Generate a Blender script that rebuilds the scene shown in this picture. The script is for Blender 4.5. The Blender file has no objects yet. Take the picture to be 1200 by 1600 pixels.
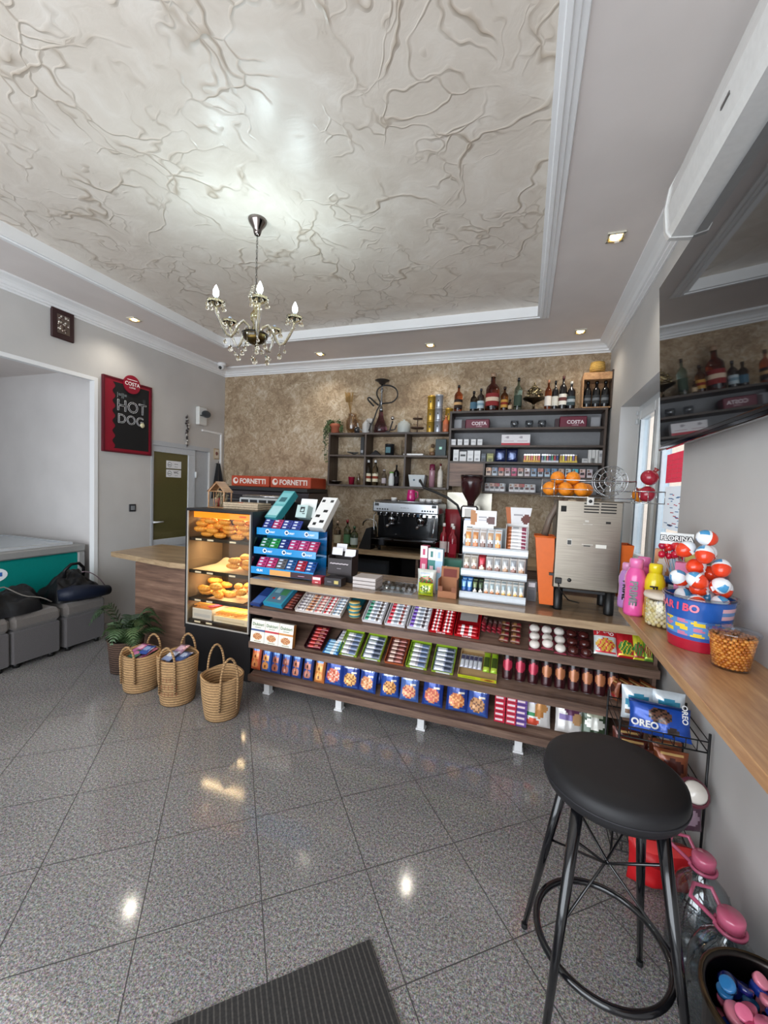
import bpy, math, random
from mathutils import Vector, Matrix, Quaternion
R = random.Random(7)
PI = math.pi
sc = bpy.context.scene
COL = sc.collection
# ---------------------------------------------------------------- camera, world, lights, exposure
def nrm(v):
    return Vector(v).normalized()
EYE = Vector((0, 0, 1.55)); FPX = 636.0
_Y = nrm((220, 25, FPX)); _X0 = -nrm((-1850, 107, FPX))
_X = (_X0 - _X0.dot(_Y)*_Y).normalized(); _Z = _X.cross(_Y)
if _Z[1] < 0: _Z = -_Z
_right = Vector((_X[0], _Y[0], _Z[0])); _up = Vector((_X[1], _Y[1], _Z[1])); _fwd = Vector((_X[2], _Y[2], _Z[2]))
cam_d = bpy.data.cameras.new('camera'); cam = bpy.data.objects.new('camera', cam_d); COL.objects.link(cam)
cm = Matrix.Identity(4)
for i in range(3):
    cm[i][0] = _right[i]; cm[i][1] = _up[i]; cm[i][2] = -_fwd[i]; cm[i][3] = EYE[i]
cam.matrix_world = cm
cam_d.sensor_fit = 'VERTICAL'; cam_d.sensor_height = 36.0; cam_d.lens = 36.0*FPX/1600.0
cam_d.clip_start = 0.02
sc.camera = cam
def ray(px, py):
    return _right*(px-600) + _up*(800-py) + _fwd*FPX
def at_y(px, py, y):
    d = ray(px, py); return EYE + d*(y/d.y)
def at_z(px, py, z):
    d = ray(px, py); return EYE + d*((z-EYE.z)/d.z)
def at_x(px, py, x):
    d = ray(px, py); return EYE + d*(x/d.x)
sc.view_settings.view_transform = 'Standard'
try: sc.view_settings.look = 'None'
except Exception: pass
sc.view_settings.gamma = 1.0
sc.view_settings.use_curve_mapping = False
sc.view_settings.exposure = 0.12
sc.cycles.use_denoising = True
sc.cycles.max_bounces = 10; sc.cycles.diffuse_bounces = 4; sc.cycles.glossy_bounces = 4
sc.cycles.transmission_bounces = 8; sc.cycles.transparent_max_bounces = 16
sc.cycles.caustics_reflective = False; sc.cycles.caustics_refractive = False
sc.cycles.sample_clamp_indirect = 4.0
W = bpy.data.worlds.new('world'); sc.world = W; W.use_nodes = True
bg = W.node_tree.nodes['Background']; bg.inputs[0].default_value = (0.80, 0.89, 1.0, 1); bg.inputs[1].default_value = 2.2
def light(name, typ, loc, power, color=(1,1,1), size=None, size_y=None, rot=None, spread=None):
    d = bpy.data.lights.new(name, typ); d.energy = power; d.color = color
    if typ == 'AREA':
        d.shape = 'RECTANGLE'; d.size = size; d.size_y = size_y or size
        if spread: d.spread = spread
    elif typ == 'POINT': d.shadow_soft_size = size or .03
    elif typ == 'SPOT':
        d.shadow_soft_size = size or .03; d.spot_size = spread or 1.6; d.spot_blend = .8
    o = bpy.data.objects.new(name, d); COL.objects.link(o); o.location = loc
    if rot: o.rotation_euler = rot
    return o
# daylight entering through the glazed shop front behind the camera and through the side window
light('shopfront_daylight', 'AREA', (-1.7, -1.47, 1.45), 135, (0.90, 0.95, 1.0), 4.4, 2.5, (PI/2, 0, 0))
light('sun', 'SUN', (6, 0, 8), 1.6, (1, .95, .88), rot=(math.radians(35), math.radians(-38), 0))

# ---------------------------------------------------------------- materials
def s2l(c):
    if isinstance(c, str):
        c = c.lstrip('#'); c = tuple(int(c[i:i+2], 16)/255 for i in (0, 2, 4))
    return tuple(x/12.92 if x <= .04045 else ((x+.055)/1.055)**2.4 for x in c)
MATS = {}
class NT:
    def __init__(s, name):
        s.m = bpy.data.materials.new(name); s.m.use_nodes = True; s.t = s.m.node_tree
        s.b = s.t.nodes['Principled BSDF']; s.out = s.t.nodes['Material Output']; MATS[name] = s.m
    def n(s, typ, **k):
        x = s.t.nodes.new(typ)
        for a, v in k.items(): setattr(x, a, v)
        return x
    def l(s, a, b): s.t.links.new(a, b)
    def val(s, sock, v): sock.default_value = v
    def math(s, op, a, b=None, c=None):
        x = s.n('ShaderNodeMath', operation=op)
        for i, v in enumerate((a, b, c)):
            if v is None: continue
            if isinstance(v, (int, float)): x.inputs[i].default_value = v
            else: s.l(v, x.inputs[i])
        return x.outputs[0]
    def coord(s, which='Object', scale=(1,1,1), rot=(0,0,0), loc=(0,0,0)):
        tc = s.n('ShaderNodeTexCoord'); mp = s.n('ShaderNodeMapping')
        mp.inputs['Location'].default_value = loc; mp.inputs['Rotation'].default_value = rot; mp.inputs['Scale'].default_value = scale
        s.l(tc.outputs[which], mp.inputs[0]); return mp.outputs[0]
    def noise(s, vec, scale, detail=4, rough=.5, dist=0):
        x = s.n('ShaderNodeTexNoise'); s.l(vec, x.inputs['Vector'])
        x.inputs['Scale'].default_value = scale; x.inputs['Detail'].default_value = detail
        x.inputs['Roughness'].default_value = rough; x.inputs['Distortion'].default_value = dist
        return x.outputs['Fac']
    def ramp(s, fac, stops):
        x = s.n('ShaderNodeValToRGB'); s.l(fac, x.inputs[0]); e = x.color_ramp.elements
        while len(e) < len(stops): e.new(.5)
        for i, (p, c) in enumerate(stops):
            e[i].position = p
            c = s2l(c) if isinstance(c, str) else c
            e[i].color = (*c, 1) if len(c) == 3 else c
        return x.outputs[0]
    def mix(s, fac, a, b, blend='MIX'):
        x = s.n('ShaderNodeMix', data_type='RGBA', blend_type=blend)
        for sock, v in ((x.inputs[0], fac), (x.inputs[6], a), (x.inputs[7], b)):
            if isinstance(v, (int, float)): sock.default_value = v
            elif isinstance(v, tuple): sock.default_value = (*v, 1)
            elif isinstance(v, str): sock.default_value = (*s2l(v), 1)
            else: s.l(v, sock)
        return x.outputs[2]
    def bump(s, h, strength=.3, dist=.01):
        x = s.n('ShaderNodeBump'); x.inputs['Strength'].default_value = strength; x.inputs['Distance'].default_value = dist
        s.l(h, x.inputs['Height']); s.l(x.outputs[0], s.b.inputs['Normal'])
    def set(s, **k):
        for a, v in k.items():
            sock = s.b.inputs[a.replace('_', ' ')]
            if hasattr(v, 'is_output'): s.l(v, sock)
            else: sock.default_value = v
        return s.m
def attr_mat(name, rough, metal=0., coat=0., spec=.5, nscale=40, namp=.08, sheen=0, emit=0, bump=0):
    t = NT(name); a = t.n('ShaderNodeAttribute', attribute_name='Col')
    nz = t.noise(t.coord('Object'), nscale, 3)
    f = t.math('MULTIPLY_ADD', nz, namp*2, 1-namp)
    cm_ = t.n('ShaderNodeCombineColor'); [t.l(f, cm_.inputs[i]) for i in range(3)]
    c = t.mix(1.0, a.outputs['Color'], cm_.outputs[0], 'MULTIPLY')
    t.set(Base_Color=c, Roughness=rough, Metallic=metal, Specular_IOR_Level=spec, Coat_Weight=coat)
    if sheen: t.set(Sheen_Weight=sheen)
    if emit: t.l(a.outputs['Color'], t.b.inputs['Emission Color']); t.set(Emission_Strength=emit)
    if bump: t.bump(nz, bump, .004)
    return t.m
attr_mat('matte', .8); attr_mat('satin', .45); attr_mat('print', .38, spec=.45, namp=.05); attr_mat('gloss', .16, coat=.3)
attr_mat('foil', .28, metal=.25, coat=.4, nscale=60, bump=.25); attr_mat('metal', .3, metal=1., nscale=25); attr_mat('chrome', .08, metal=1., nscale=10, namp=.03)
attr_mat('paper', .9, namp=.05); attr_mat('fabric', .95, nscale=180, namp=.35, sheen=.3, bump=.5); attr_mat('pastry', .5, coat=.15, nscale=70, namp=.3, bump=.6)
attr_mat('vinyl', .55, nscale=9, namp=.18, spec=.35, bump=.25); attr_mat('leafy', .5, nscale=30, namp=.3); attr_mat('paint', .6, namp=.03, nscale=6); attr_mat('nylon', .5, nscale=22, namp=.3, bump=.9, spec=.3)
attr_mat('glow', .5, emit=14.0); attr_mat('tin', .35, metal=.55, nscale=25); attr_mat('glow_soft', .5, emit=.7)
def glass_mat(name, rough=0.02, ior=1.45):
    t = NT(name); a = t.n('ShaderNodeAttribute', attribute_name='Col')
    nz = t.noise(t.coord('Object'), 12, 2)
    t.set(Base_Color=a.outputs['Color'], Roughness=t.math('MULTIPLY', nz, rough*2), Transmission_Weight=1.0, IOR=ior)
glass_mat('glass')
def film_mat(name, alpha_add=.12, rough=.06):
    # thin clear sheet: see-through with a Fresnel reflection, the tint from the colour attribute
    t = NT(name); a = t.n('ShaderNodeAttribute', attribute_name='Col')
    tr = t.n('ShaderNodeBsdfTransparent'); gl = t.n('ShaderNodeBsdfGlossy'); gl.inputs['Roughness'].default_value = rough
    fr = t.n('ShaderNodeLayerWeight'); fr5 = t.math('MULTIPLY_ADD', t.math('POWER', fr.outputs['Facing'], 5), .9, .04)
    nz = t.noise(t.coord('Object'), 9, 2)
    t.l(a.outputs['Color'], tr.inputs[0]); mx = t.n('ShaderNodeMixShader')
    t.l(t.math('ADD', fr5, t.math('MULTIPLY', nz, alpha_add)), mx.inputs[0]); t.l(tr.outputs[0], mx.inputs[1]); t.l(gl.outputs[0], mx.inputs[2])
    t.l(mx.outputs[0], t.out.inputs['Surface'])
film_mat('clear'); film_mat('pane', .02, .01)
def wood(name, dark, mid, lite, axis='X', rough=.45, sc_=1.0, coat=0.):
    t = NT(name)
    k = {'X': (1.2, 14, 14), 'Y': (14, 1.2, 14), 'Z': (14, 14, 1.2)}[axis]
    v = t.coord('Object', tuple(a*sc_ for a in k))
    n1 = t.noise(v, 1.6, 8, .62, .5); n2 = t.noise(v, 7, 4, .6)
    f = t.math('ADD', t.math('MULTIPLY', n1, .7), t.math('MULTIPLY', n2, .3))
    c = t.ramp(f, [(.33, dark), (.5, mid), (.66, lite)])
    t.set(Base_Color=c, Roughness=rough, Coat_Weight=coat); t.bump(n2, .08, .002)
wood('wood_walnut', '#4b3830', '#6f574a', '#8b7060'); wood('wood_panel', '#4e3a30', '#75594a', '#937562', sc_=.8)
wood('wood_shelf', '#2f2521', '#46382f', '#574840'); wood('wood_shelf_up', '#2f2521', '#46382f', '#574840', 'Z')
wood('wood_oak', '#8d7358', '#ad9272', '#c3aa88', rough=.32); wood('wood_counter', '#6f5a48', '#8b7259', '#a58a6c', rough=.25, coat=.2)
wood('wood_ledge', '#93694a', '#b48860', '#cda478', 'Y', rough=.34)
def granite():
    t = NT('granite_tiles'); v = t.coord('Object')
    a = t.noise(v, 210, 3, .7); b = t.noise(v, 95, 2, .6)
    vo = t.n('ShaderNodeTexVoronoi'); t.l(v, vo.inputs['Vector']); vo.inputs['Scale'].default_value = 330
    spk = t.math('ADD', t.math('MULTIPLY', a, .62), t.math('MULTIPLY', b, .38))
    c = t.ramp(spk, [(.37, '#454345'), (.46, '#74716f'), (.54, '#96928f'), (.63, '#bebbb9')])
    c = t.mix(.3, c, vo.outputs['Color'], 'SOFT_LIGHT')
    big = t.noise(v, 1.1, 2); cl = t.ramp(big, [(.3, (.78,.78,.80)), (.7, (1,1,1))]); c = t.mix(1., c, cl, 'MULTIPLY')
    ang = math.atan2(.257, .313)
    off = Matrix.Rotation(-ang, 3, 'Z') @ Vector((-.847, 1.235, 0)) / .41
    mp = t.coord('Object', (1/.41, 1/.41, 0), (0, 0, -ang), (-off.x, -off.y, 0))
    fr = t.n('ShaderNodeVectorMath', operation='FRACTION'); t.l(mp, fr.inputs[0])
    sb = t.n('ShaderNodeVectorMath', operation='SUBTRACT'); t.l(fr.outputs[0], sb.inputs[0]); sb.inputs[1].default_value = (.5, .5, 0)
    ab = t.n('ShaderNodeVectorMath', operation='ABSOLUTE'); t.l(sb.outputs[0], ab.inputs[0])
    sp = t.n('ShaderNodeSeparateXYZ'); t.l(ab.outputs[0], sp.inputs[0])
    mx = t.math('MAXIMUM', sp.outputs[0], sp.outputs[1]); j = t.math('GREATER_THAN', mx, .4952)
    c = t.mix(j, c, '#3c3a3a')
    rg = t.math('ADD', t.math('MULTIPLY', j, .4), t.math('MULTIPLY_ADD', t.noise(v, 5, 4), .10, .05))
    t.set(Base_Color=c, Roughness=rg, Specular_IOR_Level=.55)
granite()
def wall_paint(name, col, var=.04, sc_=3):
    t = NT(name); v = t.coord('Object'); n = t.noise(v, sc_, 4)
    c = t.ramp(n, [(.3, tuple(x*(1-var) for x in s2l(col))), (.7, tuple(min(1, x*(1+var)) for x in s2l(col)))])
    t.set(Base_Color=c, Roughness=.6, Specular_IOR_Level=.3); t.bump(t.noise(v, 220, 2), .06, .002)
wall_paint('wall_grey', '#c6c3c0'); wall_paint('soffit_grey', '#ddd5d1'); wall_paint('mould_white', '#ececec', .02); wall_paint('peach_render', '#ffd9bd', .05, 5)
wall_paint('alcove_white', '#d8d4d2')
def ceiling_mat():
    t = NT('pearl_plaster'); v = t.coord('Object')
    wn = t.n('ShaderNodeTexNoise'); t.l(v, wn.inputs['Vector']); wn.inputs['Scale'].default_value = 2.2; wn.inputs['Detail'].default_value = 3
    wv = t.n('ShaderNodeVectorMath', operation='MULTIPLY_ADD'); t.l(wn.outputs['Color'], wv.inputs[0]); wv.inputs[1].default_value = (.75,)*3; t.l(v, wv.inputs[2])
    vv = wv.outputs[0]
    def creases(scale, w, seed):
        vo = t.n('ShaderNodeTexVoronoi', feature='DISTANCE_TO_EDGE'); t.l(vv, vo.inputs['Vector']); vo.inputs['Scale'].default_value = scale
        m = t.noise(t.coord('Object', loc=(seed, seed*2, 0)), 2.6, 3, .6)
        r = t.n('ShaderNodeMapRange'); t.l(vo.outputs['Distance'], r.inputs[0]); r.inputs[1].default_value = 0; r.inputs[2].default_value = w; r.inputs[3].default_value = 1; r.inputs[4].default_value = 0
        k = t.n('ShaderNodeMapRange'); t.l(m, k.inputs[0]); k.inputs[1].default_value = .46; k.inputs[2].default_value = .60
        return t.math('MULTIPLY', r.outputs[0], k.outputs[0])
    cr = t.math('MAXIMUM', creases(2.1, .035, 3.1), t.math('MULTIPLY', creases(4.6, .05, 9.7), .7))
    soft = t.noise(vv, 5, 5, .6)
    c = t.ramp(soft, [(.3, '#d3c8bb'), (.55, '#ded4c8'), (.75, '#e8e0d6')])
    c = t.mix(t.math('MULTIPLY', cr, .75), c, '#a3917c')
    fine = t.noise(vv, 14, 4, .6)
    t.set(Base_Color=c, Roughness=t.math('MULTIPLY_ADD', soft, .25, .20), Specular_IOR_Level=.6)
    t.bump(t.math('ADD', cr, t.math('MULTIPLY', fine, .3)), .35, .012)
ceiling_mat()
def stucco():
    t = NT('rustic_stucco'); v = t.coord('Object')
    a = t.noise(v, 3.2, 6, .65, .8); b = t.noise(v, 16, 6, .7, 1.2); d = t.noise(v, 48, 3, .6, .6)
    f = t.math('ADD', t.math('MULTIPLY', a, .45), t.math('MULTIPLY', b, .55))
    c = t.ramp(f, [(.36, '#8f7a64'), (.46, '#b79f82'), (.53, '#d3bea0'), (.62, '#f0e5d2')])
    c = t.mix(t.math('MULTIPLY', t.noise(v, 1.3, 2), .45), c, '#b99a7a')
    t.set(Base_Color=c, Roughness=.75); t.bump(t.math('ADD', b, t.math('MULTIPLY', d, .6)), 1., .035)
stucco()
def sheet_paper():
    t = NT('backlit_sheet'); a = t.n('ShaderNodeAttribute', attribute_name='Col'); d = t.n('ShaderNodeBsdfDiffuse'); r = t.n('ShaderNodeBsdfTranslucent'); mx = t.n('ShaderNodeMixShader')
    nz = t.noise(t.coord('Object'), 14, 2); t.l(a.outputs['Color'], d.inputs[0]); t.l(a.outputs['Color'], r.inputs[0]); t.l(t.math('MULTIPLY_ADD', nz, .1, .5), mx.inputs[0]); t.l(d.outputs[0], mx.inputs[1]); t.l(r.outputs[0], mx.inputs[2]); t.l(mx.outputs[0], t.out.inputs['Surface'])
sheet_paper()
def basket_mat():
    t = NT('seagrass_weave'); a = t.n('ShaderNodeAttribute', attribute_name='Col')
    wv = t.n('ShaderNodeTexWave', bands_direction='Z'); t.l(t.coord('Object'), wv.inputs['Vector']); wv.inputs['Scale'].default_value = 17; wv.inputs['Distortion'].default_value = 1.6; wv.inputs['Detail'].default_value = 2; wv.inputs['Detail Scale'].default_value = 6
    n = t.noise(t.coord('Object', (1, 1, 4)), 45, 4, .7)
    f = t.math('ADD', t.math('MULTIPLY', wv.outputs['Fac'], .45), t.math('MULTIPLY', n, .6))
    c = t.ramp(f, [(.3, (.5,.5,.5)), (.7, (1.1,1.1,1.1))]); c = t.mix(1., a.outputs['Color'], c, 'MULTIPLY')
    t.set(Base_Color=c, Roughness=.85); t.bump(f, .9, .01)
basket_mat()
def brushed():
    t = NT('brushed_steel'); n = t.noise(t.coord('Object', (4, 4, 240)), 1.5, 3)
    c = t.ramp(n, [(.3, '#837b70'), (.7, '#9a9286')]); t.set(Base_Color=c, Metallic=1., Roughness=.34); t.bump(n, .05, .001)
brushed()
def matm():
    t = NT('ribbed_rubber'); v = t.coord('Object', (1/.0165, 1/.0165, 1), (0, 0, 0)); sp = t.n('ShaderNodeSeparateXYZ'); t.l(v, sp.inputs[0])
    fr = t.math('FRACT', sp.outputs[0]); rib = t.math('LESS_THAN', fr, .28)
    n = t.noise(t.coord('Object'), 120, 3)
    c = t.mix(rib, t.ramp(n, [(.3, '#1d1b1b'), (.7, '#2c2a29')]), t.ramp(n, [(.3, '#3a3836'), (.7, '#4e4a46')]))
    t.set(Base_Color=c, Roughness=.8); t.bump(rib, .5, .004)
matm()
def screen():
    t = NT('dark_screen'); n = t.noise(t.coord('Object'), 3, 2); t.set(Base_Color=(.006,.006,.007,1), Roughness=t.math('MULTIPLY', n, .06), Specular_IOR_Level=.9, Coat_Weight=.6, Coat_Roughness=.03)
screen()

# ---------------------------------------------------------------- mesh builder
def shade(c, k): return tuple(max(0, min(1, x*k)) for x in c)
class B:
    """collects shapes, builds ONE mesh object"""
    def __init__(s, mat='matte', col='#888888'):
        s.nb = 0; s.v = []; s.f = []; s.fm = []; s.fc = []; s.fs = []; s.mat = mat; s.col = s2l(col) if isinstance(col, str) else col; s.T = None
    def use(s, mat=None, col=None):
        if mat: s.mat = mat
        if col is not None: s.col = s2l(col) if isinstance(col, str) else col
        return s
    def at(s, *a, rz=0, rx=0, ry=0, scale=1):
        s.T = Matrix.Translation(a) @ Matrix.Rotation(rz, 4, 'Z') @ Matrix.Rotation(ry, 4, 'Y') @ Matrix.Rotation(rx, 4, 'X') @ Matrix.Scale(scale, 4) if a else None
        return s
    def add(s, vs, fs, smooth=False, cols=None, mats=None):
        o = len(s.v)
        if s.T is not None: vs = [s.T @ Vector(p) for p in vs]
        s.v += [tuple(p) for p in vs]
        for i, f in enumerate(fs):
            s.f.append([o+k for k in f]); s.fm.append(mats[i] if mats else s.mat); s.fc.append(cols[i] if cols else s.col); s.fs.append(smooth)
        return s
    def box(s, x0, y0, z0, x1, y1, z1, c=0.0):
        e = (s.nb % 7)*9e-5; s.nb += 1   # boxes of one mesh never share a plane exactly
        x0 -= e; y0 -= e; x1 += e; y1 += e; z1 += e
        if c <= 0:
            vs = [(x, y, z) for z in (z0, z1) for y in (y0, y1) for x in (x0, x1)]
            return s.add(vs, [(0,2,3,1), (4,5,7,6), (0,1,5,4), (2,6,7,3), (0,4,6,2), (1,3,7,5)])
        cx, cy, cz = (x0+x1)/2, (y0+y1)/2, (z0+z1)/2; h = (abs(x1-x0)/2, abs(y1-y0)/2, abs(z1-z0)/2); c = min(c, *[q*.95 for q in h])
        vs = []; ix = {}
        for sx in (-1, 1):
            for sy in (-1, 1):
                for sz in (-1, 1):
                    for a in range(3):
                        p = [h[0]-c, h[1]-c, h[2]-c]; p[a] = h[a]
                        ix[(sx, sy, sz, a)] = len(vs); vs.append((cx+sx*p[0], cy+sy*p[1], cz+sz*p[2]))
        fs = []
        def q(l, out):
            a = [Vector(vs[i]) for i in l]; nn = (a[1]-a[0]).cross(a[2]-a[0])
            fs.append(list(l) if nn.dot(out) > 0 else list(reversed(l)))
        for a in range(3):
            b, d = (a+1) % 3, (a+2) % 3
            for sg in (-1, 1):
                l = []
                for sb, sd in ((-1,-1), (1,-1), (1,1), (-1,1)):
                    k = [0,0,0]; k[a] = sg; k[b] = sb; k[d] = sd; l.append(ix[(*k, a)])
                o = [0,0,0]; o[a] = sg; q(l, Vector(o))
            for sb in (-1, 1):
                for sd in (-1, 1):
                    def K(sa, w):
                        k = [0,0,0]; k[a] = sa; k[b] = sb; k[d] = sd; return ix[(*k, w)]
                    o = [0,0,0]; o[b] = sb; o[d] = sd
                    q([K(-1,b), K(1,b), K(1,d), K(-1,d)], Vector(o))
        for sx in (-1,1):
            for sy in (-1,1):
                for sz in (-1,1): q([ix[(sx,sy,sz,a)] for a in range(3)], Vector((sx,sy,sz)))
        return s.add(vs, fs)
    def lathe(s, prof, n=20, c=(0,0,0), cap=True, sx=1, sy=1, cols=None, smooth=True):
        vs = []; fs = []; cc = []
        for r, z in prof:
            for i in range(n):
                a = 2*PI*i/n; vs.append((c[0]+r*sx*math.cos(a), c[1]+r*sy*math.sin(a), c[2]+z))
        for j in range(len(prof)-1):
            for i in range(n):
                k = (i+1) % n; fs.append((j*n+i, j*n+k, (j+1)*n+k, (j+1)*n+i)); cc.append(cols[j] if cols else s.col)
        if cap:
            if prof[0][0] > 1e-6: fs.append(tuple(reversed(range(n)))); cc.append(cols[0] if cols else s.col)
            if prof[-1][0] > 1e-6: fs.append(tuple((len(prof)-1)*n+i for i in range(n))); cc.append(cols[-1] if cols else s.col)
        return s.add(vs, fs, smooth, cc)
    def cyl(s, a, b, r, r2=None, n=12, smooth=True): return s.tube([a, b], [r, r2 if r2 is not None else r], n, smooth=smooth)
    def tube(s, pts, r, n=8, closed=False, smooth=True):
        pts = [Vector(p) for p in pts]; m = len(pts); rr = r if isinstance(r, (list, tuple)) else [r]*m
        vs = []; up = None
        for i, p in enumerate(pts):
            t = (pts[(i+1) % m]-pts[i-1]) if closed else (pts[min(i+1, m-1)]-pts[max(i-1, 0)])
            t = t.normalized() if t.length > 1e-9 else Vector((0,0,1))
            if up is None: up = Vector((0,0,1)) if abs(t.z) < .9 else Vector((1,0,0))
            x = t.cross(up).normalized(); y = x.cross(t).normalized(); up = y
            for k in range(n):
                a = 2*PI*k/n; vs.append(p + (x*math.cos(a)+y*math.sin(a))*rr[i])
        fs = []
        for j in range(m if closed else m-1):
            for k in range(n):
                a, b = j*n, ((j+1) % m)*n; fs.append((a+k, a+(k+1) % n, b+(k+1) % n, b+k))
        if not closed: fs.append(tuple(reversed(range(n)))); fs.append(tuple((m-1)*n+k for k in range(n)))
        return s.add(vs, fs, smooth)
    def sheet(s, fn, nu, nv, cf=None, smooth=True, mf=None):
        vs = [fn(i/nu, j/nv) for j in range(nv+1) for i in range(nu+1)]; fs = []; cc = []; mm = []
        for j in range(nv):
            for i in range(nu):
                a = j*(nu+1)+i; fs.append((a, a+1, a+nu+2, a+nu+1))
                cc.append(cf((i+.5)/nu, (j+.5)/nv) if cf else s.col); mm.append(mf((i+.5)/nu, (j+.5)/nv) if mf else s.mat)
        return s.add(vs, fs, smooth, cc, mm)
    def prism(s, poly, z0, z1):
        n = len(poly); vs = [(x, y, z0) for x, y in poly]+[(x, y, z1) for x, y in poly]
        return s.add(vs, [tuple(reversed(range(n))), tuple(range(n, 2*n))]+[(i, (i+1) % n, n+(i+1) % n, n+i) for i in range(n)])
    def sweep(s, prof, p0, p1, ax_u, ax_v):
        """closed profile [(u,v)] swept from p0 to p1"""
        p0, p1, U, V = map(Vector, (p0, p1, ax_u, ax_v)); n = len(prof)
        vs = [p0+U*a+V*b for a, b in prof]+[p1+U*a+V*b for a, b in prof]
        return s.add(vs, [(i, (i+1) % n, n+(i+1) % n, n+i) for i in range(n)]+[tuple(reversed(range(n))), tuple(range(n, 2*n))])
    def ball(s, c, r, n=12, m=8, sc_=(1,1,1), smooth=True, cf=None):
        vs = []; fs = []; cc = []
        for j in range(1, m):
            p = PI*j/m
            for i in range(n):
                a = 2*PI*i/n; vs.append((c[0]+r*sc_[0]*math.sin(p)*math.cos(a), c[1]+r*sc_[1]*math.sin(p)*math.sin(a), c[2]+r*sc_[2]*math.cos(p)))
        for j in range(m-2):
            for i in range(n):
                k = (i+1) % n; fs.append((j*n+i, (j+1)*n+i, (j+1)*n+k, j*n+k)); cc.append(cf(i/n, (j+1.5)/m) if cf else s.col)
        t = len(vs); vs += [(c[0], c[1], c[2]+r*sc_[2]), (c[0], c[1], c[2]-r*sc_[2])]
        for i in range(n):
            k = (i+1) % n; fs.append((t, i, k)); fs.append((t+1, (m-2)*n+k, (m-2)*n+i))
            cc += [cf(i/n, .02) if cf else s.col, cf(i/n, .98) if cf else s.col]
        return s.add(vs, fs, smooth, cc)
    def text(s, txt, size, o, ux=(1,0,0), uy=(0,0,1), col='#ffffff', bold=0.0, mat=None, align='CENTER', sx=1.0):
        """flat lettering lying in the plane spanned by ux, uy at o"""
        vs, fs = text_geo(txt, align, bold); o, U, V = Vector(o), Vector(ux), Vector(uy); keep = (s.mat, s.col)
        s.use(mat or s.mat, col); s.add([o+U*(a*size*sx)+V*(b*size) for a, b in vs], fs); s.mat, s.col = keep
        return s
    def build(s, name, parent=None, loc=(0,0,0), rz=0, **k):
        me = bpy.data.meshes.new(name); me.from_pydata(s.v, [], s.f)
        ms = sorted(set(s.fm)); [me.materials.append(MATS[m]) for m in ms]; ix = {m: i for i, m in enumerate(ms)}
        me.polygons.foreach_set('material_index', [ix[m] for m in s.fm]); me.polygons.foreach_set('use_smooth', s.fs)
        ca = me.color_attributes.new('Col', 'FLOAT_COLOR', 'CORNER'); buf = []
        for f, c in zip(s.f, s.fc): buf += [c[0], c[1], c[2], 1.0]*len(f)
        ca.data.foreach_set('color', buf); me.update()
        o = bpy.data.objects.new(name, me); COL.objects.link(o); o.location = loc; o.rotation_euler = (0, 0, rz)
        if parent: o.parent = parent
        return tag(o, **k)
_tg = {}
def text_geo(txt, align, bold):
    key = (txt, align, bold)
    if key not in _tg:
        cu = bpy.data.curves.new('lettering_source', 'FONT'); cu.body = txt; cu.align_x = align; cu.align_y = 'CENTER'; cu.size = 1.0; cu.offset = bold; cu.resolution_u = 3
        ob = bpy.data.objects.new('lettering_source', cu); COL.objects.link(ob)
        dg = bpy.context.evaluated_depsgraph_get(); dg.update(); me = ob.evaluated_get(dg).to_mesh()
        _tg[key] = ([(v.co.x, v.co.y) for v in me.vertices], [tuple(p.vertices) for p in me.polygons])
        ob.evaluated_get(dg).to_mesh_clear(); bpy.data.objects.remove(ob); bpy.data.curves.remove(cu)
    return _tg[key]
def tag(o, label=None, cat=None, group=None, kind=None):
    if label: o['label'] = label
    if cat: o['category'] = cat
    if group: o['group'] = group
    if kind: o['kind'] = kind
    return o
def thing(name, loc, label, cat, group=None, rz=0, rx=0):
    o = bpy.data.objects.new(name, None); COL.objects.link(o); o.location = loc; o.rotation_euler = (rx, 0, rz); o.empty_display_size = .02
    return tag(o, label, cat, group)
KIDS = {}
def copy_tree(root, loc, rz=None, label=None, group=None, rot=None):
    def cp(o, par):
        c = o.copy(); COL.objects.link(c)
        if par: c.parent = par
        for k in [x for x in KIDS.get(o.name, [])]: cp(k, c)
        return c
    def reg(o):
        KIDS[o.name] = [x for x in bpy.data.objects if x.parent == o]
        for k in KIDS[o.name]: reg(k)
    if root.name not in KIDS: reg(root)
    c = cp(root, None); c.location = loc
    if rz is not None: c.rotation_euler = (0, 0, rz)
    if rot is not None: c.rotation_euler = rot
    if label: c['label'] = label
    if group: c['group'] = group
    return c
ORD = ['first','second','third','fourth','fifth','sixth','seventh','eighth','ninth','tenth','eleventh','twelfth','thirteenth','fourteenth','fifteenth','sixteenth','seventeenth','eighteenth','nineteenth','twentieth']
# ---------------------------------------------------------------- room shell
XL, XR, YF, YB, ZS, ZT = -4.2, .78, -1.5, 4.9, 3.2, 3.268
def S(b, name): return b.build(name, kind='structure')
S(B('granite_tiles').box(-6.4, YF-.1, -.06, XR+.1, YB+.1, 0), 'floor')
# tray ceiling: soffit ring + raised field
TX0, TX1, TY0, TY1 = -3.455, .03, -.8, 4.01
b = B('soffit_grey')
b.box(XL-.1, YF-.1, ZS, TX0, YB+.1, ZT); b.box(TX1, YF-.1, ZS, XR+.1, YB+.1, ZT); b.box(TX0, TY1, ZS, TX1, YB+.1, ZT); b.box(TX0, YF-.1, ZS, TX1, TY0, ZT)
S(b, 'ceiling')
S(B('pearl_plaster').box(TX0-.05, TY0-.05, ZT, TX1+.05, TY1+.05, ZT+.05), 'ceiling_field')
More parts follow.
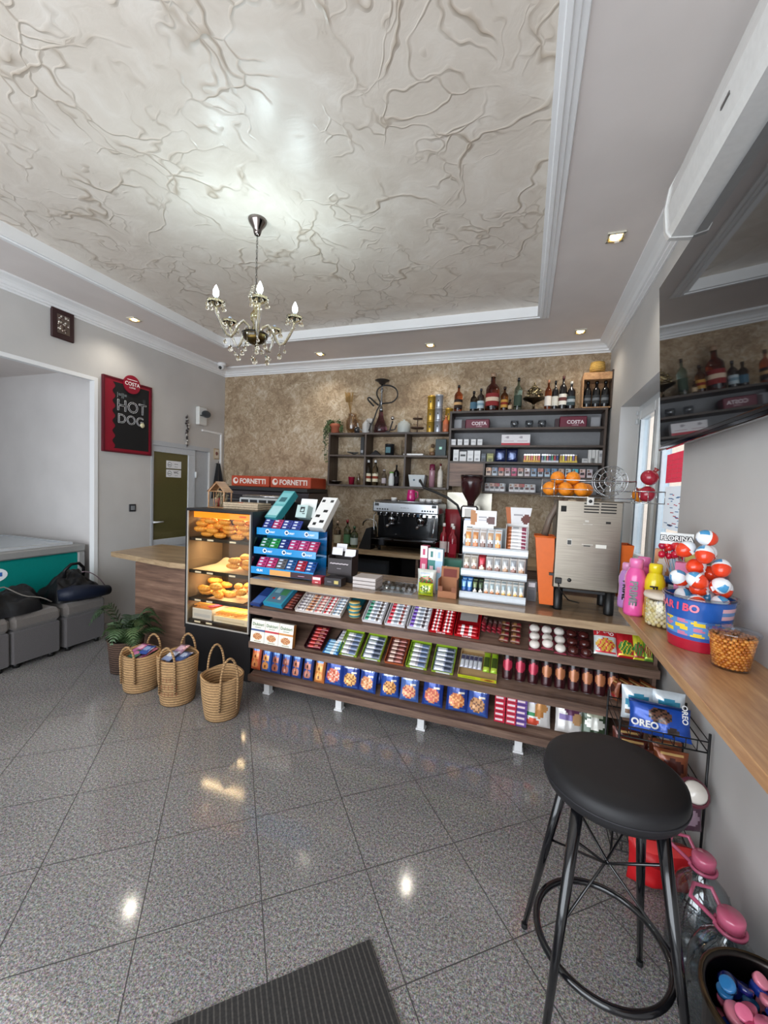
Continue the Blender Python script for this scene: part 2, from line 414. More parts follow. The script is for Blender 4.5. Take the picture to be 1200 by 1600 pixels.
# moulding round the tray
b = B('mould_white')
pr = [(-.012,-.0), (-.012,-.035), (.012,-.035), (.02,-.048), (.05,-.048), (.058,-.034), (.095,-.034), (.103,-.02), (.15,-.02), (.155,0), (.155,.02), (-.012,.10)]
pr = [(-.010,.068), (-.010,-.020), (.010,-.020), (.014,-.028), (.034,-.028), (.039,-.018), (.060,-.018), (.065,-.010), (.088,-.010), (.092,.0)]
def ring(b, prof, x0, y0, x1, y1, z):
    # mitred moulding following a rectangle, u measured outwards from it
    vs = []
    for u, v in prof: vs += [(x0-u, y0-u, z+v), (x1+u, y0-u, z+v), (x1+u, y1+u, z+v), (x0-u, y1+u, z+v)]
    n = len(prof); b.add(vs, [(i*4+k, i*4+(k+1) % 4, ((i+1) % n)*4+(k+1) % 4, ((i+1) % n)*4+k) for i in range(n) for k in range(4)])
ring(b, pr, TX0, TY0, TX1, TY1, ZS)
S(b, 'trim_1')
# crown moulding along the walls
cr = [(0,0), (.13,0), (.13,-.018), (.105,-.024), (.085,-.03), (.06,-.045), (.045,-.065), (.03,-.07), (.03,-.085), (.012,-.092), (.012,-.105), (0,-.105)]
b = B('mould_white'); ring(b, [(-u, v) for u, v in cr], XL, YF, XR, YB, ZS); S(b, 'trim_2')
S(B('rustic_stucco').box(XL-.1, YB, 0, XR+.1, YB+.1, ZS), 'wall_back')
# left wall with the wide opening to the freezer alcove and the door opening
OY0, OY1, OZ = .2, 3.02, 2.57; DY0, DY1, DZ = 3.67, 4.62, 2.04
b = B('wall_grey'); w = .05
b.box(XL-w, YF, 0, XL, OY0, ZS); b.box(XL-w, OY0, OZ, XL, OY1, ZS); b.box(XL-w, OY1, 0, XL, DY0, ZS); b.box(XL-w, DY0, DZ, XL, DY1, ZS); b.box(XL-w, DY1, 0, XL, YB, ZS)
S(b, 'wall_left')
b = B('mould_white'); b.box(XL-w-.005, OY1-.03, 0, XL+.012, OY1+.008, OZ+.01); b.box(XL-w-.005, OY0-.01, OZ-.025, XL+.012, OY1, OZ+.012); S(b, 'trim_5')
b = B('alcove_white'); b.box(-6.4, YF, 0, -6.3, 3.3, 2.85); b.box(-6.3, 3.06, 0, XL-w, 3.22, 2.85); S(b, 'wall_alcove')
S(B('soffit_grey').box(-6.4, YF, 2.68, XL-w, 3.2, 2.85), 'ceiling_alcove')
# right wall with window opening
WY0, WY1, WZ0, WZ1 = 2.56, 4.23, .95, 2.39; w = .24
b = B('wall_grey'); b.box(XR, YF, 0, XR+w, WY0, ZS); b.box(XR, WY1, 0, XR+w, YB, ZS); b.box(XR, WY0, 0, XR+w, WY1, WZ0); b.box(XR, WY0, WZ1, XR+w, WY1, ZS); S(b, 'wall_right')
# window: fixed frame, two sashes
X = .93; b = B('gloss', '#d9dcde')
b.box(X, WY0, WZ0, X+.07, WY0+.055, WZ1); b.box(X, WY1-.055, WZ0, X+.07, WY1, WZ1); b.box(X, WY0, WZ1-.06, X+.07, WY1, WZ1); b.box(X, WY0, WZ0, X+.07, WY1, WZ0+.06); b.box(X, 3.52, WZ0, X+.07, 3.60, WZ1)
wf = S(b, 'window_1')
for y0, y1 in ((WY0+.05, 3.53), (3.59, WY1-.05)):
    b = B('gloss', '#e2e5e6'); s_ = .085; z0, z1 = WZ0+.055, WZ1-.055; x = X-.018
    b.box(x, y0, z0, x+.07, y0+s_, z1, .008); b.box(x, y1-s_, z0, x+.07, y1, z1, .008); b.box(x, y0+s_, z1-s_, x+.07, y1-s_, z1, .008); b.box(x, y0+s_, z0, x+.07, y1-s_, z0+s_, .008)
    b.use('matte', '#5b5f62'); g = .01
    for q in ((y0+s_-g, y0+s_), (y1-s_, y1-s_+g)): b.box(x-.001, q[0], z0+s_, x+.005, q[1], z1-s_)
    sa = b.build('sash', wf)
    B('pane', '#f4fbff').box(x+.032, y0+s_, z0+s_, x+.038, y1-s_, z1-s_).build('pane', sa)
b = B('satin', '#c8cacb'); b.cyl((X-.03, WY1-.07, 2.22), (X-.03, WY1-.07, 2.27), .012); b.cyl((X-.03, WY1-.07, 2.30), (X-.03, WY1-.07, 2.34), .009); b.build('hinge', wf)
S(B('mould_white').box(XR-.01, WY0-.0, WZ0-.03, X, WY1, WZ0+.006), 'trim_6')
# sheets taped to the near sash
def poster(z0, z1, col, lines, label, y0=2.72, y1=3.4):
    b = B('backlit_sheet', col); b.add([(X+.010, y0, z0), (X+.010, y1, z0), (X+.010, y1, z1), (X+.010, y0, z1)], [(0,1,2,3)])
    for (a, c, l, h, cl) in lines:
        b.use('backlit_sheet', cl).add([(X+.009, y0+a, z0+c), (X+.009, y0+a+l, z0+c), (X+.009, y0+a+l, z0+c+h), (X+.009, y0+a, z0+c+h)], [(0,1,2,3)])
    return b.build('poster', label=label, cat='poster')
rr = random.Random(3)
poster(1.68, 1.88, '#e8485c', [(.05+.1*i, .02, .004, .16, '#f39aa5') for i in range(6)]+[(.04, .03+.03*i, .6, .003, '#f39aa5') for i in range(5)], 'red printed sheet taped on the window pane, topmost of three')
poster(1.36, 1.655, '#f3f7fb', [(.03+rr.random()*.55, .02+rr.random()*.22, .03+rr.random()*.05, .006, rr.choice(['#5c86b4', '#8a9fc0', '#d0606c'])) for i in range(70)], 'white sheet with blue drawing taped below the red window sheet')
poster(1.08, 1.335, '#55b4dc', [(.05+rr.random()*.5, .02+rr.random()*.2, .05, .02, '#d8f0fa') for i in range(14)], 'light blue sheet taped lowest on the window pane')
# outside: neighbour's rendered wall
b = B('peach_render'); b.box(2.3, 3.0, -.1, 2.5, 16, 6); S(b, 'exterior_wall')
S(B('matte', '#9a9894').box(1.05, -3, -.2, 2.3, 16, -.1), 'ground_outside')
# front wall with shop front (behind the viewer)
b = B('wall_grey'); b.box(XL-2.2, YF-.12, 0, -3.95, YF, ZS); b.box(.55, YF-.12, 0, XR+.24, YF, ZS); b.box(-3.95, YF-.12, 2.72, .55, YF, ZS); S(b, 'wall_front')
b = B('gloss', '#d9dcde')
for x in (-3.95, -2.85, -1.75, -.6, .48): b.box(x, YF-.09, 0, x+.07, YF-.02, 2.72)
b.box(-3.95, YF-.09, 2.65, .55, YF-.02, 2.72); b.box(-3.95, YF-.09, 0, .55, YF-.02, .08); S(b, 'window_2')
# door on the left wall: frame, leaf, frosted olive pane
b = B('satin', '#b9bdc2'); x = XL-.06
b.box(x-.06, DY0, 0, XL+.004, DY0+.025, DZ); b.box(x-.06, DY1-.26, 0, XL-.03, DY1, DZ); b.box(x-.06, DY0, DZ-.04, XL+.004, DY1, DZ); b.box(x-.08, DY0, 0, x-.058, DY1, DZ)
b.box(XL-.03, DY0, DZ-.055, XL+.005, DY1, DZ-.002); df = S(b, 'door_1')
b = B('satin', '#c9cdd2'); y0, y1 = DY0+.02, DY1-.25; x0, x1 = XL-.055, XL-.012
b.box(x0, y0, .05, x1, y0+.035, DZ-.13, .004); b.box(x0, y1-.12, .05, x1, y1, DZ-.13, .004); b.box(x0, y0, DZ-.13, x1, y1, DZ-.03, .004); b.box(x0, y0, .74, x1, y1, .84, .004); b.box(x0, y0, .05, x1, y1, .2); b.box(x0+.01, y0, .2, x1-.01, y1, .74)
dl = b.build('door_leaf', df)
B('gloss', '#5f5a38').box(x0+.012, y0+.035, .84, x1-.012, y1-.12, DZ-.13).build('pane', dl)
b = B('satin', '#e4e6e8'); b.cyl((x1, y0+.02, 1.06), (x1+.05, y0+.02, 1.06), .01); b.cyl((x1+.05, y0-.01, 1.06), (x1+.05, y0+.13, 1.06), .009); b.build('door_handle', df)
b = B('satin', '#e4e6e8'); [b.cyl((x1+.012, y1+.0, z), (x1+.012, y1+.0, z+.08), .012) for z in (1.62, 1.0)]; b.build('hinge', df)
for z, l, t1, t2 in ((1.72, 'white notice with hand symbol and two text lines, upper on olive door', '', ''), (1.61, 'white notice reading WC, lower on olive door', '', '')):
    b = B('paper', '#e9e9ec'); b.box(x1-.0115, y0+.22, z, x1-.0085, y0+.45, z+.095)
    o = (x1-.008, y0+.37, z+.06); b.text('WC' if 'WC' in l else '----', .045, o, (0,1,0), (0,0,1), '#222222', .02); b.text('-----', .03, (o[0], o[1], z+.025), (0,1,0), (0,0,1), '#222222', .02)
    b.use('paper', '#3a3a3a').tube([(x1-.008, y0+.268+.03*math.cos(a*PI/6), z+.047+.03*math.sin(a*PI/6)) for a in range(12)], .0022, 4, True); b.box(x1-.0085, y0+.245, z+.04, x1-.0075, y0+.285, z+.047)
    b.build('notice', label=l, cat='sign')
# electrical trunking by the corner
b = B('mould_white'); b.box(XL, 4.46, 2.255, XL+.02, 4.84, 2.28); b.box(XL, 4.815, .9, XL+.02, 4.84, 2.28); S(b, 'trim_7')

# ---------------------------------------------------------------- ceiling spots
def spot(loc, label, power=12):
    t = thing('recessed_spotlight', loc, label, 'ceiling light', 'recessed ceiling spotlights')
    b = B('satin', '#cfc9b8'); q = .052
    for a in range(4):
        b.at(0, 0, 0, rz=a*PI/2); b.box(-q, q-.018, -.012, q, q, 0, .003)
    b.at(); b.build('bezel', t)
    b = B('clear', '#fff3d8'); b.at(0, 0, -.004); b.lathe([(.034, 0), (.05, -.016), (.036, -.022), (.028, -.004)], 8, cap=False, smooth=False); b.at(); b.build('glass_ring', t)
    b = B('glow', '#fff1cf'); b.lathe([(.0, -.016), (.024, -.015), (.032, -.002)], 14, cap=False); b.build('lamp', t)
    light('spot_light', 'SPOT', (loc[0], loc[1], loc[2]-.03), power, (1, .93, .80), .03, spread=2.3)
for p, l in (((-3.87, 3.17), 'lit square spotlight in the ceiling border over the chalkboard wall'), ((-2.47, 4.54), 'lit square spotlight over the stucco wall nearest the chandelier'), ((-1.09, 4.54), 'lit square spotlight over the hookah part of the wall shelf'),
             ((.43, 4.5), 'lit square spotlight over the bottles near the wine box'), ((.45, 2.95), 'lit square spotlight closest to the air conditioner')):
    spot((p[0], p[1], ZS), l)
# ---------------------------------------------------------------- chandelier
CX, CY = -1.735, 2.297
ch = thing('chandelier', (CX, CY, 2.4744), 'glass crystal chandelier with lit candle bulbs hanging on a chain', 'chandelier')
b = B('chrome', '#7c7470'); b.lathe([(.0, .715), (.018, .72), (.024, .735), (.03, .76), (.055, .795), (.062, .812), (.062, .819)], 20); b.build('ceiling_rose', ch)
b = B('chrome', '#8a8682')
for i in range(13):
    z = .70-i*.028; pts = [(.006*math.cos(a)*(1 if i % 2 else 0), .006*math.cos(a)*(0 if i % 2 else 1), z+.018*math.sin(a)) for a in [2*PI*k/10 for k in range(10)]]; b.tube(pts, .0022, 5, True)
b.tube([(.003*math.sin(k), .003*math.cos(k), .72-k*.026) for k in range(14)], .0018, 5); b.build('chain', ch)
b = B('glass', '#e9dfae'); b.lathe([(.0, .0), (.03, .004), (.07, .03), (.09, .07), (.085, .073), (.05, .05), (.016, .05), (.016, .08), (.026, .10), (.012, .13), (.03, .16), (.034, .20), (.014, .23), (.02, .27), (.045, .30), (.04, .305), (.012, .30), (.01, .345), (.0, .345)], 18); b.build('stem', ch)
b = B('metal', '#6a5a3c'); b.lathe([(.0, .002), (.06, .022), (.083, .062), (.07, .06), (.0, .03)], 18); b.build('bowl', ch)
def drop(par, x, y, z, L, r):
    b = B('glass', '#fbf7e6')
    b.tube([(x, y, z), (x, y, z-L)], .0016, 4); b.at(x, y, z-L-2.6*r); b.lathe([(0, 0), (.7*r, .35*r), (r, r), (.6*r, 2*r), (.12*r, 2.6*r), (0, 2.7*r)], 6, smooth=False); b.at(); return b.build('crystal_drop', par)
for k in range(5):
    a = math.radians(24+72*k); dx, dy = math.cos(a), math.sin(a)
    P = lambda r, z: (dx*r, dy*r, z)
    arm = B('glass', '#f3edd2'); arm.tube([P(.02,.06), P(.05,.115), P(.085,.135), P(.115,.10), P(.14,.04), P(.165,.01), P(.195,.02), P(.225,.07), P(.255,.13), P(.262,.17)], .0098, 8)
    ao = arm.build('arm', ch)
    b = B('glass', '#efe8c6'); b.at(dx*.262, dy*.262, .17); b.lathe([(.0,.0), (.02,.002), (.048,.018), (.056,.034), (.051,.034), (.016,.012), (0,.01)], 14); b.at(); b.build('drip_cup', ao)
    b = B('satin', '#8d93a3'); b.at(dx*.262, dy*.262, .182); b.lathe([(.011,0), (.012,.045), (.009,.05), (0,.05)], 10); b.at(); b.build('candle_sleeve', ao)
    lit = k in (0, 3, 4)
    if lit:
     b = B('glow', '#eaf6ff'); b.at(dx*.262, dy*.262, .23); b.lathe([(.0,0), (.011,.0), (.019,.02), (.018,.036), (.010,.058), (.003,.072), (0,.076)], 12); b.at(); b.build('bulb', ao)
    if lit: light('bulb_light', 'POINT', (CX+dx*.254, CY+dy*.254, 2.4744+.266), 7.5, (.74, .95, 1.0), .026)
    for j in range(9):
        q = 2*PI*j/9; drop(ao, dx*.262+.053*math.cos(q), dy*.262+.053*math.sin(q), .20, .012+.012*(j % 2), .0115)
    drop(ao, dx*.165, dy*.165, .008, .05, .018); drop(ao, dx*.20, dy*.20, .02, .035, .012); drop(ao, dx*.115, dy*.115, .09, .03, .009)
for j in range(8): q = 2*PI*j/8; drop(ch, .082*math.cos(q), .082*math.sin(q), .062, .06+.05*(j % 2), .016)
drop(ch, 0, 0, .0, .08, .020); b = B('glass', '#fbf7e6')
for j in range(8):
    q = 2*PI*j/8
    for m in range(5): b.ball((.045*math.cos(q)*(1-m*.12), .045*math.sin(q)*(1-m*.12), .31+m*.018), .007, 6, 4, smooth=False)
b.build('crystal_crown', ch)
ch.scale = (.969,)*3
# ---------------------------------------------------------------- things on the left wall
x = XL
t = thing('picture', (x+.012, 2.69, 2.845), 'small carved silver icon in dark wooden frame high on wall', 'picture')
b = B('satin', '#33191a'); b.box(-.012, -.10, 0, .012, .10, .27, .006); b.box(-.005, -.03, .27, .006, .03, .285); b.build('frame', t)
b = B('metal', '#8c8078'); b.box(.012, -.055, .05, .015, .055, .22)
rr = random.Random(5)
for i in range(40): b.use('metal', rr.choice(['#d8d2ca', '#6d5a55', '#a89a90'])).ball((.016, -.045+rr.random()*.09, .06+rr.random()*.15), .008+rr.random()*.006, 6, 4, (.5,1,1))
b.build('icon', t)
t = thing('chalkboard', (x+.01, 3.36, 1.845), 'red and black chalkboard with HOT DOG written in chalk', 'chalkboard')
b = B('satin', '#8f1029'); b.box(-.01, -.29, 0, .012, .29, .79, .004); b.use('satin', '#5c0c1f'); b.box(-.01, -.29, 0, .022, -.275, .79); b.box(-.01, .272, 0, .022, .29, .79); b.box(-.01, -.29, 0, .022, .29, .015); b.box(-.01, -.29, .775, .022, .29, .79); b.build('board', t)
pts = [(-.17+.014*math.cos(i*PI/4.2), .05+i*.69/40) for i in range(41)]
b = B('matte', '#0e0d0f'); pl = [(-.17+.016*math.sin(i*.95), .045+i*.70/44) for i in range(45)]
vs = [(.014, p[0], p[1]) for p in pl]+[(.014, .255, p[1]) for p in pl]; n = len(pl)
b.add(vs, [(i, i+n, i+n+1, i+1) for i in range(n-1)]); b.build('writing_surface', t)
b = B('matte', '#9a9a98')
def outline_text(b, txt, size, o, ux, uy, col, w=.0024):
    # chalk outline: a thin stroke along the contour of each letter
    vs, fs = text_geo(txt, 'CENTER', .0); cnt = {}; key = lambda i: (round(vs[i][0], 4), round(vs[i][1], 4))
    for f in fs:
        for i in range(len(f)): k = frozenset((key(f[i]), key(f[(i+1) % len(f)]))); cnt[k] = cnt.get(k, 0)+1
    b.use('paper', col); o, U, V = Vector(o), Vector(ux), Vector(uy)
    for k, n in cnt.items():
        if n == 1 and len(k) == 2: p, q = sorted(k); b.tube([o+U*p[0]*size+V*p[1]*size, o+U*q[0]*size+V*q[1]*size], w, 4)
outline_text(b, 'HOT', .17, (.0155, .04, .505), (0,1,0), (0,0,1), '#d2d2d4'); outline_text(b, 'DOG', .14, (.0155, .03, .365), (0,1,0), (0,0,1), '#d2d2d4')
b.text('|=||=', .06, (.0155, -.08, .62), (0,1,0), (0,0,1), '#9aa4a8'); b.text('||', .07, (.0155, .19, .60), (0,1,0), (0,0,1), '#55595c'); b.build('chalk_lettering', t)
b = B('satin', '#8c0f2a'); b.at(.016, .03, .76, ry=PI/2); b.lathe([(.0,0), (.10,0), (.10,.014), (0,.014)], 32, smooth=False); b.at()
b.text('COSTA', .055, (.0318, .03, .762), (0,1,0), (0,0,1), '#ffffff', .01); b.text('COFFEE', .022, (.0318, .03, .722), (0,1,0), (0,0,1), '#ffffff', .01); b.use('satin', '#ffffff').box(.030, -.03, .806, .0315, .09, .811); b.build('round_badge', t)
b = B('gloss', '#d9d2ac'); b.at(.014, .17, .335, ry=PI/2); b.lathe([(.028,0), (.028,.006), (.02,.012), (0,.013)], 18); b.at(); b.build('magnet', t)
t = thing('light_switch', (x+.0, 3.43, 1.24), 'dark grey single light switch on the wall below the chalkboard', 'light switch')
B('satin', '#2f2f33').box(0, -.042, -.042, .010, .042, .042, .003).build('plate', t); B('satin', '#83878a').box(.010, -.024, -.024, .015, .024, .024, .002).build('rocker', t)
# hanging ornament
t = thing('wall_ornament', (x+.02, 4.19, 2.18), 'narrow dark bead ornament hanging on the wall above the door', 'ornament')
b = B('satin', '#3a322f'); rr = random.Random(9)
for i in range(26): b.use('satin', rr.choice(['#2c2624', '#565050', '#b9b3ac'])).ball((rr.uniform(-.01,.01), rr.uniform(-.022,.022)*(1-.4*i/26), .22-i*.0145), .013, 6, 5)
b.tube([(0,0,.25), (0,0,-.17)], .003, 5); b.build('beads', t)
t = thing('soap_box', (x+.0, 4.42, 2.33), 'white wall box with a dark cap hung on it, near the corner', 'wall box')
B('satin', '#dcdcd8').box(0, -.075, 0, .06, .075, .24, .01).build('housing', t)
b = B('fabric', '#2f3335'); b.ball((.085, .03, .15), .07, 12, 8, (.5, 1.1, .7)); b.box(.07, -.07, .11, .10, .05, .125, .004); b.build('dark_cap', t)
t = thing('small_picture', (x+.0, 4.74, 1.90), 'tiny framed print on the wall strip beside the door', 'picture')
B('satin', '#b09a78').box(0, -.05, 0, .012, .05, .15, .003).build('frame', t); b = B('paper', '#d9cdbb').box(.012, -.038, .012, .0135, .038, .138); b.use('paper', '#7d5247').ball((.0135, 0, .08), .026, 8, 6, (.1,1,1)); b.build('print', t)
t = thing('hanging_jacket', (x+.03, 4.74, 1.34), 'black garment hanging from a hook beside the door', 'jacket')
b = B('fabric', '#16161a'); b.sheet(lambda u, v: (.03+.025*math.sin(u*9)*v+.02*v, (-.02-.10*v)+(.04+.2*v)*u, .5-.5*v), 14, 10)
b.sheet(lambda u, v: (.0, (-.02-.10*v)+(.04+.2*v)*u, .5-.5*v), 3, 3); b.build('cloth', t); B('metal', '#55555a').tube([(-.03,0,.5), (.01,0,.5), (.02,0,.53)], .005, 6).build('hook', t)
# dome camera in the corner
t = thing('security_camera', (-4.02, 4.62, ZS), 'white dome security camera with black lens in the ceiling corner', 'camera')
B('gloss', '#e9e9e9').lathe([(.0,0), (.06,0), (.06,-.025), (.05,-.035), (0,-.035)], 20).build('base', t)
B('gloss', '#d9dadb').ball((0, -.01, -.055), .042, 16, 12).build('housing', t); B('gloss', '#08080a').ball((.008, -.04, -.068), .022, 14, 10).build('lens', t)
# ---------------------------------------------------------------- air conditioner and television on the right wall
t = thing('air_conditioner', (XR, 1.35, 2.728), 'white wall air conditioner mounted above the television', 'air conditioner')
prof = [(0,.02), (-.10,0), (-.222,.012), (-.238,.04), (-.248,.14), (-.236,.23), (-.205,.30), (-.15,.335), (0,.335)]
b = B('gloss', '#e3e2df'); b.sweep(prof, (0,-.55,0), (0,.85,0), (1,0,0), (0,0,1)); b.build('body', t)
b = B('gloss', '#d6d5d2'); pr2 = [(a*1.02-.002, c*1.0-.003) for a, c in prof]; b.sweep(pr2, (0,.85,0), (0,.875,0), (1,0,0), (0,0,1)); b.build('end_cap', t)
b = B('matte', '#1d1d1f'); b.box(-.125, -.5, -.006, -.062, .80, .012); b.build('air_outlet', t)
b = B('gloss', '#d9d8d5'); b.box(-.105, -.49, -.014, -.080, .79, -.004, .003); b.build('louver', t)
b = B('metal', '#8a8a8a'); b.box(-.2475, .25, .10, -.244, .31, .110); b.build('badge', t)
t = thing('television', (.69, 1.85, 1.83), 'large black flat television mounted on the wall, screen off', 'television'); t.rotation_euler = (0, math.radians(-4), 0)
b = B('gloss', '#0b0b0d'); b.box(.002, -.78, 0, .035, .78, .885, .006); b.build('casing', t)
B('dark_screen').box(-.001, -.77, .03, .003, .77, .875).build('screen', t)
b = B('chrome', '#5a5a60'); b.box(-.006, -.78, -.004, .01, .78, .014, .003); b.build('bottom_bar', t)
b = B('matte', '#111112'); b.box(.03, -.3, .25, .085, .3, .65); b.build('wall_bracket', t)
# ---------------------------------------------------------------- counter with candy shelves
CL, CR_, CF, CT = -1.885, .735, 2.50, .865      # left end, right end, front, top height
t = thing('shop_counter', (0, 0, 0), 'long wooden shop counter with three tilted candy shelves below the worktop', 'counter')
b = B('wood_counter'); b.box(CL, CF+.012, CT-.044, CR_, 3.12, CT); b.use('wood_oak').box(CL, CF, CT-.044, CR_, CF+.012, CT-.0005); b.build('worktop', t)
B('wood_walnut').box(CL, 2.80, .12, CR_, 2.825, CT-.044).build('back_panel', t)
B('wood_walnut').box(CR_-.018, 2.56, .02, CR_, 3.1, CT-.044).build('side_panel', t)
B('wood_walnut').box(CL, 2.825, .02, CL+.02, 3.1, CT-.044).build('side_panel', t)
TILT = math.radians(21); ct, st = math.cos(TILT), math.sin(TILT)
SHZ = (.645, .388, .135)
for k, z in enumerate(SHZ):
    b = B('wood_walnut'); b.box(CL, CF, z-.046, CR_, CF+.018, z)
    b.add([(x, CF+.018+d*ct+w*(-st), z-.028+d*st+w*ct) for d in (0, .29) for w in (0, .016) for x in (CL, CR_)], [(0,1,3,2), (4,6,7,5), (0,4,5,1), (2,3,7,6), (0,2,6,4), (1,5,7,3)])
    s_ = b.build('shelf', t)
for x in (-1.74, -1.15, -.56, .045, .6):
    b = B('satin', '#dedede'); b.box(x-.022, 2.53, 0, x+.022, 2.575, .10); b.box(x-.03, 2.525, 0, x+.03, 2.58, .012); b.build('foot', t)
# worktop stub with wood panelled end, left of the display case
t = thing('side_counter', (-2.83, 2.655, 0), 'oak worktop end on a wood-grain panel behind the potted palm', 'counter')
b = B('wood_oak'); b.prism([(0, .01), (.2, .03), (.2, .75), (-.9, .75), (-.86, .14)], .82, .865); b.build('worktop', t)
B('wood_panel').box(-.45, .06, 0, .2, .08, .82).build('front_panel', t); B('wood_panel').box(-.45, .08, 0, -.43, .7, .82).build('side_panel', t)
# wall ledge
t = thing('wall_ledge', (0, 0, 0), 'oak bar ledge fixed along the wall beneath the television', 'ledge')
b = B('wood_ledge'); b.box(.48, .35, .985, XR-.002, 2.32, 1.02, .002); b.build('board', t)
for y in (2.1, 1.2): B('satin', '#1c1c1e').box(.52, y-.012, .965, XR-.002, y+.012, .985).build('bracket', t)
B('satin', '#1c1c1e').box(XR-.025, .6, .9, XR-.003, 2.2, .985).build('support_rail', t)
# ---------------------------------------------------------------- pastry display case
KX0, KX1, KY0, KY1, KT = -2.615, -1.965, 2.62, 3.06, 1.345
t = thing('display_case', (KX0, KY0, 0), 'black glass-fronted pastry display case with lit shelves of baked goods', 'display case')
w, d = KX1-KX0, KY1-KY0
b = B('satin', '#141214'); b.box(0, .01, 0, w, d, .37); b.box(0, 0, .355, w, .02, .385); b.build('base', t)
b = B('satin', '#161416'); b.box(0, 0, .37, .014, d, KT); b.box(w-.014, .0, .37, w, d, KT); b.box(0, 0, KT-.022, w, d, KT, .003); b.box(0, d-.02, .37, w, d, KT); b.build('casing', t)
B('matte', '#4a3c32').box(.014, d-.024, .39, w-.014, d-.02, KT-.03).build('back_lining', t); B('matte', '#8a7866').box(.014, .012, .39, .017, d-.024, KT-.03).build('side_lining', t)
b = B('satin', '#a7a29a'); b.box(.014, .0, .385, .026, .012, KT-.022); b.box(w-.026, 0, .385, w-.014, .012, KT-.022); b.box(.014, 0, .385, w-.014, .012, .395); b.build('glass_frame', t)
B('pane', '#fffaf0').box(.026, .004, .395, w-.026, .007, KT-.03).build('front_glass', t)
b = B('glow_soft', '#ff8c1a'); b.box(.05, .035, KT-.075, w-.02, .04, KT-.028); b.use('glow_soft', '#d84a12').box(w-.15, .0345, KT-.056, w-.085, .035, KT-.042); b.build('orange_header', t)
SZ = (1.105, .835, .60, .42)
for i, z in enumerate(SZ):
    b = B('satin', '#1b1718'); b.box(.014, .03, z-.012, w-.014, d-.02, z-.002); b.box(.014, .026, z-.026, w-.014, .032, z); b.use('paper', '#e9e5dc')
    for q in (.08, .2, .42)[:3-(i > 1)]: b.box(q, .0245, z-.021, q+.06, .026, z-.008)
    b.build('shelf', t)
    zt = (SZ[i-1] if i else KT-.022)-.016
    B('glow', '#ffd9a0').box(.05, d-.11, zt-.008, w-.05, d-.10, zt).build('light_strip', t)
    light('case_light', 'AREA', ((KX0+KX1)/2, KY0+.16, zt-.012), 1.9, (1, .78, .5), w-.14, .05)
# ---------------------------------------------------------------- back counter and cupboards
t = thing('back_counter', (0, 0, 0), 'oak-topped work counter along the stucco wall under the shelves', 'counter')
b = B('wood_oak'); b.box(-4.0, 4.22, .825, .74, YB-.005, .865); b.build('worktop', t)
b = B('wood_walnut'); b.box(-4.0, 4.27, 0, -2.35, 4.29, .825); b.box(-.35, 4.27, 0, .74, 4.29, .825); b.box(-1.88, 4.27, 0, -1.85, YB-.01, .825); b.box(-1.08, 4.27, 0, -1.05, YB-.01, .825); b.box(-2.35, 4.27, 0, -2.32, YB-.01, .825); b.build('carcass', t)
B('matte', '#1a1716').box(-2.32, YB-.04, 0, -.35, YB-.02, .82).build('back_board', t)
B('gloss', '#1b1b1d').box(-2.31, 4.26, .02, -1.90, 4.28, .80).build('door', t)
t = thing('under_counter_fridge', (-1.45, 4.32, 0), 'dark undercounter fridge below the espresso machine', 'fridge')
B('satin', '#202022').box(-.36, 0, .01, .05, .5, .76, .006).build('body', t); B('gloss', '#3a3d42').box(-.34, -.008, .05, .03, 0, .72).build('door', t)
# ---------------------------------------------------------------- wall shelves
def board_rows(): pass
t = thing('wall_shelf', (0, 0, 0), 'open dark brown wall shelf of six compartments holding hookah and jars', 'shelf')
x0, x1, zb, zt, yf = -2.375, -.86, 1.585, 2.245, 4.65
def boards(t, bs, m='wood_shelf', nm='shelf_board'):
    for q in bs: B(m).box(*q).build(nm, t)
boards(t, [(x0, yf, zt-.022, x1, YB-.004, zt), (x0, yf, 1.955, x1, YB-.004, 1.975), (x0, yf, zb, x1, YB-.004, zb+.022)])
boards(t, [(q, yf+.002, zb+.02, q+.022, YB-.004, zt-.02) for q in (x0, -1.885, -1.375)], 'wood_shelf_up', 'upright')
t = thing('tobacco_shelf', (0, 0, 0), 'dark brown wall shelf unit with cigarettes below and liquor bottles on top', 'shelf')
X0, X1 = -.852, .745
Zs = [2.475, 2.285, 2.095, 1.915]
boards(t, [(X0, yf, z-.022, X1, YB-.004, z) for z in Zs]+[(-.445, yf, 1.745, .74, YB-.004, 1.762), (-.445, yf, 1.572, .74, YB-.004, 1.59)])
boards(t, [(X0, yf+.002, 1.59, X0+.022, YB-.004, Zs[0]-.022), (X1-.022, yf+.002, 1.59, X1, YB-.004, Zs[0]-.022), (-.455, yf+.002, 1.575, -.437, YB-.004, Zs[3]-.022)], 'wood_shelf_up', 'upright')
B('matte', '#8e8e90').box(X0+.02, YB-.016, 1.92, X1-.02, YB-.006, Zs[0]-.02).build('back_panel', t); B('matte', '#8e8e90').box(-.44, YB-.016, 1.58, X1-.02, YB-.006, 1.9).build('back_panel', t)
boards(t, [(X0+.02, yf+.01, 1.63, -.455, yf+.022, 1.90)], 'wood_panel', 'cupboard_door')
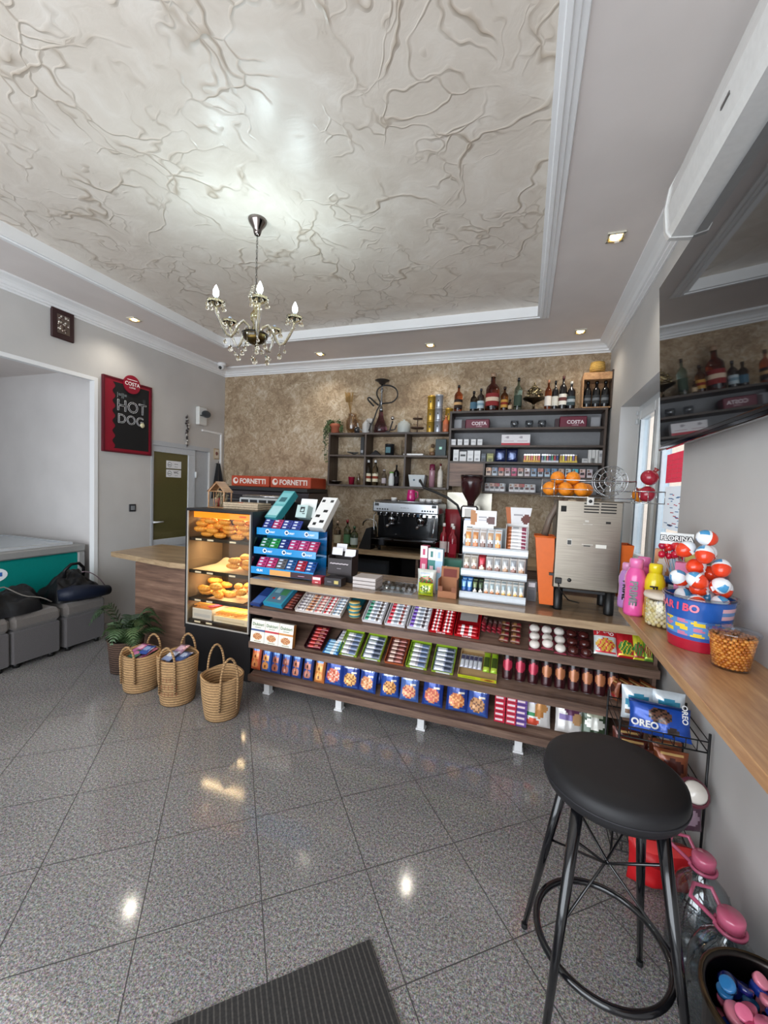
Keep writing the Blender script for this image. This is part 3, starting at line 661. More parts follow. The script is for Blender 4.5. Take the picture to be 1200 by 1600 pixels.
# ---------------------------------------------------------------- ottomans, freezer, jackets
def ottoman(y0, y1, label):
    t = thing('ottoman', (-3.77, (y0+y1)/2, 0), label, 'ottoman', 'grey ottomans in front of the freezer'); h = (y1-y0)/2
    B('fabric', '#565253').box(-.39, -h, .04, 0, h, .31, .012).build('base', t)
    b = B('fabric', '#655f5b'); b.box(-.40, -h-.005, .312, .01, h+.005, .43, .03); b.build('cushion', t)
    for x, y in ((-.35, -h+.05), (-.05, -h+.05), (-.35, h-.05), (-.05, h-.05)): B('satin', '#151515').cyl((x, y, 0), (x, y, .045), .022).build('foot', t)
ottoman(1.56, 2.03, 'grey fabric ottoman cut by the picture edge in the row')
ottoman(2.045, 2.40, 'grey fabric ottoman in the middle of the row, coat sleeve on it')
ottoman(2.44, 2.80, 'grey fabric ottoman next to the potted palm, end of row')
t = thing('chest_freezer', (-4.30, 1.9, 0), 'teal chest freezer with sliding glass lid standing in the alcove', 'freezer')
b = B('gloss', '#0f8079'); b.box(-1.2, -.95, .08, 0, 1.05, .80, .02); b.build('body', t)
b = B('satin', '#8d8c8a'); b.box(-1.22, -.97, .80, .02, 1.07, .875, .012); b.box(-1.22, 1.0, .08, .015, 1.07, .80, .01); b.build('rim', t)
b = B('satin', '#b9bcbf'); b.box(-1.12, -.9, .875, -.04, -.86, .90); b.box(-1.12, .94, .875, -.04, .98, .90); b.box(-.08, -.9, .875, -.04, .98, .90); b.box(-1.12, -.9, .875, -1.08, .98, .90); b.box(-1.12, .02, .875, -.04, .06, .902); b.build('lid_frame', t)
B('gloss', '#b9c6cf').box(-1.08, -.86, .882, -.08, .94, .892).build('lid_glass', t)
b = B('paper', '#e8eef2'); b.at(.002, .28, .68, ry=PI/2); b.lathe([(0,0), (.12,0), (.12,.003), (0,.003)], 24, sx=.55, smooth=False); b.at(); b.use('paper', '#2d63b0').box(.0045, .2, .665, .006, .36, .70); b.text('~~~', .05, (.0065, .28, .682), (0,1,0), (0,0,1), '#ffffff', .02); b.build('round_sticker', t)
# jackets thrown over the ottomans
def heap(name, label, cx, cy, z0, lx, ly, h, col, seed, parts=True):
    t = thing(name, (cx, cy, z0), label, 'jacket'); rr = random.Random(seed); ph = [rr.uniform(0, 6) for _ in range(8)]
    def f(u, v):
        a = 2*PI*u; r = min(1, v*1.02); x = math.cos(a)*r; y = math.sin(a)*r
        ed = 1+.06*math.sin(3*a+ph[0])+.05*math.sin(5*a+ph[1])+.03*math.sin(11*a+ph[6])
        q = max(0, 1-r**4.5); hh = h*q**.55*(.74+.15*math.sin(3.2*x+ph[2]+2*y)+.13*math.sin(4.1*y+ph[3])+.05*math.sin(8*y+6*x+ph[6])); ed *= (abs(math.cos(a))**4+abs(math.sin(a))**4)**-.22
        hh += .010*math.sin(15*x+ph[4]+2.5*math.sin(5*y))*q**.4+.006*math.sin(23*y+ph[5]+3*math.sin(5*x))*q**.4
        return (x*lx*ed, y*ly*ed, max(hh, .004))
    b = B('nylon', col); b.sheet(f, 72, 30); b.build('body_cloth', t)
    return t
t = heap('jacket', 'black puffer jacket crumpled over the ottomans, hood upward', -3.975, 2.63, .434, .195, .225, .25, '#0c0c0f', 4)
b = B('nylon', '#0c0c0f'); b.tube([(.02, -.08+.16*0, .20), (.04, -.09, .27), (.05, -.04, .32), (.05, .03, .32), (.04, .08, .27), (.02, .09, .19)], .014, 8); b.build('hood_loop', t)
b = B('nylon', '#131a2b'); b.tube([(.12, -.20, .07), (.16, -.10, .075), (.19, .02, .07), (.20, .12, .055), (.19, .21, .045)], [.05, .07, .068, .055, .045], 14); b.build('navy_sleeve', t, label='dark navy sleeve')
b = B('satin', '#7c6a72'); b.tube([(.06, .05+.02*i, .235-.0014*i*i) for i in range(13)], .005, 5); b.build('piping', t)
t = heap('jacket', 'grey-black quilted jacket lying across the first two ottomans', -3.975, 2.04, .434, .195, .31, .22, '#17181b', 8)
b = B('satin', '#77726c'); b.tube([(.19-.015*i, .30-.035*i, .05+.02*i+.012*math.sin(i)) for i in range(8)]+[(.06-.01*i, .03-.04*i, .22-.005*i) for i in range(4)], .005, 5); b.build('zip_piping', t)
# ---------------------------------------------------------------- potted palm
t = thing('potted_palm', (-3.02, 2.42, 0), 'green leafy palm in a brown woven pot beside the wood panel', 'plant')
b = B('seagrass_weave', '#5d4436'); b.lathe([(0,.0), (.11,.0), (.13,.25), (.135,.26), (.12,.26), (.115,.2), (0,.2)], 24); b.build('pot', t)
B('matte', '#2a211b').lathe([(0,.205), (.116,.205)], 20, cap=False).build('soil', t)
rr = random.Random(21)
for i in range(20):
    a = rr.uniform(0, 2*PI); L = rr.uniform(.16, .30); up = rr.uniform(.12, .42); b = B('leafy', rr.choice(['#2e4229', '#3a5230', '#26391f', '#48603a']))
    P = lambda s: Vector((math.cos(a)*L*s, math.sin(a)*L*s, .2+up*math.sin(s*2.1)*.9-.08*s*s))
    b.tube([P(s/8) for s in range(9)], [.004-.0003*s for s in range(9)], 5)
    for s in range(2, 17):
        q = s/16; p = P(q); d0 = (P(min(1, q+.05))-P(q-.05)).normalized(); sd = d0.cross(Vector((0,0,1))).normalized()
        for sg in (-1, 1):
            ll = .085*math.sin(PI*(q*.8+.15)); tip = p+sd*sg*ll+d0*ll*.6-Vector((0,0,ll*.25)); wv = d0*.007
            b.add([p-wv, p+wv, (p+tip)/2+wv*1.2+Vector((0,0,.006)), tip, (p+tip)/2-wv*1.2+Vector((0,0,.006))], [(0,1,2,3,4)])
    b.build('frond', t)
# ---------------------------------------------------------------- bar stool
t = thing('bar_stool', (.283, 1.295, 0), 'black round padded bar stool with four tapered metal legs', 'bar stool')
b = B('vinyl', '#1b1a1c'); b.lathe([(0,.715), (.165,.715), (.176,.72), (.183,.735), (.184,.757), (.180,.775), (.168,.784), (.10,.783), (0,.782)], 48); b.col = s2l('#232226'); b.tube([(.1835*math.cos(a*2*PI/48), .1835*math.sin(a*2*PI/48), .746) for a in range(48)], .0025, 5, True); b.build('seat', t)
B('satin', '#101012').lathe([(0,.695), (.11,.695), (.15,.714), (0,.715)], 32).build('seat_plate', t)
LG = [(-.2, .2), (.165, .215), (.2, -.17), (-.165, -.2)]
top = [(-.10, .10), (.10, .10), (.10, -.10), (-.10, -.10)]
for (fx, fy), (tx, ty) in zip(LG, top):
    b = B('gloss', '#0d0d10'); b.cyl((fx, fy, .012), (tx, ty, .70), .0085, .0165, 14)
    lg = b.build('leg', t); B('matte', '#0b0b0b').cyl((fx, fy, 0), (fx, fy, .016), .0105, .0105, 12).build('foot_cap', lg)
b = B('gloss', '#121215'); b.tube([(.178*math.cos(a*2*PI/48), .01+.178*math.sin(a*2*PI/48), .25) for a in range(48)], .0105, 10, True); b.build('foot_ring', t)
for i, j in ((0, 2), (1, 3)):
    b = B('gloss', '#0d0d10'); f = lambda k, z: Vector((top[k][0]+(LG[k][0]-top[k][0])*(1-z/.69), top[k][1]+(LG[k][1]-top[k][1])*(1-z/.69), z))
    b.tube([f(i, .62), (0, 0, .50), f(j, .40)], .004, 6); b.tube([f(j, .62), (.0, .0, .49), f(i, .40)], .004, 6); b.build('cross_brace', t)
# ---------------------------------------------------------------- floor mat
p = [(-.42, 1.255), (-.245, 1.0), (-1.05, .45), (-1.22, .70)]
a = math.atan2(.32, -.264)
t = B('ribbed_rubber'); c0 = Vector((-.42, 1.255)); u = Vector((-.855, -.518)).normalized(); v = Vector((.62, -.84)).normalized(); v = Vector((.5, -.866))
u = Vector((-.74, -.67)).normalized()
rz = math.atan2(u.y, u.x)
b = B('ribbed_rubber'); b.box(0, 0, .0, 1.3, .75, .007, .002)
mt = b.build('floor_mat', loc=(c0.x, c0.y, 0.001), rz=rz, label='dark ribbed rubber doormat on the granite floor', cat='mat')
# ---------------------------------------------------------------- baskets
def basket(name, x, y, r0, r1, h, label, col='#b58f63', letters=None, hs=.12, ha=0):
    t = thing(name, (x, y, 0), label, 'basket')
    wob = random.Random(int(x*-1000)); ph = wob.uniform(0, 6); n = 40; prof = [(0,.004), (r0*.96,0), (r0,.02), ((r0+r1)/2*1.03,h*.5), (r1,h), (r1-.008,h+.003), (r1-.014,h-.01), ((r0+r1)/2*1.0-.012,h*.5), (r0-.014,.02), (0,.018)]
    b = B('seagrass_weave', col); b.lathe(prof, n, cap=False)
    b.v = [(px*(1+.03*math.sin(2*math.atan2(py, px)+ph)), py*(1+.03*math.sin(2*math.atan2(py, px)+ph+2)), pz*(1+.025*math.sin(3*math.atan2(py, px)+ph))) for px, py, pz in b.v]
    b.build('body', t)
    for sgn, nm in ((1, 0), (-1, 1)):
        ang = ha; dx, dy = math.cos(ang), math.sin(ang); ex, ey = -dy, dx
        b = B('seagrass_weave', shade(s2l(col), .95)); ox, oy = ex*sgn*(r1+.004), ey*sgn*(r1+.004)
        pts = [(ox*.93-dx*.055, oy*.93-dy*.055, h*.3)]
        for i in range(15):
            q = PI*i/14; pts.append((ox-dx*.055*math.cos(q)*1.0, oy-dy*.055*math.cos(q), h*.93+hs*math.sin(q)))
        pts.append((ox*.93+dx*.055, oy*.93+dy*.055, h*.3)); b.tube(pts, .0075, 7); b.build('handle', t)
    if letters:
        b = B('paper', '#7b4a33')
        for i, tx in enumerate(letters):
            for j, chh in enumerate(tx):
                a = math.radians(-62)+(j-len(tx)/2)*.17; rr_ = (r0+r1)/2*1.03+.0165
                b.text(chh, .042, (rr_*math.cos(a), rr_*math.sin(a), h*.62-i*.05), (-math.sin(a), math.cos(a), 0), (0,0,1), '#8a5238', .0)
        b.build('printed_words', t)
    return t
basket('woven_basket', -2.655, 2.25, .118, .135, .275, 'woven seagrass basket of pink and blue sachets next to the palm', ha=.2, hs=.10)
basket('woven_basket', -2.27, 2.22, .115, .138, .33, 'woven basket with faded printed words, filled with blue packets', letters=('IIII', 'IIIII', 'IIIII'), ha=.3, hs=.12)
basket('woven_basket', -1.855, 2.19, .112, .14, .28, 'empty open woven basket closest to the candy shelves', ha=1.0, hs=.17)
# ---------------------------------------------------------------- packaging shapes
def paint(base, *layers):
    """layers: ('r',u0,v0,u1,v1,col) rectangle, ('e',u,v,ru,rv,col) ellipse, ('d',u,v,ru,rv,col1,col2,n) speckled ellipse, ('s',v0,v1,n,col) stripes"""
    base = s2l(base); L = [[*l[:-1], s2l(l[-1])] if l[0] != 'd' else [*l[:5], s2l(l[5]), s2l(l[6])] for l in layers]
    def cf(u, v):
        c = base
        for l in L:
            k = l[0]
            if k == 'r' and l[1] <= u <= l[3] and l[2] <= v <= l[4]: c = l[5]
            elif k == 'e' and ((u-l[1])/l[3])**2+((v-l[2])/l[4])**2 <= 1: c = l[5]
            elif k == 'd' and ((u-l[1])/l[3])**2+((v-l[2])/l[4])**2 <= 1: c = l[5] if math.sin(u*47+v*13)*math.sin(v*61-u*17) > -.1 else l[6]
            elif k == 's' and l[1] <= v <= l[2] and math.sin(u*l[3]*PI) > 0: c = l[4]
        return c
    return cf
def pouch(w, h, t, cf, mat='foil', nu=12, nv=16, seal=.05, back=None):
    """upright filled bag standing at z=0, front towards -y"""
    b = B(mat); bk = s2l(back) if back else cf(.5, .03)
    def prof(u, v):
        e = min(1, max(0, (v-.0)/.25)); e2 = min(1, max(0, (1-v)/.32))
        return (1-abs(2*u-1)**3)**.6*(1-(1-e)**2)**.5*(1-(1-e2)**2)**.5*t/2*(1+.10*math.sin(9*v+5*u)+.06*math.sin(23*u))
    wd = lambda v: w*(1-.05*math.sin(PI*v))
    b.sheet(lambda u, v: ((u-.5)*wd(v), -prof(u, v)-.0012, v*h), nu, nv, cf)
    b.sheet(lambda u, v: ((.5-u)*wd(v), prof(1-u, v)+.0012, v*h), nu, nv, lambda u, v: bk)
    return b
def carton(w, d, h, cf, side=None, top=None, mat='print', nu=12, nv=14, c=0.0):
    b = B(mat); s_ = s2l(side) if side else cf(.02, .5); tp = s2l(top) if top else s_
    b.sheet(lambda u, v: ((u-.5)*w, -d/2, v*h), nu, nv, cf, False)
    b.col = s_; b.add([(-w/2,-d/2,0), (w/2,-d/2,0), (w/2,d/2,0), (-w/2,d/2,0), (-w/2,-d/2,h), (w/2,-d/2,h), (w/2,d/2,h), (-w/2,d/2,h)], [(0,3,2,1), (1,2,6,5), (2,3,7,6), (3,0,4,7), (4,5,6,7)], cols=[s_, s_, s_, s_, tp])
    return b
def flat_carton(w, d, h, cf, side=None, mat='print', nu=14, nv=12):
    """low box whose printed face is the top"""
    b = B(mat); s_ = s2l(side) if side else cf(.02, .5); b.col = s_
    b.sheet(lambda u, v: ((u-.5)*w, (v-.5)*d, h), nu, nv, cf, False)
    b.add([(-w/2,-d/2,0), (w/2,-d/2,0), (w/2,d/2,0), (-w/2,d/2,0), (-w/2,-d/2,h), (w/2,-d/2,h), (w/2,d/2,h), (-w/2,d/2,h)], [(0,3,2,1), (0,1,5,4), (1,2,6,5), (2,3,7,6), (3,0,4,7)]); return b
def bar(L, w, t, cf, mat='foil', n=14):
    """wrapped bar lying along x, z=0 at its underside, crimped ends"""
    b = B(mat); m = 8; vs = []; fs = []; cc = []
    for i in range(n+1):
        u = i/n; e = min(1, min(u, 1-u)/.12); k = .12+.88*math.sin(e*PI/2); ww = w*(1.0-.12*math.sin(e*PI/2))
        for j in range(m):
            a = 2*PI*j/m; ca, sa = math.cos(a), math.sin(a); vs.append(((u-.5)*L, ww/2*math.copysign(abs(ca)**.6, ca), t/2+t/2*k*math.copysign(abs(sa)**.7, sa)))
    for i in range(n):
        for j in range(m):
            q = (j+1) % m; fs.append((i*m+j, (i+1)*m+j, (i+1)*m+q, i*m+q)); v = (j+.5)/m*2
            cc.append(cf((i+.5)/n, v if v < 1 else .5))
    fs += [tuple(range(m)), tuple(n*m+j for j in reversed(range(m)))]; cc += [cf(.02, .5)]*2
    b.add(vs, fs, True, cc); return b
_des = {}
def mesh_of(key, fn):
    if key not in _des:
        o = fn().build(key); _des[key] = o.data; bpy.data.objects.remove(o)
    return _des[key]
def place(key, fn, name, label, cat, M, group=None, parent=None, kind=None):
    o = bpy.data.objects.new(name, mesh_of(key, fn)); COL.objects.link(o)
    if parent: o.parent = parent
    if isinstance(M, Matrix): o.matrix_local = M
    else: o.location = M
    return tag(o, label, cat, group, kind)
def TR(x, y, z, rx=0, ry=0, rz=0, s=1): return Matrix.Translation((x, y, z)) @ Matrix.Rotation(rz, 4, 'Z') @ Matrix.Rotation(rx, 4, 'X') @ Matrix.Rotation(ry, 4, 'Y') @ Matrix.Scale(s, 4)
PYK = (lambda p: 957+(p-390)*.19, lambda p: 1012+(p-390)*.21, lambda p: 1068+(p-390)*.25)
def SX(px, k, y=2.56): return at_y(px, PYK[k](px), y).x
def SH(k, x, v, w=0, rx=TILT, rz=0): 
    return Matrix.Translation((x, CF+.02+v*ct-w*st, SHZ[k]-.010+v*st+w*ct)) @ Matrix.Rotation(rz, 4, 'Z') @ Matrix.Rotation(rx, 4, 'X')
def ordl(i): return ORD[i]
def lit(n): return n
# printed front styles
NAVY = '#1d3f8f'
def shade_hex(c, k): return '#%02x%02x%02x' % tuple(int(int(c[i:i+2], 16)*k) for i in (1, 3, 5))

class Pile:
    """drops equal ellipsoids on one another so that none crosses another"""
    def __init__(s, a, b, c, floor): s.a, s.b, s.c, s.floor, s.p = a, b, c, floor, []
    def drop(s, pick, tries=30, limit=9):
        best = None
        for _ in range(tries):
            x, y = pick(); z = s.floor
            for px, py, pz in s.p:
                q = 1-((x-px)/(2*s.a))**2-((y-py)/(2*s.b))**2
                if q > 0: z = max(z, pz+2*s.c*math.sqrt(q))
            if best is None or z < best[2]: best = (x, y, z)
        if best[2] > limit: return None
        s.p.append(best); return best
# ================================================================ candy shelves: bottom row
def cookiebag(main, blob, blob2, band=None, lab=True):
    ly = [('r', .12, .70, .88, .86, '#dfe8f4'), ('d', .5, .34, .36, .22, blob, blob2), ('r', .12, .06, .9, .10, '#3d68b8')]
    if band: ly.append(('r', 0, .93, 1, 1, band))
    ly.append(('r', .55, .54, .85, .60, '#f2e7d8'))
    return lambda: pouch(.118, .175, .05, paint(main, *ly), nu=14, nv=18, back=main).text('7DAYS', .034, (0, -.024, .138), col='#27509e', bold=.03)
def longpack(main, c1, c2, oval=True):
    ly = [('r', .15, .72, .85, .9, '#5b86c8'), ('r', .2, .78, .8, .84, '#e6eef8')]
    ly += [('e', .5, .50, .36, .13, c1), ('e', .5, .50, .12, .05, c2), ('e', .5, .22, .36, .13, c1), ('e', .5, .22, .12, .05, c2)]
    return lambda: pouch(.075, .185, .045, paint(main, *ly), nu=12, nv=20, back=NAVY)
FT = lambda k, x, d, extra: SH(k, x, .032, .004, rx=TILT+extra) @ Matrix.Translation((0, d/2, 0))
K = 2
row = [  # px centre, key, design, colour words
 (398, longpack('#e2683c', '#f29a5c', '#8a3a20'), 'orange and blue cookie sleeve'), (414, longpack('#3c68b8', '#f2a45c', '#7a4020'), 'blue cookie sleeve with ring biscuits'),
 (429, longpack('#23468f', '#a8604a', '#5a2a20'), 'navy cookie sleeve with dark filling'), (445, longpack('#23468f', '#9a5648', '#d8a090'), 'navy cookie sleeve with brown filling'),
 (461, longpack('#24458c', '#c47a60', '#4a251c'), 'navy sleeve with rose-brown oval biscuits'), (479, longpack('#24458c', '#b87462', '#3e231c'), 'navy sleeve with dark brown oval biscuits'),
 (497, longpack('#d98040', '#f6b062', '#7c4522'), 'orange sleeve with two ring biscuits')]
for i, (px, d, l) in enumerate(row):
    place('sleeve%d' % i, d, 'cookie_pack', l+', '+ORD[i]+' from the baskets on bottom shelf', 'cookies', SH(K, SX(px, K, 2.55), .045, .018, rx=-.2, rz=.04*math.sin(i*3)) @ Matrix.Scale(1.08, 4))
row = [(520, '#28479c', '#d8654a', '#f4c0a8', None, 'blue bag with red-brown croissant picture', 1.1), (546, '#243c8c', '#e8b060', '#9c5a28', '#c8505a', 'blue snack bag with chocolate band and golden pieces', 1), (572, '#2a4a9c', '#e08c5c', '#f6cda0', '#9bb840', 'blue snack bag with green top stripe', 1),
       (607, '#2b51a8', '#e6a458', '#8a5028', '#cfd6ec', 'blue snack bag with pale top and ring biscuit', 1), (637, '#5674b8', '#e6a878', '#c05048', '#d9a068', 'light blue snack bag with two round cookies', 1), (673, '#25439a', '#c8604a', '#eaa070', '#a02a3c', 'blue snack bag with dark red top stripe', 1.08),
       (711, '#26418f', '#c8703c', '#f0b070', '#c8505e', 'blue snack bag with pink top stripe', 1.08), (743, '#3a56a4', '#c08a58', '#7a5038', '#d8a068', 'blue snack bag with tan top stripe leaning sideways', 1.05)]
for i, (px, m, c1, c2, bd, l, s_) in enumerate(row):
    place('cbag%d' % i, cookiebag(m, c1, c2, bd), 'snack_bag', l+', on the bottom shelf', 'snack bag', SH(K, SX(px, K, 2.56), .05, .02, rx=-.22, rz=(.0, .1, -.1, .15, .05, -.05, .05, -.12)[i]) @ Matrix.Scale(s_*1.09, 4))
place('cbagside', lambda: pouch(.06, .17, .06, paint('#1f3a86', ('r', 0, .93, 1, 1, '#c9a070'))), 'snack_bag', 'blue snack bag turned edge-on behind the green-striped one', 'snack bag', SH(K, SX(590, K, 2.6), .13, 0.03, rx=-.2, rz=.5))
for c, (px, cl, cn) in enumerate(((778, '#c2213c', 'red'), (796, '#c83048', 'crimson'), (811, '#6a4a94', 'purple'))):
    for r in range(5):
        place('wafer'+cn, lambda: carton(.062, .10, .033, paint(cl, ('r', .1, .35, .75, .7, '#f0d8dc'), ('r', 0, 0, 1, .12, shade_hex(cl, .7))), nu=10, nv=8), 'wafer_box', f'small {cn} wafer box, {ORD[r]} up its column beside white cookie bag', 'wafer box',
              Matrix.Translation((SX(px, K, 2.55), CF+.075, SHZ[K]+.032+.0338*r)), 'stacked small wafer boxes')
place('wb1', lambda: pouch(.15, .19, .05, paint('#eeeae6', ('e', .62, .62, .26, .17, '#d99a5c'), ('e', .55, .42, .2, .12, '#c98648'), ('r', .1, .72, .45, .88, '#c8bfd2'), ('r', .05, .34, .4, .44, '#2f8f55'), ('e', .3, .16, .24, .12, '#e2583e')), nu=18, nv=18), 'snack_bag', 'white cookie bag with round golden cookies beside the purple wafer boxes', 'snack bag', SH(K, SX(836, K, 2.56), .06, .025, rx=-.12, rz=.05))
place('wb2', lambda: pouch(.15, .17, .045, paint('#ece8e4', ('e', .62, .8, .3, .2, '#6e3f5e'), ('e', .8, .5, .2, .2, '#d9a878'), ('r', .15, .45, .6, .6, '#8c78b0')), nu=16, nv=16), 'snack_bag', 'white cookie bag with purple filling behind the stool seat', 'snack bag', SH(K, SX(885, K, 2.56), .06, .025, rx=-.2, rz=.05))
place('wb3', lambda: pouch(.15, .16, .05, paint('#33452f', ('e', .5, .5, .36, .2, '#e8e6dc'), ('r', .2, .75, .8, .85, '#c8c8b0')), nu=14, nv=14), 'snack_bag', 'dark green bag with white oval label behind the stool seat', 'snack bag', SH(K, SX(925, K, 2.56), .06, .025, rx=-.3, rz=-.05))
# ================================================================ middle row
K = 1
def bixbox(band, nm):
    return lambda: carton(.118, .035, .165, paint('#f1ebdc', ('r', 0, .5, 1, .60, band), ('d', .5, .27, .32, .15, '#d8a06c', '#a85c3a'), ('r', .12, .70, .88, .72, '#c9c2b0'), ('r', .3, .05, .8, .07, '#b0a890')), top='#efe9da', nu=18, nv=24).text('Dulciori', .03, (0, -.0186, .132), col='#3f6b46', bold=.02).text('—', .05, (0, -.0186, .112), col='#3f6b46')
for i, (px, bd, l) in enumerate(((407, '#3c4f80', 'navy'), (435, '#c2323e', 'red'), (458, '#d08a48', 'orange'))):
    place('bix'+l, bixbox(bd, l), 'biscuit_box', f'upright cream biscuit box with {l} band at the front of the middle shelf', 'biscuit box', Matrix.Translation((CL+.07+i*.12, CF-.002+.022, SHZ[K]+.0)) @ Matrix.Rotation(-.12, 4, 'X'))
def tray(w, d, h, wall, inner, back_h=.0, back=None):
    """open display tray, opening to +z, front wall at -y"""
    b = B('print', wall); e = .002; b.box(-w/2, -d/2, 0, w/2, d/2, e); b.box(-w/2, -d/2, e, w/2, -d/2+e, h*.55); b.box(-w/2, -d/2+e, e, -w/2+e, d/2, h); b.box(w/2-e, -d/2+e, e, w/2, d/2, h); b.box(-w/2+e, d/2-e, e, w/2-e, d/2, h)
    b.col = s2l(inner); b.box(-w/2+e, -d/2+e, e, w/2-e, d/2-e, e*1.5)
    if back_h:
        cf = back or (lambda u, v: s2l(wall)); b.sheet(lambda u, v: ((u-.5)*w, d/2-.0005, h+v*back_h), 14, 8, cf, False); b.col = s2l(wall); b.box(-w/2, d/2, h, w/2, d/2+.0015, h+back_h)
    return b
def tray_of_bars(k, px, w, d, h, wall, inner, barcf, nb, traylabel, barlabel, back_h=0, back=None, extra=.24, v=.105, cols=1, L=None, name='bar', cat='bar', x=None, lid=None, grp=None, tag_strip=None, y=2.58):
    x = SX(px, k, y) if x is None else x; M = FT(k, x, d, extra); key = traylabel[:30]
    def mk():
        b = tray(w, d, h, wall, inner, back_h, back)
        if tag_strip:
            b.use('paper', '#f2f4f4').box(-w*.3, -d/2-.0012, h*.08, w*.35, -d/2-.0004, h*.5); b.text(tag_strip, h*.3, (0, -d/2-.0015, h*.28), col='#2d6a9c', bold=.02)
        return b
    place('tray'+key, mk, 'display_tray', traylabel, 'display tray', M)
    LL = L or (w-.012)/cols-.002; st_ = (d-.012)/nb
    for c in range(cols):
        for i in range(nb):
            m = M @ Matrix.Translation(((-w/2+.006+(c+.5)*(w-.012)/cols), -d/2+.006+st_*(i+.5), .007)) @ Matrix.Rotation(.0+.04*math.sin(i*5+px), 4, 'Z') @ Matrix.Rotation(.25, 4, 'X')
            cl = ('column nearest the palm, ' if c == 0 else 'next column, ') if cols > 1 else ''
            place('bar'+key, lambda: bar(LL, st_*1.02, h*.55, barcf), name, f'{barlabel}, {ORD[i]} up from shelf edge'+(', '+cl[:-2] if cl else ''), cat, m, grp or barlabel)
BK = lambda base, *l: paint(base, *l)
tray_of_bars(K, 492, .135, .19, .03, '#3a1418', '#2a0f12', BK('#7c1c24', ('r', .2, .2, .5, .8, '#c23a34'), ('r', .55, .3, .8, .6, '#e08a70'), ('r', 0, 0, .12, 1, '#2a1518')), 6, 'dark red display tray of chocolate bars beside the cream biscuit boxes', 'red and black chocolate bar', grp='chocolate bars in the dark red tray')
for i in range(4): place('cornybar', lambda: bar(.13, .036, .02, BK('#1b1820', ('r', .15, .3, .85, .75, '#d9d4dc'), ('r', .3, .1, .7, .25, '#5a3038'))), 'cereal_bar', f'black wrapped bar with white lettering, {ORD[i]} down, atop blue bars', 'bar', SH(K, SX(530, K), .13+.03*i, .03, rx=TILT+.2), 'black bars with white lettering')
for i in range(5): place('bluebar', lambda: bar(.12, .032, .018, BK('#2c72b4', ('r', .15, .3, .85, .75, '#9cc8e8'), ('r', .5, .1, .7, .9, '#e8f0f6'))), 'cereal_bar', f'blue wrapped bar, {ORD[i]} up from the shelf edge near black bars', 'bar', SH(K, SX(519, K), .022+.024*i, .014+.003*i, rx=TILT+.2), 'blue bars on the middle shelf')
GB = BK('#a9a5ae', ('r', .1, .2, .45, .8, '#e4e2e6'), ('r', .6, .3, .9, .7, '#5c6c8c'), ('r', 0, 0, .12, 1, '#8aa848'))
GBk = paint('#e9ece2', ('e', .7, .6, .16, .2, '#6a4038'), ('r', 0, 0, .12, 1, '#a8c83c'), ('r', .2, .5, .5, .7, '#7a9c58'))
for i, (px, nm, lbl) in enumerate(((545, 'first green-edged', 'beside the blue bars'), (581, 'second green-edged', 'beside the brown tray'), (651, 'third green-edged', 'on far side of the brown tray'), (691, 'fourth green-edged', 'beside the yellow-fronted box'))):
    tray_of_bars(K, px, .138, .19, .032, '#a3c436', '#5f7a2c', (GB, BK('#9aa0b4', ('r', .1, .2, .5, .8, '#dfe2ea'), ('r', .6, .2, .9, .8, '#3c4458')))[i % 2], 5, f'{nm} cereal bar tray {lbl}', f'silver cereal bar in {nm} tray', .03, GBk, tag_strip='-----', grp=f'cereal bars in the {nm} tray')
tray_of_bars(K, 617, .13, .20, .032, '#c0613a', '#5a2a20', BK('#6c3a34', ('r', .15, .2, .45, .8, '#c8a898'), ('r', .6, .3, .85, .7, '#9c5a50')), 6, 'orange-brown display tray of chocolate bars between green-edged trays', 'brown chocolate bar in orange-brown tray', .02, grp='bars in the orange-brown tray')
M = FT(K, SX(744, K), .19, .25)
place('yellowbox', lambda: tray(.235, .19, .035, '#c9ad84', '#a88a60', .05, lambda u, v: s2l('#cdb188')), 'display_box', 'brown cardboard display box with bright yellow front panel', 'display box', M)
o = place('yf', lambda: B('print').sheet(lambda u, v: ((u-.5)*.235, -.0968, .0+v*.034), 20, 6, paint('#d6e02a', ('r', .62, .1, .95, .8, '#e8b040'), ('e', .8, .5, .08, .3, '#a86428')), False).text('~~~~~~', .022, (-.05, -.0975, .017), col='#3a7a38', bold=.03), 'yellow_front', None, None, Matrix.Identity(4), parent=bpy.data.objects[[x.name for x in bpy.data.objects if x.name.startswith('display_box')][-1]])
for i in range(5): place('greybar', lambda: bar(.10, .03, .018, BK('#bcbcc8', ('r', .1, .2, .5, .8, '#eceef4'), ('r', .6, .2, .85, .8, '#54506c'))), 'cereal_bar', f'grey cereal bar standing {ORD[i]} in the yellow-fronted box', 'bar', M @ Matrix.Translation((-.098+.027*i, .0, .03)) @ Matrix.Rotation(PI/2, 4, 'Z') @ Matrix.Rotation(.05, 4, 'Y'), 'grey cereal bars in the yellow-fronted box')
for i in range(2): place('limebar', lambda: bar(.14, .045, .025, BK('#9cc02c', ('r', .2, .3, .7, .7, '#4c5a28'), ('r', .1, .1, .2, .9, '#c8e050'))), 'cereal_bar', f'lime green bar with dark lettering, {ORD[i]} after the grey ones', 'bar', M @ Matrix.Translation((.052+.046*i, .01, .034)) @ Matrix.Rotation(PI/2, 4, 'Z'), 'lime green bars in the yellow-fronted box')
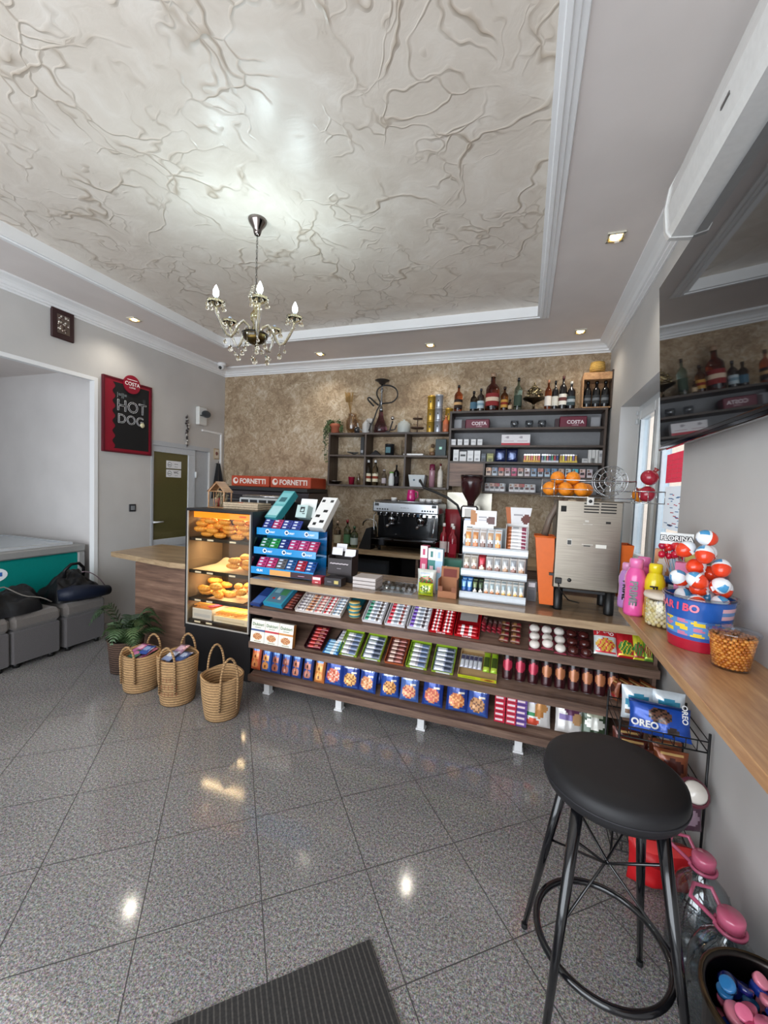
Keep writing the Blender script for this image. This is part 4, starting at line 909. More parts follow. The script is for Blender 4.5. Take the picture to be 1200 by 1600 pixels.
# swiss rolls
def roll(c):
    b = B('foil'); cf = paint('#3a1016', ('e', .5, .45, .34, .16, c), ('r', .1, .66, .9, .80, '#120a0c'), ('r', .2, .84, .8, .92, '#d8d2d0'), ('r', 0, 0, 1, .06, '#d8d8dc'))
    prof = [(.0,0), (.030,.004), (.033,.012), (.033,.02), (.034,.12), (.034,.16), (.033,.188), (.014,.20), (.034,.222)]
    n = 20
    def f(u, v):
        zt = v*.222; a = max(i for i in range(len(prof)-1) if prof[i][1] <= zt+1e-9); q = min(1, (zt-prof[a][1])/(prof[a+1][1]-prof[a][1])); r = prof[a][0]*(1-q)+prof[a+1][0]*q; z = prof[a][1]*(1-q)+prof[a+1][1]*q; an = 2*PI*u-PI/2; return (r*math.cos(an+PI), .85*r*math.sin(an+PI), z)
    def cfn(u, v):
        zz = f(u, v)[2]/.222; uu = (u-.5)*2+.5
        return cf(uu, zz) if abs(uu-.5) < .5 else (s2l('#c9c9cf') if abs(uu-.5) < .72 else s2l('#7a1520'))
    b.sheet(f, 24, 24, cfn); return b
M0 = at_y
for i, px in enumerate((798, 818, 838, 859, 880, 901, 922, 942, 962)):
    x = SX(px-8, K, 2.57); rb = i < 3
    place('roll%d' % rb, lambda: roll('#b82c48' if rb else '#b8734a'), 'swiss_roll', ('silver and dark swiss roll pack with raspberry picture, ' if rb else 'silver and dark swiss roll pack with cocoa roll picture, ')+ORD[i]+' from the yellow-fronted box', 'swiss roll pack', SH(K, x, .065, .018, rx=TILT-.55, rz=.03*math.sin(i*2)) @ Matrix.Scale(.93, 4), 'swiss roll packs on the middle shelf')
for i in range(8):
    place('rolltop%d' % (i < 3), lambda: bar(.13, .05, .045, BK('#5a1420', ('r', .15, .2, .5, .8, '#b8324c' if i < 3 else '#9c5238'), ('r', .6, .2, .9, .8, '#e4dada'))), 'swiss_roll', f'swiss roll pack lying on its side, {ORD[i]} in the rear row of the middle shelf', 'swiss roll pack', SH(K, SX(806+i*21, K, 2.7), .195, .03, rx=TILT, rz=PI/2), 'swiss roll packs lying in the rear row')
# ================================================================ top row
K = 0
place('bluetray', lambda: flat_carton(.17, .20, .035, paint('#3aa0b4', ('r', .08, .08, .92, .92, '#5a7f94'), ('r', .12, .55, .45, .88, '#8ab8c4'), ('r', .5, .5, .85, .85, '#4c8a5c'), ('e', .35, .3, .08, .08, '#c23c3c'), ('e', .62, .32, .08, .08, '#d8d0c8')), '#2f8fb4'), 'candy_box', 'turquoise flat candy box with rounded window at the case end', 'candy box', SH(K, SX(428, K)+.01, .13, .024, rx=TILT+.12, rz=-.1))
place('navypack', lambda: flat_carton(.09, .2, .02, paint('#27407c', ('r', .1, .1, .9, .5, '#4a6cae'))), 'candy_pack', 'navy flat candy pack partly under the turquoise box', 'candy pack', SH(K, SX(403, K), .12, .012, rx=TILT+.06, rz=-.1))
tray_of_bars(K, 453, .085, .18, .02, '#40201c', '#2a1512', BK('#5c2620', ('r', .2, .2, .6, .8, '#a04a38')), 6, 'narrow dark tray of chocolate bars beside the turquoise candy box', 'dark brown chocolate bar in narrow tray', grp='bars in the narrow dark tray', extra=.1)
M = FT(K, SX(497, K), .20, .12)
place('praline', lambda: tray(.36, .20, .03, '#e6dcd4', '#7c5550', .035, paint('#ddd3cc', ('s', .2, .6, 7, '#b8a49c'))), 'display_tray', 'long white tray holding five columns of wafer bars', 'display tray', M)
for c, (m1, m2, nm) in enumerate((('#8c8288', '#d8d0cc', 'grey'), ('#d89a6c', '#8c4a38', 'tan'), ('#c86a64', '#f0d0c0', 'rose'), ('#c4282c', '#f0e4e0', 'red'), ('#90a4b8', '#e8eef4', 'silver blue'))):
    for i in range(6): place('pral%d' % c, lambda: bar(.068, .03, .02, BK('#e9dfda', ('r', .15, .2, .85, .8, m1), ('r', .4, .3, .7, .7, m2))), 'wafer_bar', f'small {nm} wafer bar, {ORD[i]} up its column in the long white tray', 'bar', M @ Matrix.Translation((-.142+.071*c, -.08+.029*i, .004)) @ Matrix.Rotation(.2, 4, 'X'), 'wafer bars in the long white tray')
for i in range(4):
    place('roundcook', lambda: B('print').lathe([(0,0), (.036,0), (.04,.006), (.04,.02), (.036,.026), (0,.026)], 20, cols=[s2l('#d8b060'), s2l('#e0bc70'), s2l('#3a7c84'), s2l('#e8c87c'), s2l('#d8b060')]), 'cookie_pack', f'round yellow and teal cookie pack, {ORD[i]} up the stack beside long white tray', 'cookies', Matrix.Translation((SX(552, K)+.006*math.sin(i*4), 2.575, SHZ[K]+.022+.027*i)), 'stack of round cookie packs')
place('tealpack', lambda: flat_carton(.10, .13, .03, paint('#1f6c78', ('r', .1, .2, .6, .5, '#58a0a4'))), 'cookie_pack', 'teal flat cookie pack lying behind the round yellow stack', 'cookies', SH(K, SX(556, K, 2.7), .20, .0))
def barbox(main, cap, main2, nm, px, letters, i):
    back = paint('#f0eef0', ('r', 0, 0, .22, 1, main), ('e', .78, .55, .16, .3, '#4a2c26'), ('r', .3, .45, .6, .7, '#c8b8c8'))
    tray_of_bars(K, px, .138, .20, .035, '#f2f0f2', '#c9c4cc', BK('#e4e4e8', ('r', .05, .2, .3, .8, main), ('r', .4, .3, .65, .7, '#9aa0ac'), ('r', .7, .2, .88, .8, cap)), 6, f'white and {nm} display box of protein bars on the top shelf', f'silver-white protein bar in white and {nm} box', .028, back, extra=.22, v=.09, grp=f'protein bars in the white and {nm} box')
barbox('#2f8a68', '#57473f', '', 'green', 583, 'FIT', 0); barbox('#cc2038', '#8c4038', '', 'red', 618, 'FIT', 1); barbox('#6c44a8', '#4a3c40', '', 'purple', 653, 'FIT', 2)
for i, (px, win) in enumerate(((688, 0), (728, 1))):
    M = FT(K, SX(px, K), .20, .22)
    def kk():
        b = tray(.152, .2, .036, '#c6101c', '#8c0c14', .03, paint('#cc1420', ('r', .62, .1, .85, .45, '#c87a44'), ('r', .05, .05, .95, .1, '#a00c16')))
        b.use('print', '#f4f0f0').at(-.02, .0985, .050, rx=PI/2); b.lathe([(0,0), (.034,0), (.034,.001), (0,.001)], 24, sx=1.2, sy=.42, smooth=False); b.at(); b.text('KitKat', .024, (-.02, .0965, .050), col='#c8141e', bold=.03); b.text('KitKat', .022, (0, -.1015, .011), col='#ffffff', bold=.02)
        return b
    place('kitkat_tray', kk, 'display_tray', ('red chocolate wafer display box beside the purple protein box', 'red chocolate wafer display box with grey window, next to loose red bars')[i], 'display tray', M)
    if win: place('kwin', lambda: B('satin', '#9a948e').box(-.055, .005, .036, .055, .085, .0375).build and B('satin', '#9a948e').box(-.055, .0, .036, .055, .088, .0375), 'clear_window', None, None, Matrix.Identity(4), parent=[o for o in bpy.data.objects if o.name.startswith('display_tray')][-1])
    for c in range(1 if win else 2):
        for j in range(3 if win else 7):
            place('kit%d' % win, lambda: bar(.135 if win else .066, .03, .02, BK('#b8121e', ('r', .2, .2, .7, .8, '#f0e8e8'), ('r', .35, .35, .6, .65, '#c01822'))), 'wafer_bar', f'red and white wafer bar, {ORD[j]} up in the red box '+('with grey window' if win else ('half nearest the purple box' if c == 0 else 'half nearest the window box')), 'bar', M @ Matrix.Translation((0 if win else -.037+.074*c, -.083+.027*j, .005)) @ Matrix.Rotation(.2, 4, 'X'), 'wafer bars in the red boxes')
rr = random.Random(31)
for i in range(9): place('redloose', lambda: bar(.17, .03, .022, BK('#8c1c2c', ('r', .1, .3, .4, .7, '#c85a60'), ('r', .5, .2, .7, .8, '#e8c8c4'), ('r', .8, .2, .95, .8, '#5a1420'))), 'candy_bar', f'dark red wrapped bar stacked loose beside the red boxes, {ORD[i]} counted from them', 'bar', SH(K, SX(764, K)-.045+.031*(i % 4), .125, .022+.025*(i//4), rx=TILT, rz=PI/2), 'loose dark red bars')
for i in range(8): place('brownloose', lambda: bar(.062, .042, .028, BK('#6c4432', ('r', .2, .2, .5, .8, '#b08050'), ('r', .6, .3, .9, .7, '#8c2c34'))), 'candy_pack', f'small brown and gold candy pack in the heap beside marshmallows, {ORD[i]} counted upward', 'candy pack', SH(K, SX(795, K)-.035+.066*(i % 2), .04+.05*(i//2 % 4), .014, rx=TILT, rz=rr.uniform(-.15, .15)), 'heap of small brown candy packs')
def mallow(white):
    b = B('gloss', '#efe6dc' if white else '#4a1f1c'); b.lathe([(0,.004), (.024,.004), (.030,.012), (.030,.022), (.022,.034), (.0,.038)], 20)
    b.use('foil', '#7c2c3a' if white else '#55202a'); b.lathe([(.034,.002), (.033,.008), (.031,.010), (.031,.004), (.034,.001)], 16, cap=False); b.use('foil', '#a84458' if white else '#6a2c34'); b.box(-.033, .028, .003, .033, .035, .010); b.box(-.033, -.035, .003, .033, -.028, .008); return b
for c in range(5):
    for r in range(3):
        wh = c < 3
        place('mallow%d' % wh, lambda: mallow(wh), 'marshmallow_pack', (f'round white marshmallow cake pack, ' if wh else 'round dark chocolate marshmallow cake pack, ')+f'{ORD[c]} column, {ORD[r]} row up from shelf edge', 'marshmallow cake', SH(K, SX((833, 853, 873, 893, 913)[c], K), .040+.074*r, .010+(.02 if (c == 1 and r == 0) else 0), rx=TILT+.08, rz=.1*math.sin(c*5+r*3)), 'round marshmallow cake packs')
for px, c1, c2, c3, tx, l, w in ((943, '#dfe6e2', '#d8323c', '#e8b848', 'HARIBO', 'white and red gummy candy bag with coloured jellies', .12), (975, '#c8222c', '#e8c838', '#3c8c3c', '', 'red and yellow gummy bag beside white gummy bag', .09), (995, '#dcd83c', '#a82c34', '#3c8c3c', '', 'yellow-green gummy bag with red corner', .06), (1010, '#5c8c34', '#b8c848', '#8c2c34', '', 'green gummy bag at the ledge end of the top shelf', .045)):
    def gm():
        b = pouch(w, .15, .03, paint(c1, ('r', 0, .66, 1, .9, c2 if tx else c1), ('d', .5, .36, .42, .24, c3, c2), ('r', .05, .05, .95, .12, c2)), nu=16, nv=16)
        if tx: b.text(tx, .024, (0, -.014, .117), col='#ffffff', bold=.03)
        return b
    place('gummy%d' % px, gm, 'gummy_bag', l, 'candy bag', SH(K, SX(px, K), .045, .02, rx=-PI/2+TILT+.65, rz=0))
# ================================================================ wire rack beside the shelves
RX, RY = .60, 2.08
t = thing('wire_rack', (RX, RY, 0), 'black wire snack rack standing under the end of the ledge', 'rack')
b = B('satin', '#121214')
for z in (.03, .33, .54):
    bb = B('satin', '#121214'); x0, x1, y0, y1 = -.16, .16, -.13, .13
    for zz, rr_ in ((z, .0035), (z+.045, .003)): bb.tube([(x0,y0,zz), (x1,y0,zz), (x1,y1,zz), (x0,y1,zz)], rr_, 5, True)
    for i in range(9): bb.tube([(x0+i*.04, y0, z+.045), (x0+i*.04, y0, z), (x0+i*.04, y1, z), (x0+i*.04, y1, z+.045)], .0018, 4)
    bb.build('basket_tier', t)
for x in (-.16, .16):
    for y in (-.13, .13): B('satin', '#121214').tube([(x, y, 0), (x, y, .62)], .005, 6).build('post', t)
rr = random.Random(77)
def oreo():
    b = pouch(.26, .15, .06, paint('#1f4fb0', ('d', .5, .62, .2, .24, '#6c4a3c', '#2a211e'), ('r', .0, .9, 1, 1, '#16397c'), ('e', .72, .2, .1, .12, '#3a2c28')), nu=26, nv=18)
    b.text('OREO', .042, (-.065, -.034, .04), col='#ffffff', bold=.04); b.text('OREO', .032, (.1, -.028, .12), (0,0,-1), (1,0,0), col='#ffffff', bold=.03); return b
place('oreo', oreo, 'cookie_bag', 'large blue cookie bag with white OREO lettering on the wire rack', 'snack bag', TR(RX+.0, RY-.085, .545, s=.88, rx=-.5, rz=-.12))
for i, (dx, dy, rz) in enumerate(((-.06, .06, .2), (.06, .09, -.2))): place('bluewhite', lambda: pouch(.13, .15, .05, paint('#dfe8ee', ('e', .5, .55, .4, .25, '#3c94b4'), ('r', .1, .2, .9, .3, '#7a5a44'))), 'snack_bag', ('pale blue snack bag standing behind the blue OREO bag, beside swiss rolls', 'pale blue snack bag behind the blue OREO bag, by the ledge')[i], 'snack bag', TR(RX+dx, RY+.03, .546, rx=-.12, rz=rz*.3))
for i in range(5): place('bronze%d' % (i % 2), lambda: pouch(.13, .14, .045, paint(('#5a2418', '#8c4a2c')[i % 2], ('e', .5, .55, .36, .24, ('#c88858', '#4a1c14')[i % 2]), ('r', .1, .2, .9, .3, '#a82c2c'), ('r', .2, .85, .8, .93, '#d8b070'))), 'snack_bag', f'shiny brown snack bag on the rack under the blue bag, {ORD[i]} from the shelves', 'snack bag', TR(RX-.08+.14*(i % 2), RY-.10+.038*i, .336, rx=-.15, rz=0), 'shiny brown snack bags on the wire rack')
for i in range(4): place('bronze1', None, 'snack_bag', f'brown snack bag standing edge-on after the swiss rolls, {ORD[i]} towards the ledge', 'snack bag', SH(1, .525+.056*i, .07, .02, rx=-.12, rz=-1.0) @ Matrix.Scale(.82, 4), 'brown snack bags after the swiss rolls')
for i in range(3): place('wmallow', lambda: B('gloss', '#ece4da').lathe([(0,0), (.036,.002), (.042,.014), (.036,.028), (0,.034)], 20).use('foil', '#6c3440').lathe([(.055,.0), (.048,.012), (.043,.012), (.05,.0)], 16, cap=False), 'marshmallow_pack', f'round white marshmallow pack in clear brown wrap under the rack bags, {ORD[i]} from the shelves', 'marshmallow cake', TR(RX-.10+.1*i, RY-.19, .40, rx=.9))
for i in range(3): place('purplebag', lambda: pouch(.1, .12, .04, paint('#5a3a4c', ('e', .5, .5, .3, .25, '#a88c9c'))), 'snack_bag', f'dusky purple snack bag on the low rack tier, {ORD[i]} from the shelves', 'snack bag', TR(RX-.13+.11*i, RY-.19, .24, rx=-.1, rz=.1*i), 'dusky purple bags on the low rack tier')
place('redbag', lambda: pouch(.24, .17, .12, paint('#c4141c', ('r', .1, .62, .9, .66, '#8c0c12'), ('r', .05, .9, .95, 1, '#e84040')), mat='satin', nu=16, nv=16), 'shopping_bag', 'bright red bag on the floor behind the bar stool legs', 'bag', TR(.60, 1.87, .0, rx=-.05, rz=.1))
# ================================================================ on the counter
Z0 = CT+.001
# blue tiered chewing gum rack
t = thing('gum_rack', (-1.685, 2.60, Z0), 'blue three-tier counter rack filled with chewing gum packs', 'display rack')
STEPS = [(0, .0, .025), (1, .03, .172), (2, .06, .318)]   # index, y of lip, z of lip base
W2 = .27
for k, y, z in STEPS:
    b = B('gloss', '#1d8fd0'); b.box(-W2, y, z-.012, W2, y+.004, z+.042, .0015); b.box(-W2, y+.004, z-.012, W2, y+.12, z-.008); 
    tr_ = b.build('tier', t)
    if k:
        for q in (-.17, 0.0, .17):
            b = B('print', '#f2f6fa'); b.at(q, y-.0005, z+.017, rx=PI/2); b.lathe([(0,0), (.017,0), (.017,.0012), (0,.0012)], 18, smooth=False); b.use('print', '#1c3f66').at(q+.002, y-.002, z+.017, rx=PI/2); b.lathe([(0,0), (.010,0), (.010,.001), (0,.001)], 14, smooth=False); b.at()
            b.text('ORBIT', .018, (q+.042, y-.001, z+.012), col='#eaf4fc', bold=.03); b.build('round_logo', tr_)
    else:
        b = B('print', '#e0a45c'); b.box(-.10, y-.001, z-.01, .08, y-.0003, z+.03); b.use('print', '#3b1a24').box(.08, y-.001, z-.01, W2, y-.0003, z+.03); b.text('GUM', .024, (-.19, y-.001, z+.015), col='#ffffff', bold=.03); b.text('-------', .024, (.17, y-.0015, z+.008), col='#d8a8c8', bold=.03); b.build('lip_label', tr_)
for s_ in (-1, 1): B('clear', '#dfeaf2').add([(s_*(W2+.003), 0, 0), (s_*(W2+.003), .2, 0), (s_*(W2+.003), .2, .36), (s_*(W2+.003), .07, .37), (s_*(W2+.003), .0, .06)], [(0,1,2,3,4)]).build('side_panel', t)
B('gloss', '#1d8fd0').box(-W2, .197, 0, W2, .20, .35).build('back_panel', t)
cols = {0: [('#c8407c', 'pink'), ('#c43a70', 'pink'), ('#6c6a6c', 'grey'), ('#2c5c94', 'blue'), ('#b83044', 'red'), ('#2c5aa0', 'blue')], 1: [('#2c7c50', 'green'), ('#2f9c50', 'bright green'), ('#2c3c84', 'navy'), ('#c8407c', 'pink'), ('#cc4a80', 'pink'), ('#c8406c', 'pink')], 2: [('#35418f', 'indigo'), ('#b8386c', 'crimson'), ('#3a4696', 'indigo'), ('#39489a', 'indigo')]}
for k, y, z in STEPS:
    n = len(cols[k]); wcol = .085
    for c, (cl, nm) in enumerate(cols[k]):
        for r in range(5):
            place('gum'+cl, lambda: flat_carton(wcol-.006, .026, .012, paint(cl, ('r', .12, .2, .5, .8, '#dce4f2'), ('r', .62, .3, .9, .7, shade_hex(cl, .6))), shade_hex(cl, .7), nu=8, nv=4), 'gum_pack',
                  f'{nm} chewing gum pack, {["lowest","middle","topmost"][k]} tier, {ORD[c]} column from the case, {ORD[r]} back', 'chewing gum',
                  Matrix.Translation((-1.685-.25+wcol*(c+.5)-.0, 2.60+y+.022+.017*r, Z0+z+.002+.021*r)) @ Matrix.Rotation(.85, 4, 'X'), 'chewing gum packs in the blue rack')
place('tealbox', lambda: flat_carton(.12, .30, .06, paint('#5fb0b4', ('r', .1, .08, .9, .42, '#a8d4d8'), ('r', .1, .5, .9, .9, '#7cc0c4'), ('r', .2, .6, .8, .72, '#2c6870')), '#2c8890'), 'candy_box', 'long teal box slanting above the top tier of gum rack', 'candy box', Matrix.Translation((-1.86, 2.88, Z0+.50)) @ Matrix.Rotation(-.18, 4, 'Z') @ Matrix.Rotation(.78, 4, 'X'))
place('gbox', lambda: carton(.10, .07, .10, paint('#b9cfcc', ('r', .3, .4, .75, .85, '#2c3436'), ('e', .55, .6, .12, .12, '#b9cfcc'), ('r', .55, .3, .85, .36, '#3c4a4c')), '#9db4b2', '#d8e4e2').use('print', '#eceeec').box(-.075, .035, .02, .075, .038, .17), 'lighter_box', 'pale mint lighter box with letter G on the gum rack', 'box', TR(-1.625, 2.79, Z0+.44, rx=-.3, rz=-.1))
place('wbox', lambda: flat_carton(.135, .30, .05, paint('#efedea', ('r', .2, .1, .4, .16, '#1c1c1e'), ('r', .6, .2, .85, .27, '#1c1c1e'), ('r', .15, .36, .4, .43, '#222'.ljust(7, '2')), ('r', .5, .5, .8, .56, '#2a2a2c'), ('r', .3, .66, .7, .70, '#8c8c8c'), ('r', .1, .8, .3, .88, '#1c1c1e'), ('e', .75, .88, .12, .06, '#444444')), '#d9d6d0'), 'lighter_box', 'white card display with black lighters pictured, at the gum rack corner', 'box', Matrix.Translation((-1.455, 2.84, Z0+.465)) @ Matrix.Rotation(-.12, 4, 'Z') @ Matrix.Rotation(.85, 4, 'X'))
# cash register screen behind
t = thing('till_monitor', (-1.68, 3.0, Z0), 'black till monitor turned away behind the gum rack', 'monitor')
B('satin', '#141416').box(-.24, -.01, .14, .20, .03, .56, .008).build('screen_back', t); B('satin', '#141416').box(-.07, -.005, .01, .07, .06, .2).build('neck', t); B('satin', '#161618').box(-.14, -.08, 0, .14, .1, .015, .004).build('base', t)
# black cardboard stands
t = thing('flyer_box', (-1.255, 2.70, Z0), 'black open cardboard box with white flyers and script lettering', 'box')
b = B('satin', '#2c2224'); b.box(-.095, 0, .055, .095, .003, .17); b.box(-.095, 0, .05, -.092, .12, .19); b.box(.092, 0, .05, .095, .12, .19); b.box(-.095, .117, .05, .095, .12, .23); b.box(-.095, 0, .05, .095, .12, .053); b.use('satin', '#1d1718').box(-.08, .01, .0, .10, .10, .05); b.text('~~~~~', .05, (-.005, -.001, .135), col='#c8bcc0', bold=.03); b.text('----', .026, (-.005, -.001, .10), col='#b4a8ac', bold=.02); b.build('box_body', t)
for i, (x, z) in enumerate(((-.045, .19), (.05, .18), (-.03, .215))): B('paper', '#e8e6ea').at(x, .05+.02*i, z, rx=-.3).box(-.045, 0, 0, .04, .001, .055).build('flyer', t)
place('redcube', lambda: carton(.07, .07, .05, paint('#b83a44', ('r', .1, .55, .9, .9, '#f0e4e2'), ('r', .3, .15, .7, .3, '#e8c8c0'))), 'small_box', 'small red and white box next to black flyer box', 'box', (-1.37, 2.60, Z0))
place('darkcube', lambda: carton(.13, .08, .055, paint('#241d20', ('r', .6, .3, .8, .7, '#c8b468'), ('r', .2, .4, .45, .6, '#6c646c'))), 'small_box', 'low dark box with yellow mark below the black flyer box', 'box', (-1.24, 2.60, Z0))
# grey stacked card holder + glass tray
t = thing('card_holder', (-1.02, 2.66, Z0), 'stack of pale grey card boxes on the counter edge', 'box')
for i in range(3): B('satin', '#c9c0bc').box(-.085, -.06, .026*i, .085, .09, .026*i+.022, .002).build('drawer', t)
t = thing('coin_tray', (-.83, 2.64, Z0), 'clear acrylic coin tray on a see-through counter mat', 'tray')
B('clear', '#f3f5f5').box(-.13, -.06, 0, .16, .26, .0025).build('mat', t); b = B('clear', '#e6ecee'); b.lathe([(.06,.004), (.085,.012), (.09,.014), (.084,.010), (.06,.0035)], 28, sx=1.0, sy=.75, cap=False); b.build('dish', t)
# white-lipped tiered bar rack
WX = -.165
t = thing('bar_rack', (WX, 2.66, Z0), 'grey three-tier counter rack with white lips full of protein bars', 'display rack')
TI = [(.0, .0), (.028, .145), (.056, .29)]
for y, z in TI:
    b = B('gloss', '#dde4ea'); b.sweep([(0,0), (-.012,.012), (-.012,.04), (0,.05), (.004,.05), (.004,0)], (-.205, y, z), (.205, y, z), (0,1,0), (0,0,1)); b.box(-.205, y+.004, z, .205, y+.13, z+.004); b.build('tier', t)
b = B('satin', '#8d9396'); b.box(-.205, .195, 0, .205, .20, .46)
b.build('back_panel', t)
for s_ in (-1, 1): b = B('clear', '#e3eaee'); b.add([(s_*.206, 0, 0), (s_*.206, .2, 0), (s_*.206, .2, .44), (s_*.206, .056, .34), (s_*.206, 0, .05)], [(0,1,2,3,4)]); b.build('side_panel', t)
def upbar(c1, c2, c3, h=.125, w=.036): return lambda: pouch(w, h, .02, paint(c1, ('r', .15, .55, .85, .9, c2), ('e', .5, .28, .4, .2, c3)), nu=8, nv=12, back=c1)
low = [('#2c6cb4', '#8cc0e8', '#1c4488', 'blue'), ('#2c6cb4', '#a8d0f0', '#1c4488', 'blue'), ('#141a16', '#6c7c50', '#e8e0d0', 'black'), ('#141a16', '#3c5030', '#e8e0d0', 'black'), ('#e6e2da', '#b0bcc0', '#c8783c', 'white and orange'), ('#e6e2da', '#98a8ac', '#b8703c', 'white and orange'), ('#e6e2da', '#b0bcc0', '#c8783c', 'white and orange'), ('#e0dcd4', '#98a8ac', '#d8a04c', 'white and gold'), ('#e0dcd4', '#b0bcc0', '#d8a04c', 'white and gold'), ('#e0dcd4', '#98a8ac', '#d8a04c', 'white and gold'), ('#e0dcd4', '#b0bcc0', '#d8a04c', 'white and gold')]
mid = [('#dcd4cc', '#a09888', '#7c4a34', 'white and brown'), ('#d8d0c8', '#a89c8c', '#8c5a40', 'white and brown'), ('#8c1420', '#c83040', '#d8c8a8', 'dark red'), ('#dcd6d0', '#a8a8a8', '#7c4c3c', 'white and cocoa'), ('#dcd6d0', '#989ca0', '#6c4434', 'white and cocoa'), ('#dcd6d0', '#a8a8a8', '#9c7450', 'white and tan'), ('#dcd6d0', '#989ca0', '#7c4c3c', 'white and cocoa'), ('#dcd6d0', '#a8a8a8', '#9c7450', 'white and tan')]
upp = [('#e8e0d8', '#d8904c', '#c8742c', 'white and orange'), ('#e0dcdc', '#c8844c', '#b8642c', 'white and orange'), ('#e0dcdc', '#b8a89c', '#6c4a3c', 'white and brown'), ('#dce0e4', '#c8a07c', '#5c3c34', 'white and brown'), ('#dce0e4', '#d8985c', '#d8802c', 'white and orange')]
for ti, (lst, nm, wd, h) in enumerate(((low, 'lowest', .395, .105), (mid, 'middle', .395, .12), (upp, 'topmost', .24, .14))):
    for i, (c1, c2, c3, cn) in enumerate(lst):
        st_ = wd/len(lst)
        for dp in range(2):
            place(f'ub{ti}{c1}{c2}{c3}', upbar(c1, c2, c3, h, st_*.97), 'protein_bar', f'{cn} protein bar, {nm} tier of the white-lipped rack, {ORD[i]} from cardboard box'+(', rear' if dp else ''), 'bar',
                  Matrix.Translation((WX-.20+st_*(i+.5), 2.66+TI[ti][0]+.028+.038*dp, Z0+TI[ti][1]+.014+.012*dp)) @ Matrix.Rotation(-.12, 4, 'X'), f'bars on the {nm} tier of the white-lipped rack')
# two header boxes on the top tier
def hdr(cake):
    b = B('print', '#e8e6e4'); b.box(-.07, .03, 0, .07, .032, .16)
    b.sheet(lambda u, v: ((u-.5)*.17*(1 if v < .8 else 1), .029-.0, .15+v*.10), 16, 10, paint('#eae8e8', ('e', .8, .35, .16, .3, '#5c3430'), ('e', .08, .5, .16, .6, '#b8783c'), ('r', .3, .5, .6, .62, '#a8a4a8'), ('r', .3, .3, .6, .38, '#c8c4c8')), False)
    b.box(-.085, .030, .15, .085, .032, .25); return b
t = thing('bar_box', (WX-.09, 2.78, Z0+.325), 'white bar display card with cocoa picture behind the orange bars', 'display box'); hdr(0).build('header_card', t)
t = thing('bar_box', (WX+.132, 2.722, Z0+.296), 'white display box of stacked bars with tall header, beside orange juicer bin', 'display box')
b = B('print', '#e8e6e4'); b.box(-.068, 0, 0, -.066, .13, .2); b.box(.066, 0, 0, .068, .13, .2); b.box(-.068, .128, 0, .068, .13, .28); b.build('carton', t)
b = B('print', '#e8e6e4'); b.sheet(lambda u, v: ((u-.5)*(.136+.03*v), .126-.02*v, .20+v*.11), 16, 10, paint('#eae8e8', ('e', .85, .3, .2, .3, '#6c3c34'), ('e', .05, .5, .16, .7, '#b8683c'), ('r', .3, .5, .7, .62, '#a8a4a8')), False); b.build('header_card', t)
for i in range(8): place('hbar', lambda: bar(.128, .045, .018, BK('#e6e4e4', ('r', .0, .1, .22, .9, '#b86a3c'), ('r', .3, .3, .6, .6, '#a4a8ac'), ('r', .72, .2, .92, .8, '#8c3c54'))), 'protein_bar', f'white protein bar lying in the tall header box, {ORD[i]} up', 'bar', Matrix.Translation((WX+.132, 2.755+.008*i, Z0+.302+.022*i)) @ Matrix.Rotation(.9, 4, 'X'), 'white bars in the tall header box')
# candy stand in front of the register gap: tall boxes, lollipops, brown box
for i, (x, c1, c2, l, h) in enumerate(((-.655, '#c83c68', '#f0e4e4', 'tall slim pink and white carton', .30), (-.595, '#2c7c74', '#f0ecec', 'tall slim teal and white carton', .29), (-.54, '#a8c8dc', '#e8f0f4', 'tall slim pale blue carton', .29))):
    place('slim%d' % i, lambda: carton(.052, .06, h, paint(c1, ('r', 0, .72, 1, 1, c2), ('r', .3, .8, .7, .9, c1), ('e', .5, .5, .25, .08, '#e8c0c8'))), 'slim_carton', l+' standing before the syrup bottles', 'carton', Matrix.Translation((x, 2.86-.02*i, Z0)) @ Matrix.Rotation(-.1+.05*i, 4, 'Z'))
place('greenbox', lambda: carton(.20, .08, .20, paint('#3c7c68', ('r', .1, .7, .9, .74, '#4f9480')), '#2f6858'), 'green_box', 'dark green carton behind the small cardboard box', 'carton', (-.45, 2.99, Z0))
t = thing('sweet_stand', (-.60, 2.70, Z0), 'small bag of sweets with green and white wrap on counter', 'candy bag')
b = pouch(.13, .16, .06, paint('#e6e8e0', ('d', .5, .5, .4, .25, '#5c8c50', '#c84c50'), ('r', .2, .8, .8, .9, '#c8d4e0')), nu=16, nv=16); b.build('bag', t)
t = thing('sweet_stand', (-.585, 2.615, Z0), 'lime yellow snack pack standing at the front counter edge', 'candy bag'); pouch(.10, .085, .04, paint('#c4d02c', ('d', .5, .6, .35, .25, '#5c7c34', '#e8e8b0'), ('r', .1, .2, .9, .3, '#7c9424')), nu=14, nv=12).build('bag', t)
place('wlean', lambda: carton(.09, .012, .17, paint('#eae6ec', ('r', .2, .5, .8, .62, '#b89cc0'), ('d', .5, .3, .3, .14, '#c87c84', '#e8d0a0'))), 'leaflet_card', 'white leaflet card leaning against the brown cardboard box', 'card', Matrix.Translation((-.485, 2.74, Z0+.01)) @ Matrix.Rotation(.25, 4, 'Y') @ Matrix.Rotation(-.15, 4, 'X'))
t = thing('cardboard_box', (-.445, 2.615, Z0), 'open brown cardboard dispenser box beside the white-lipped bar rack', 'box')
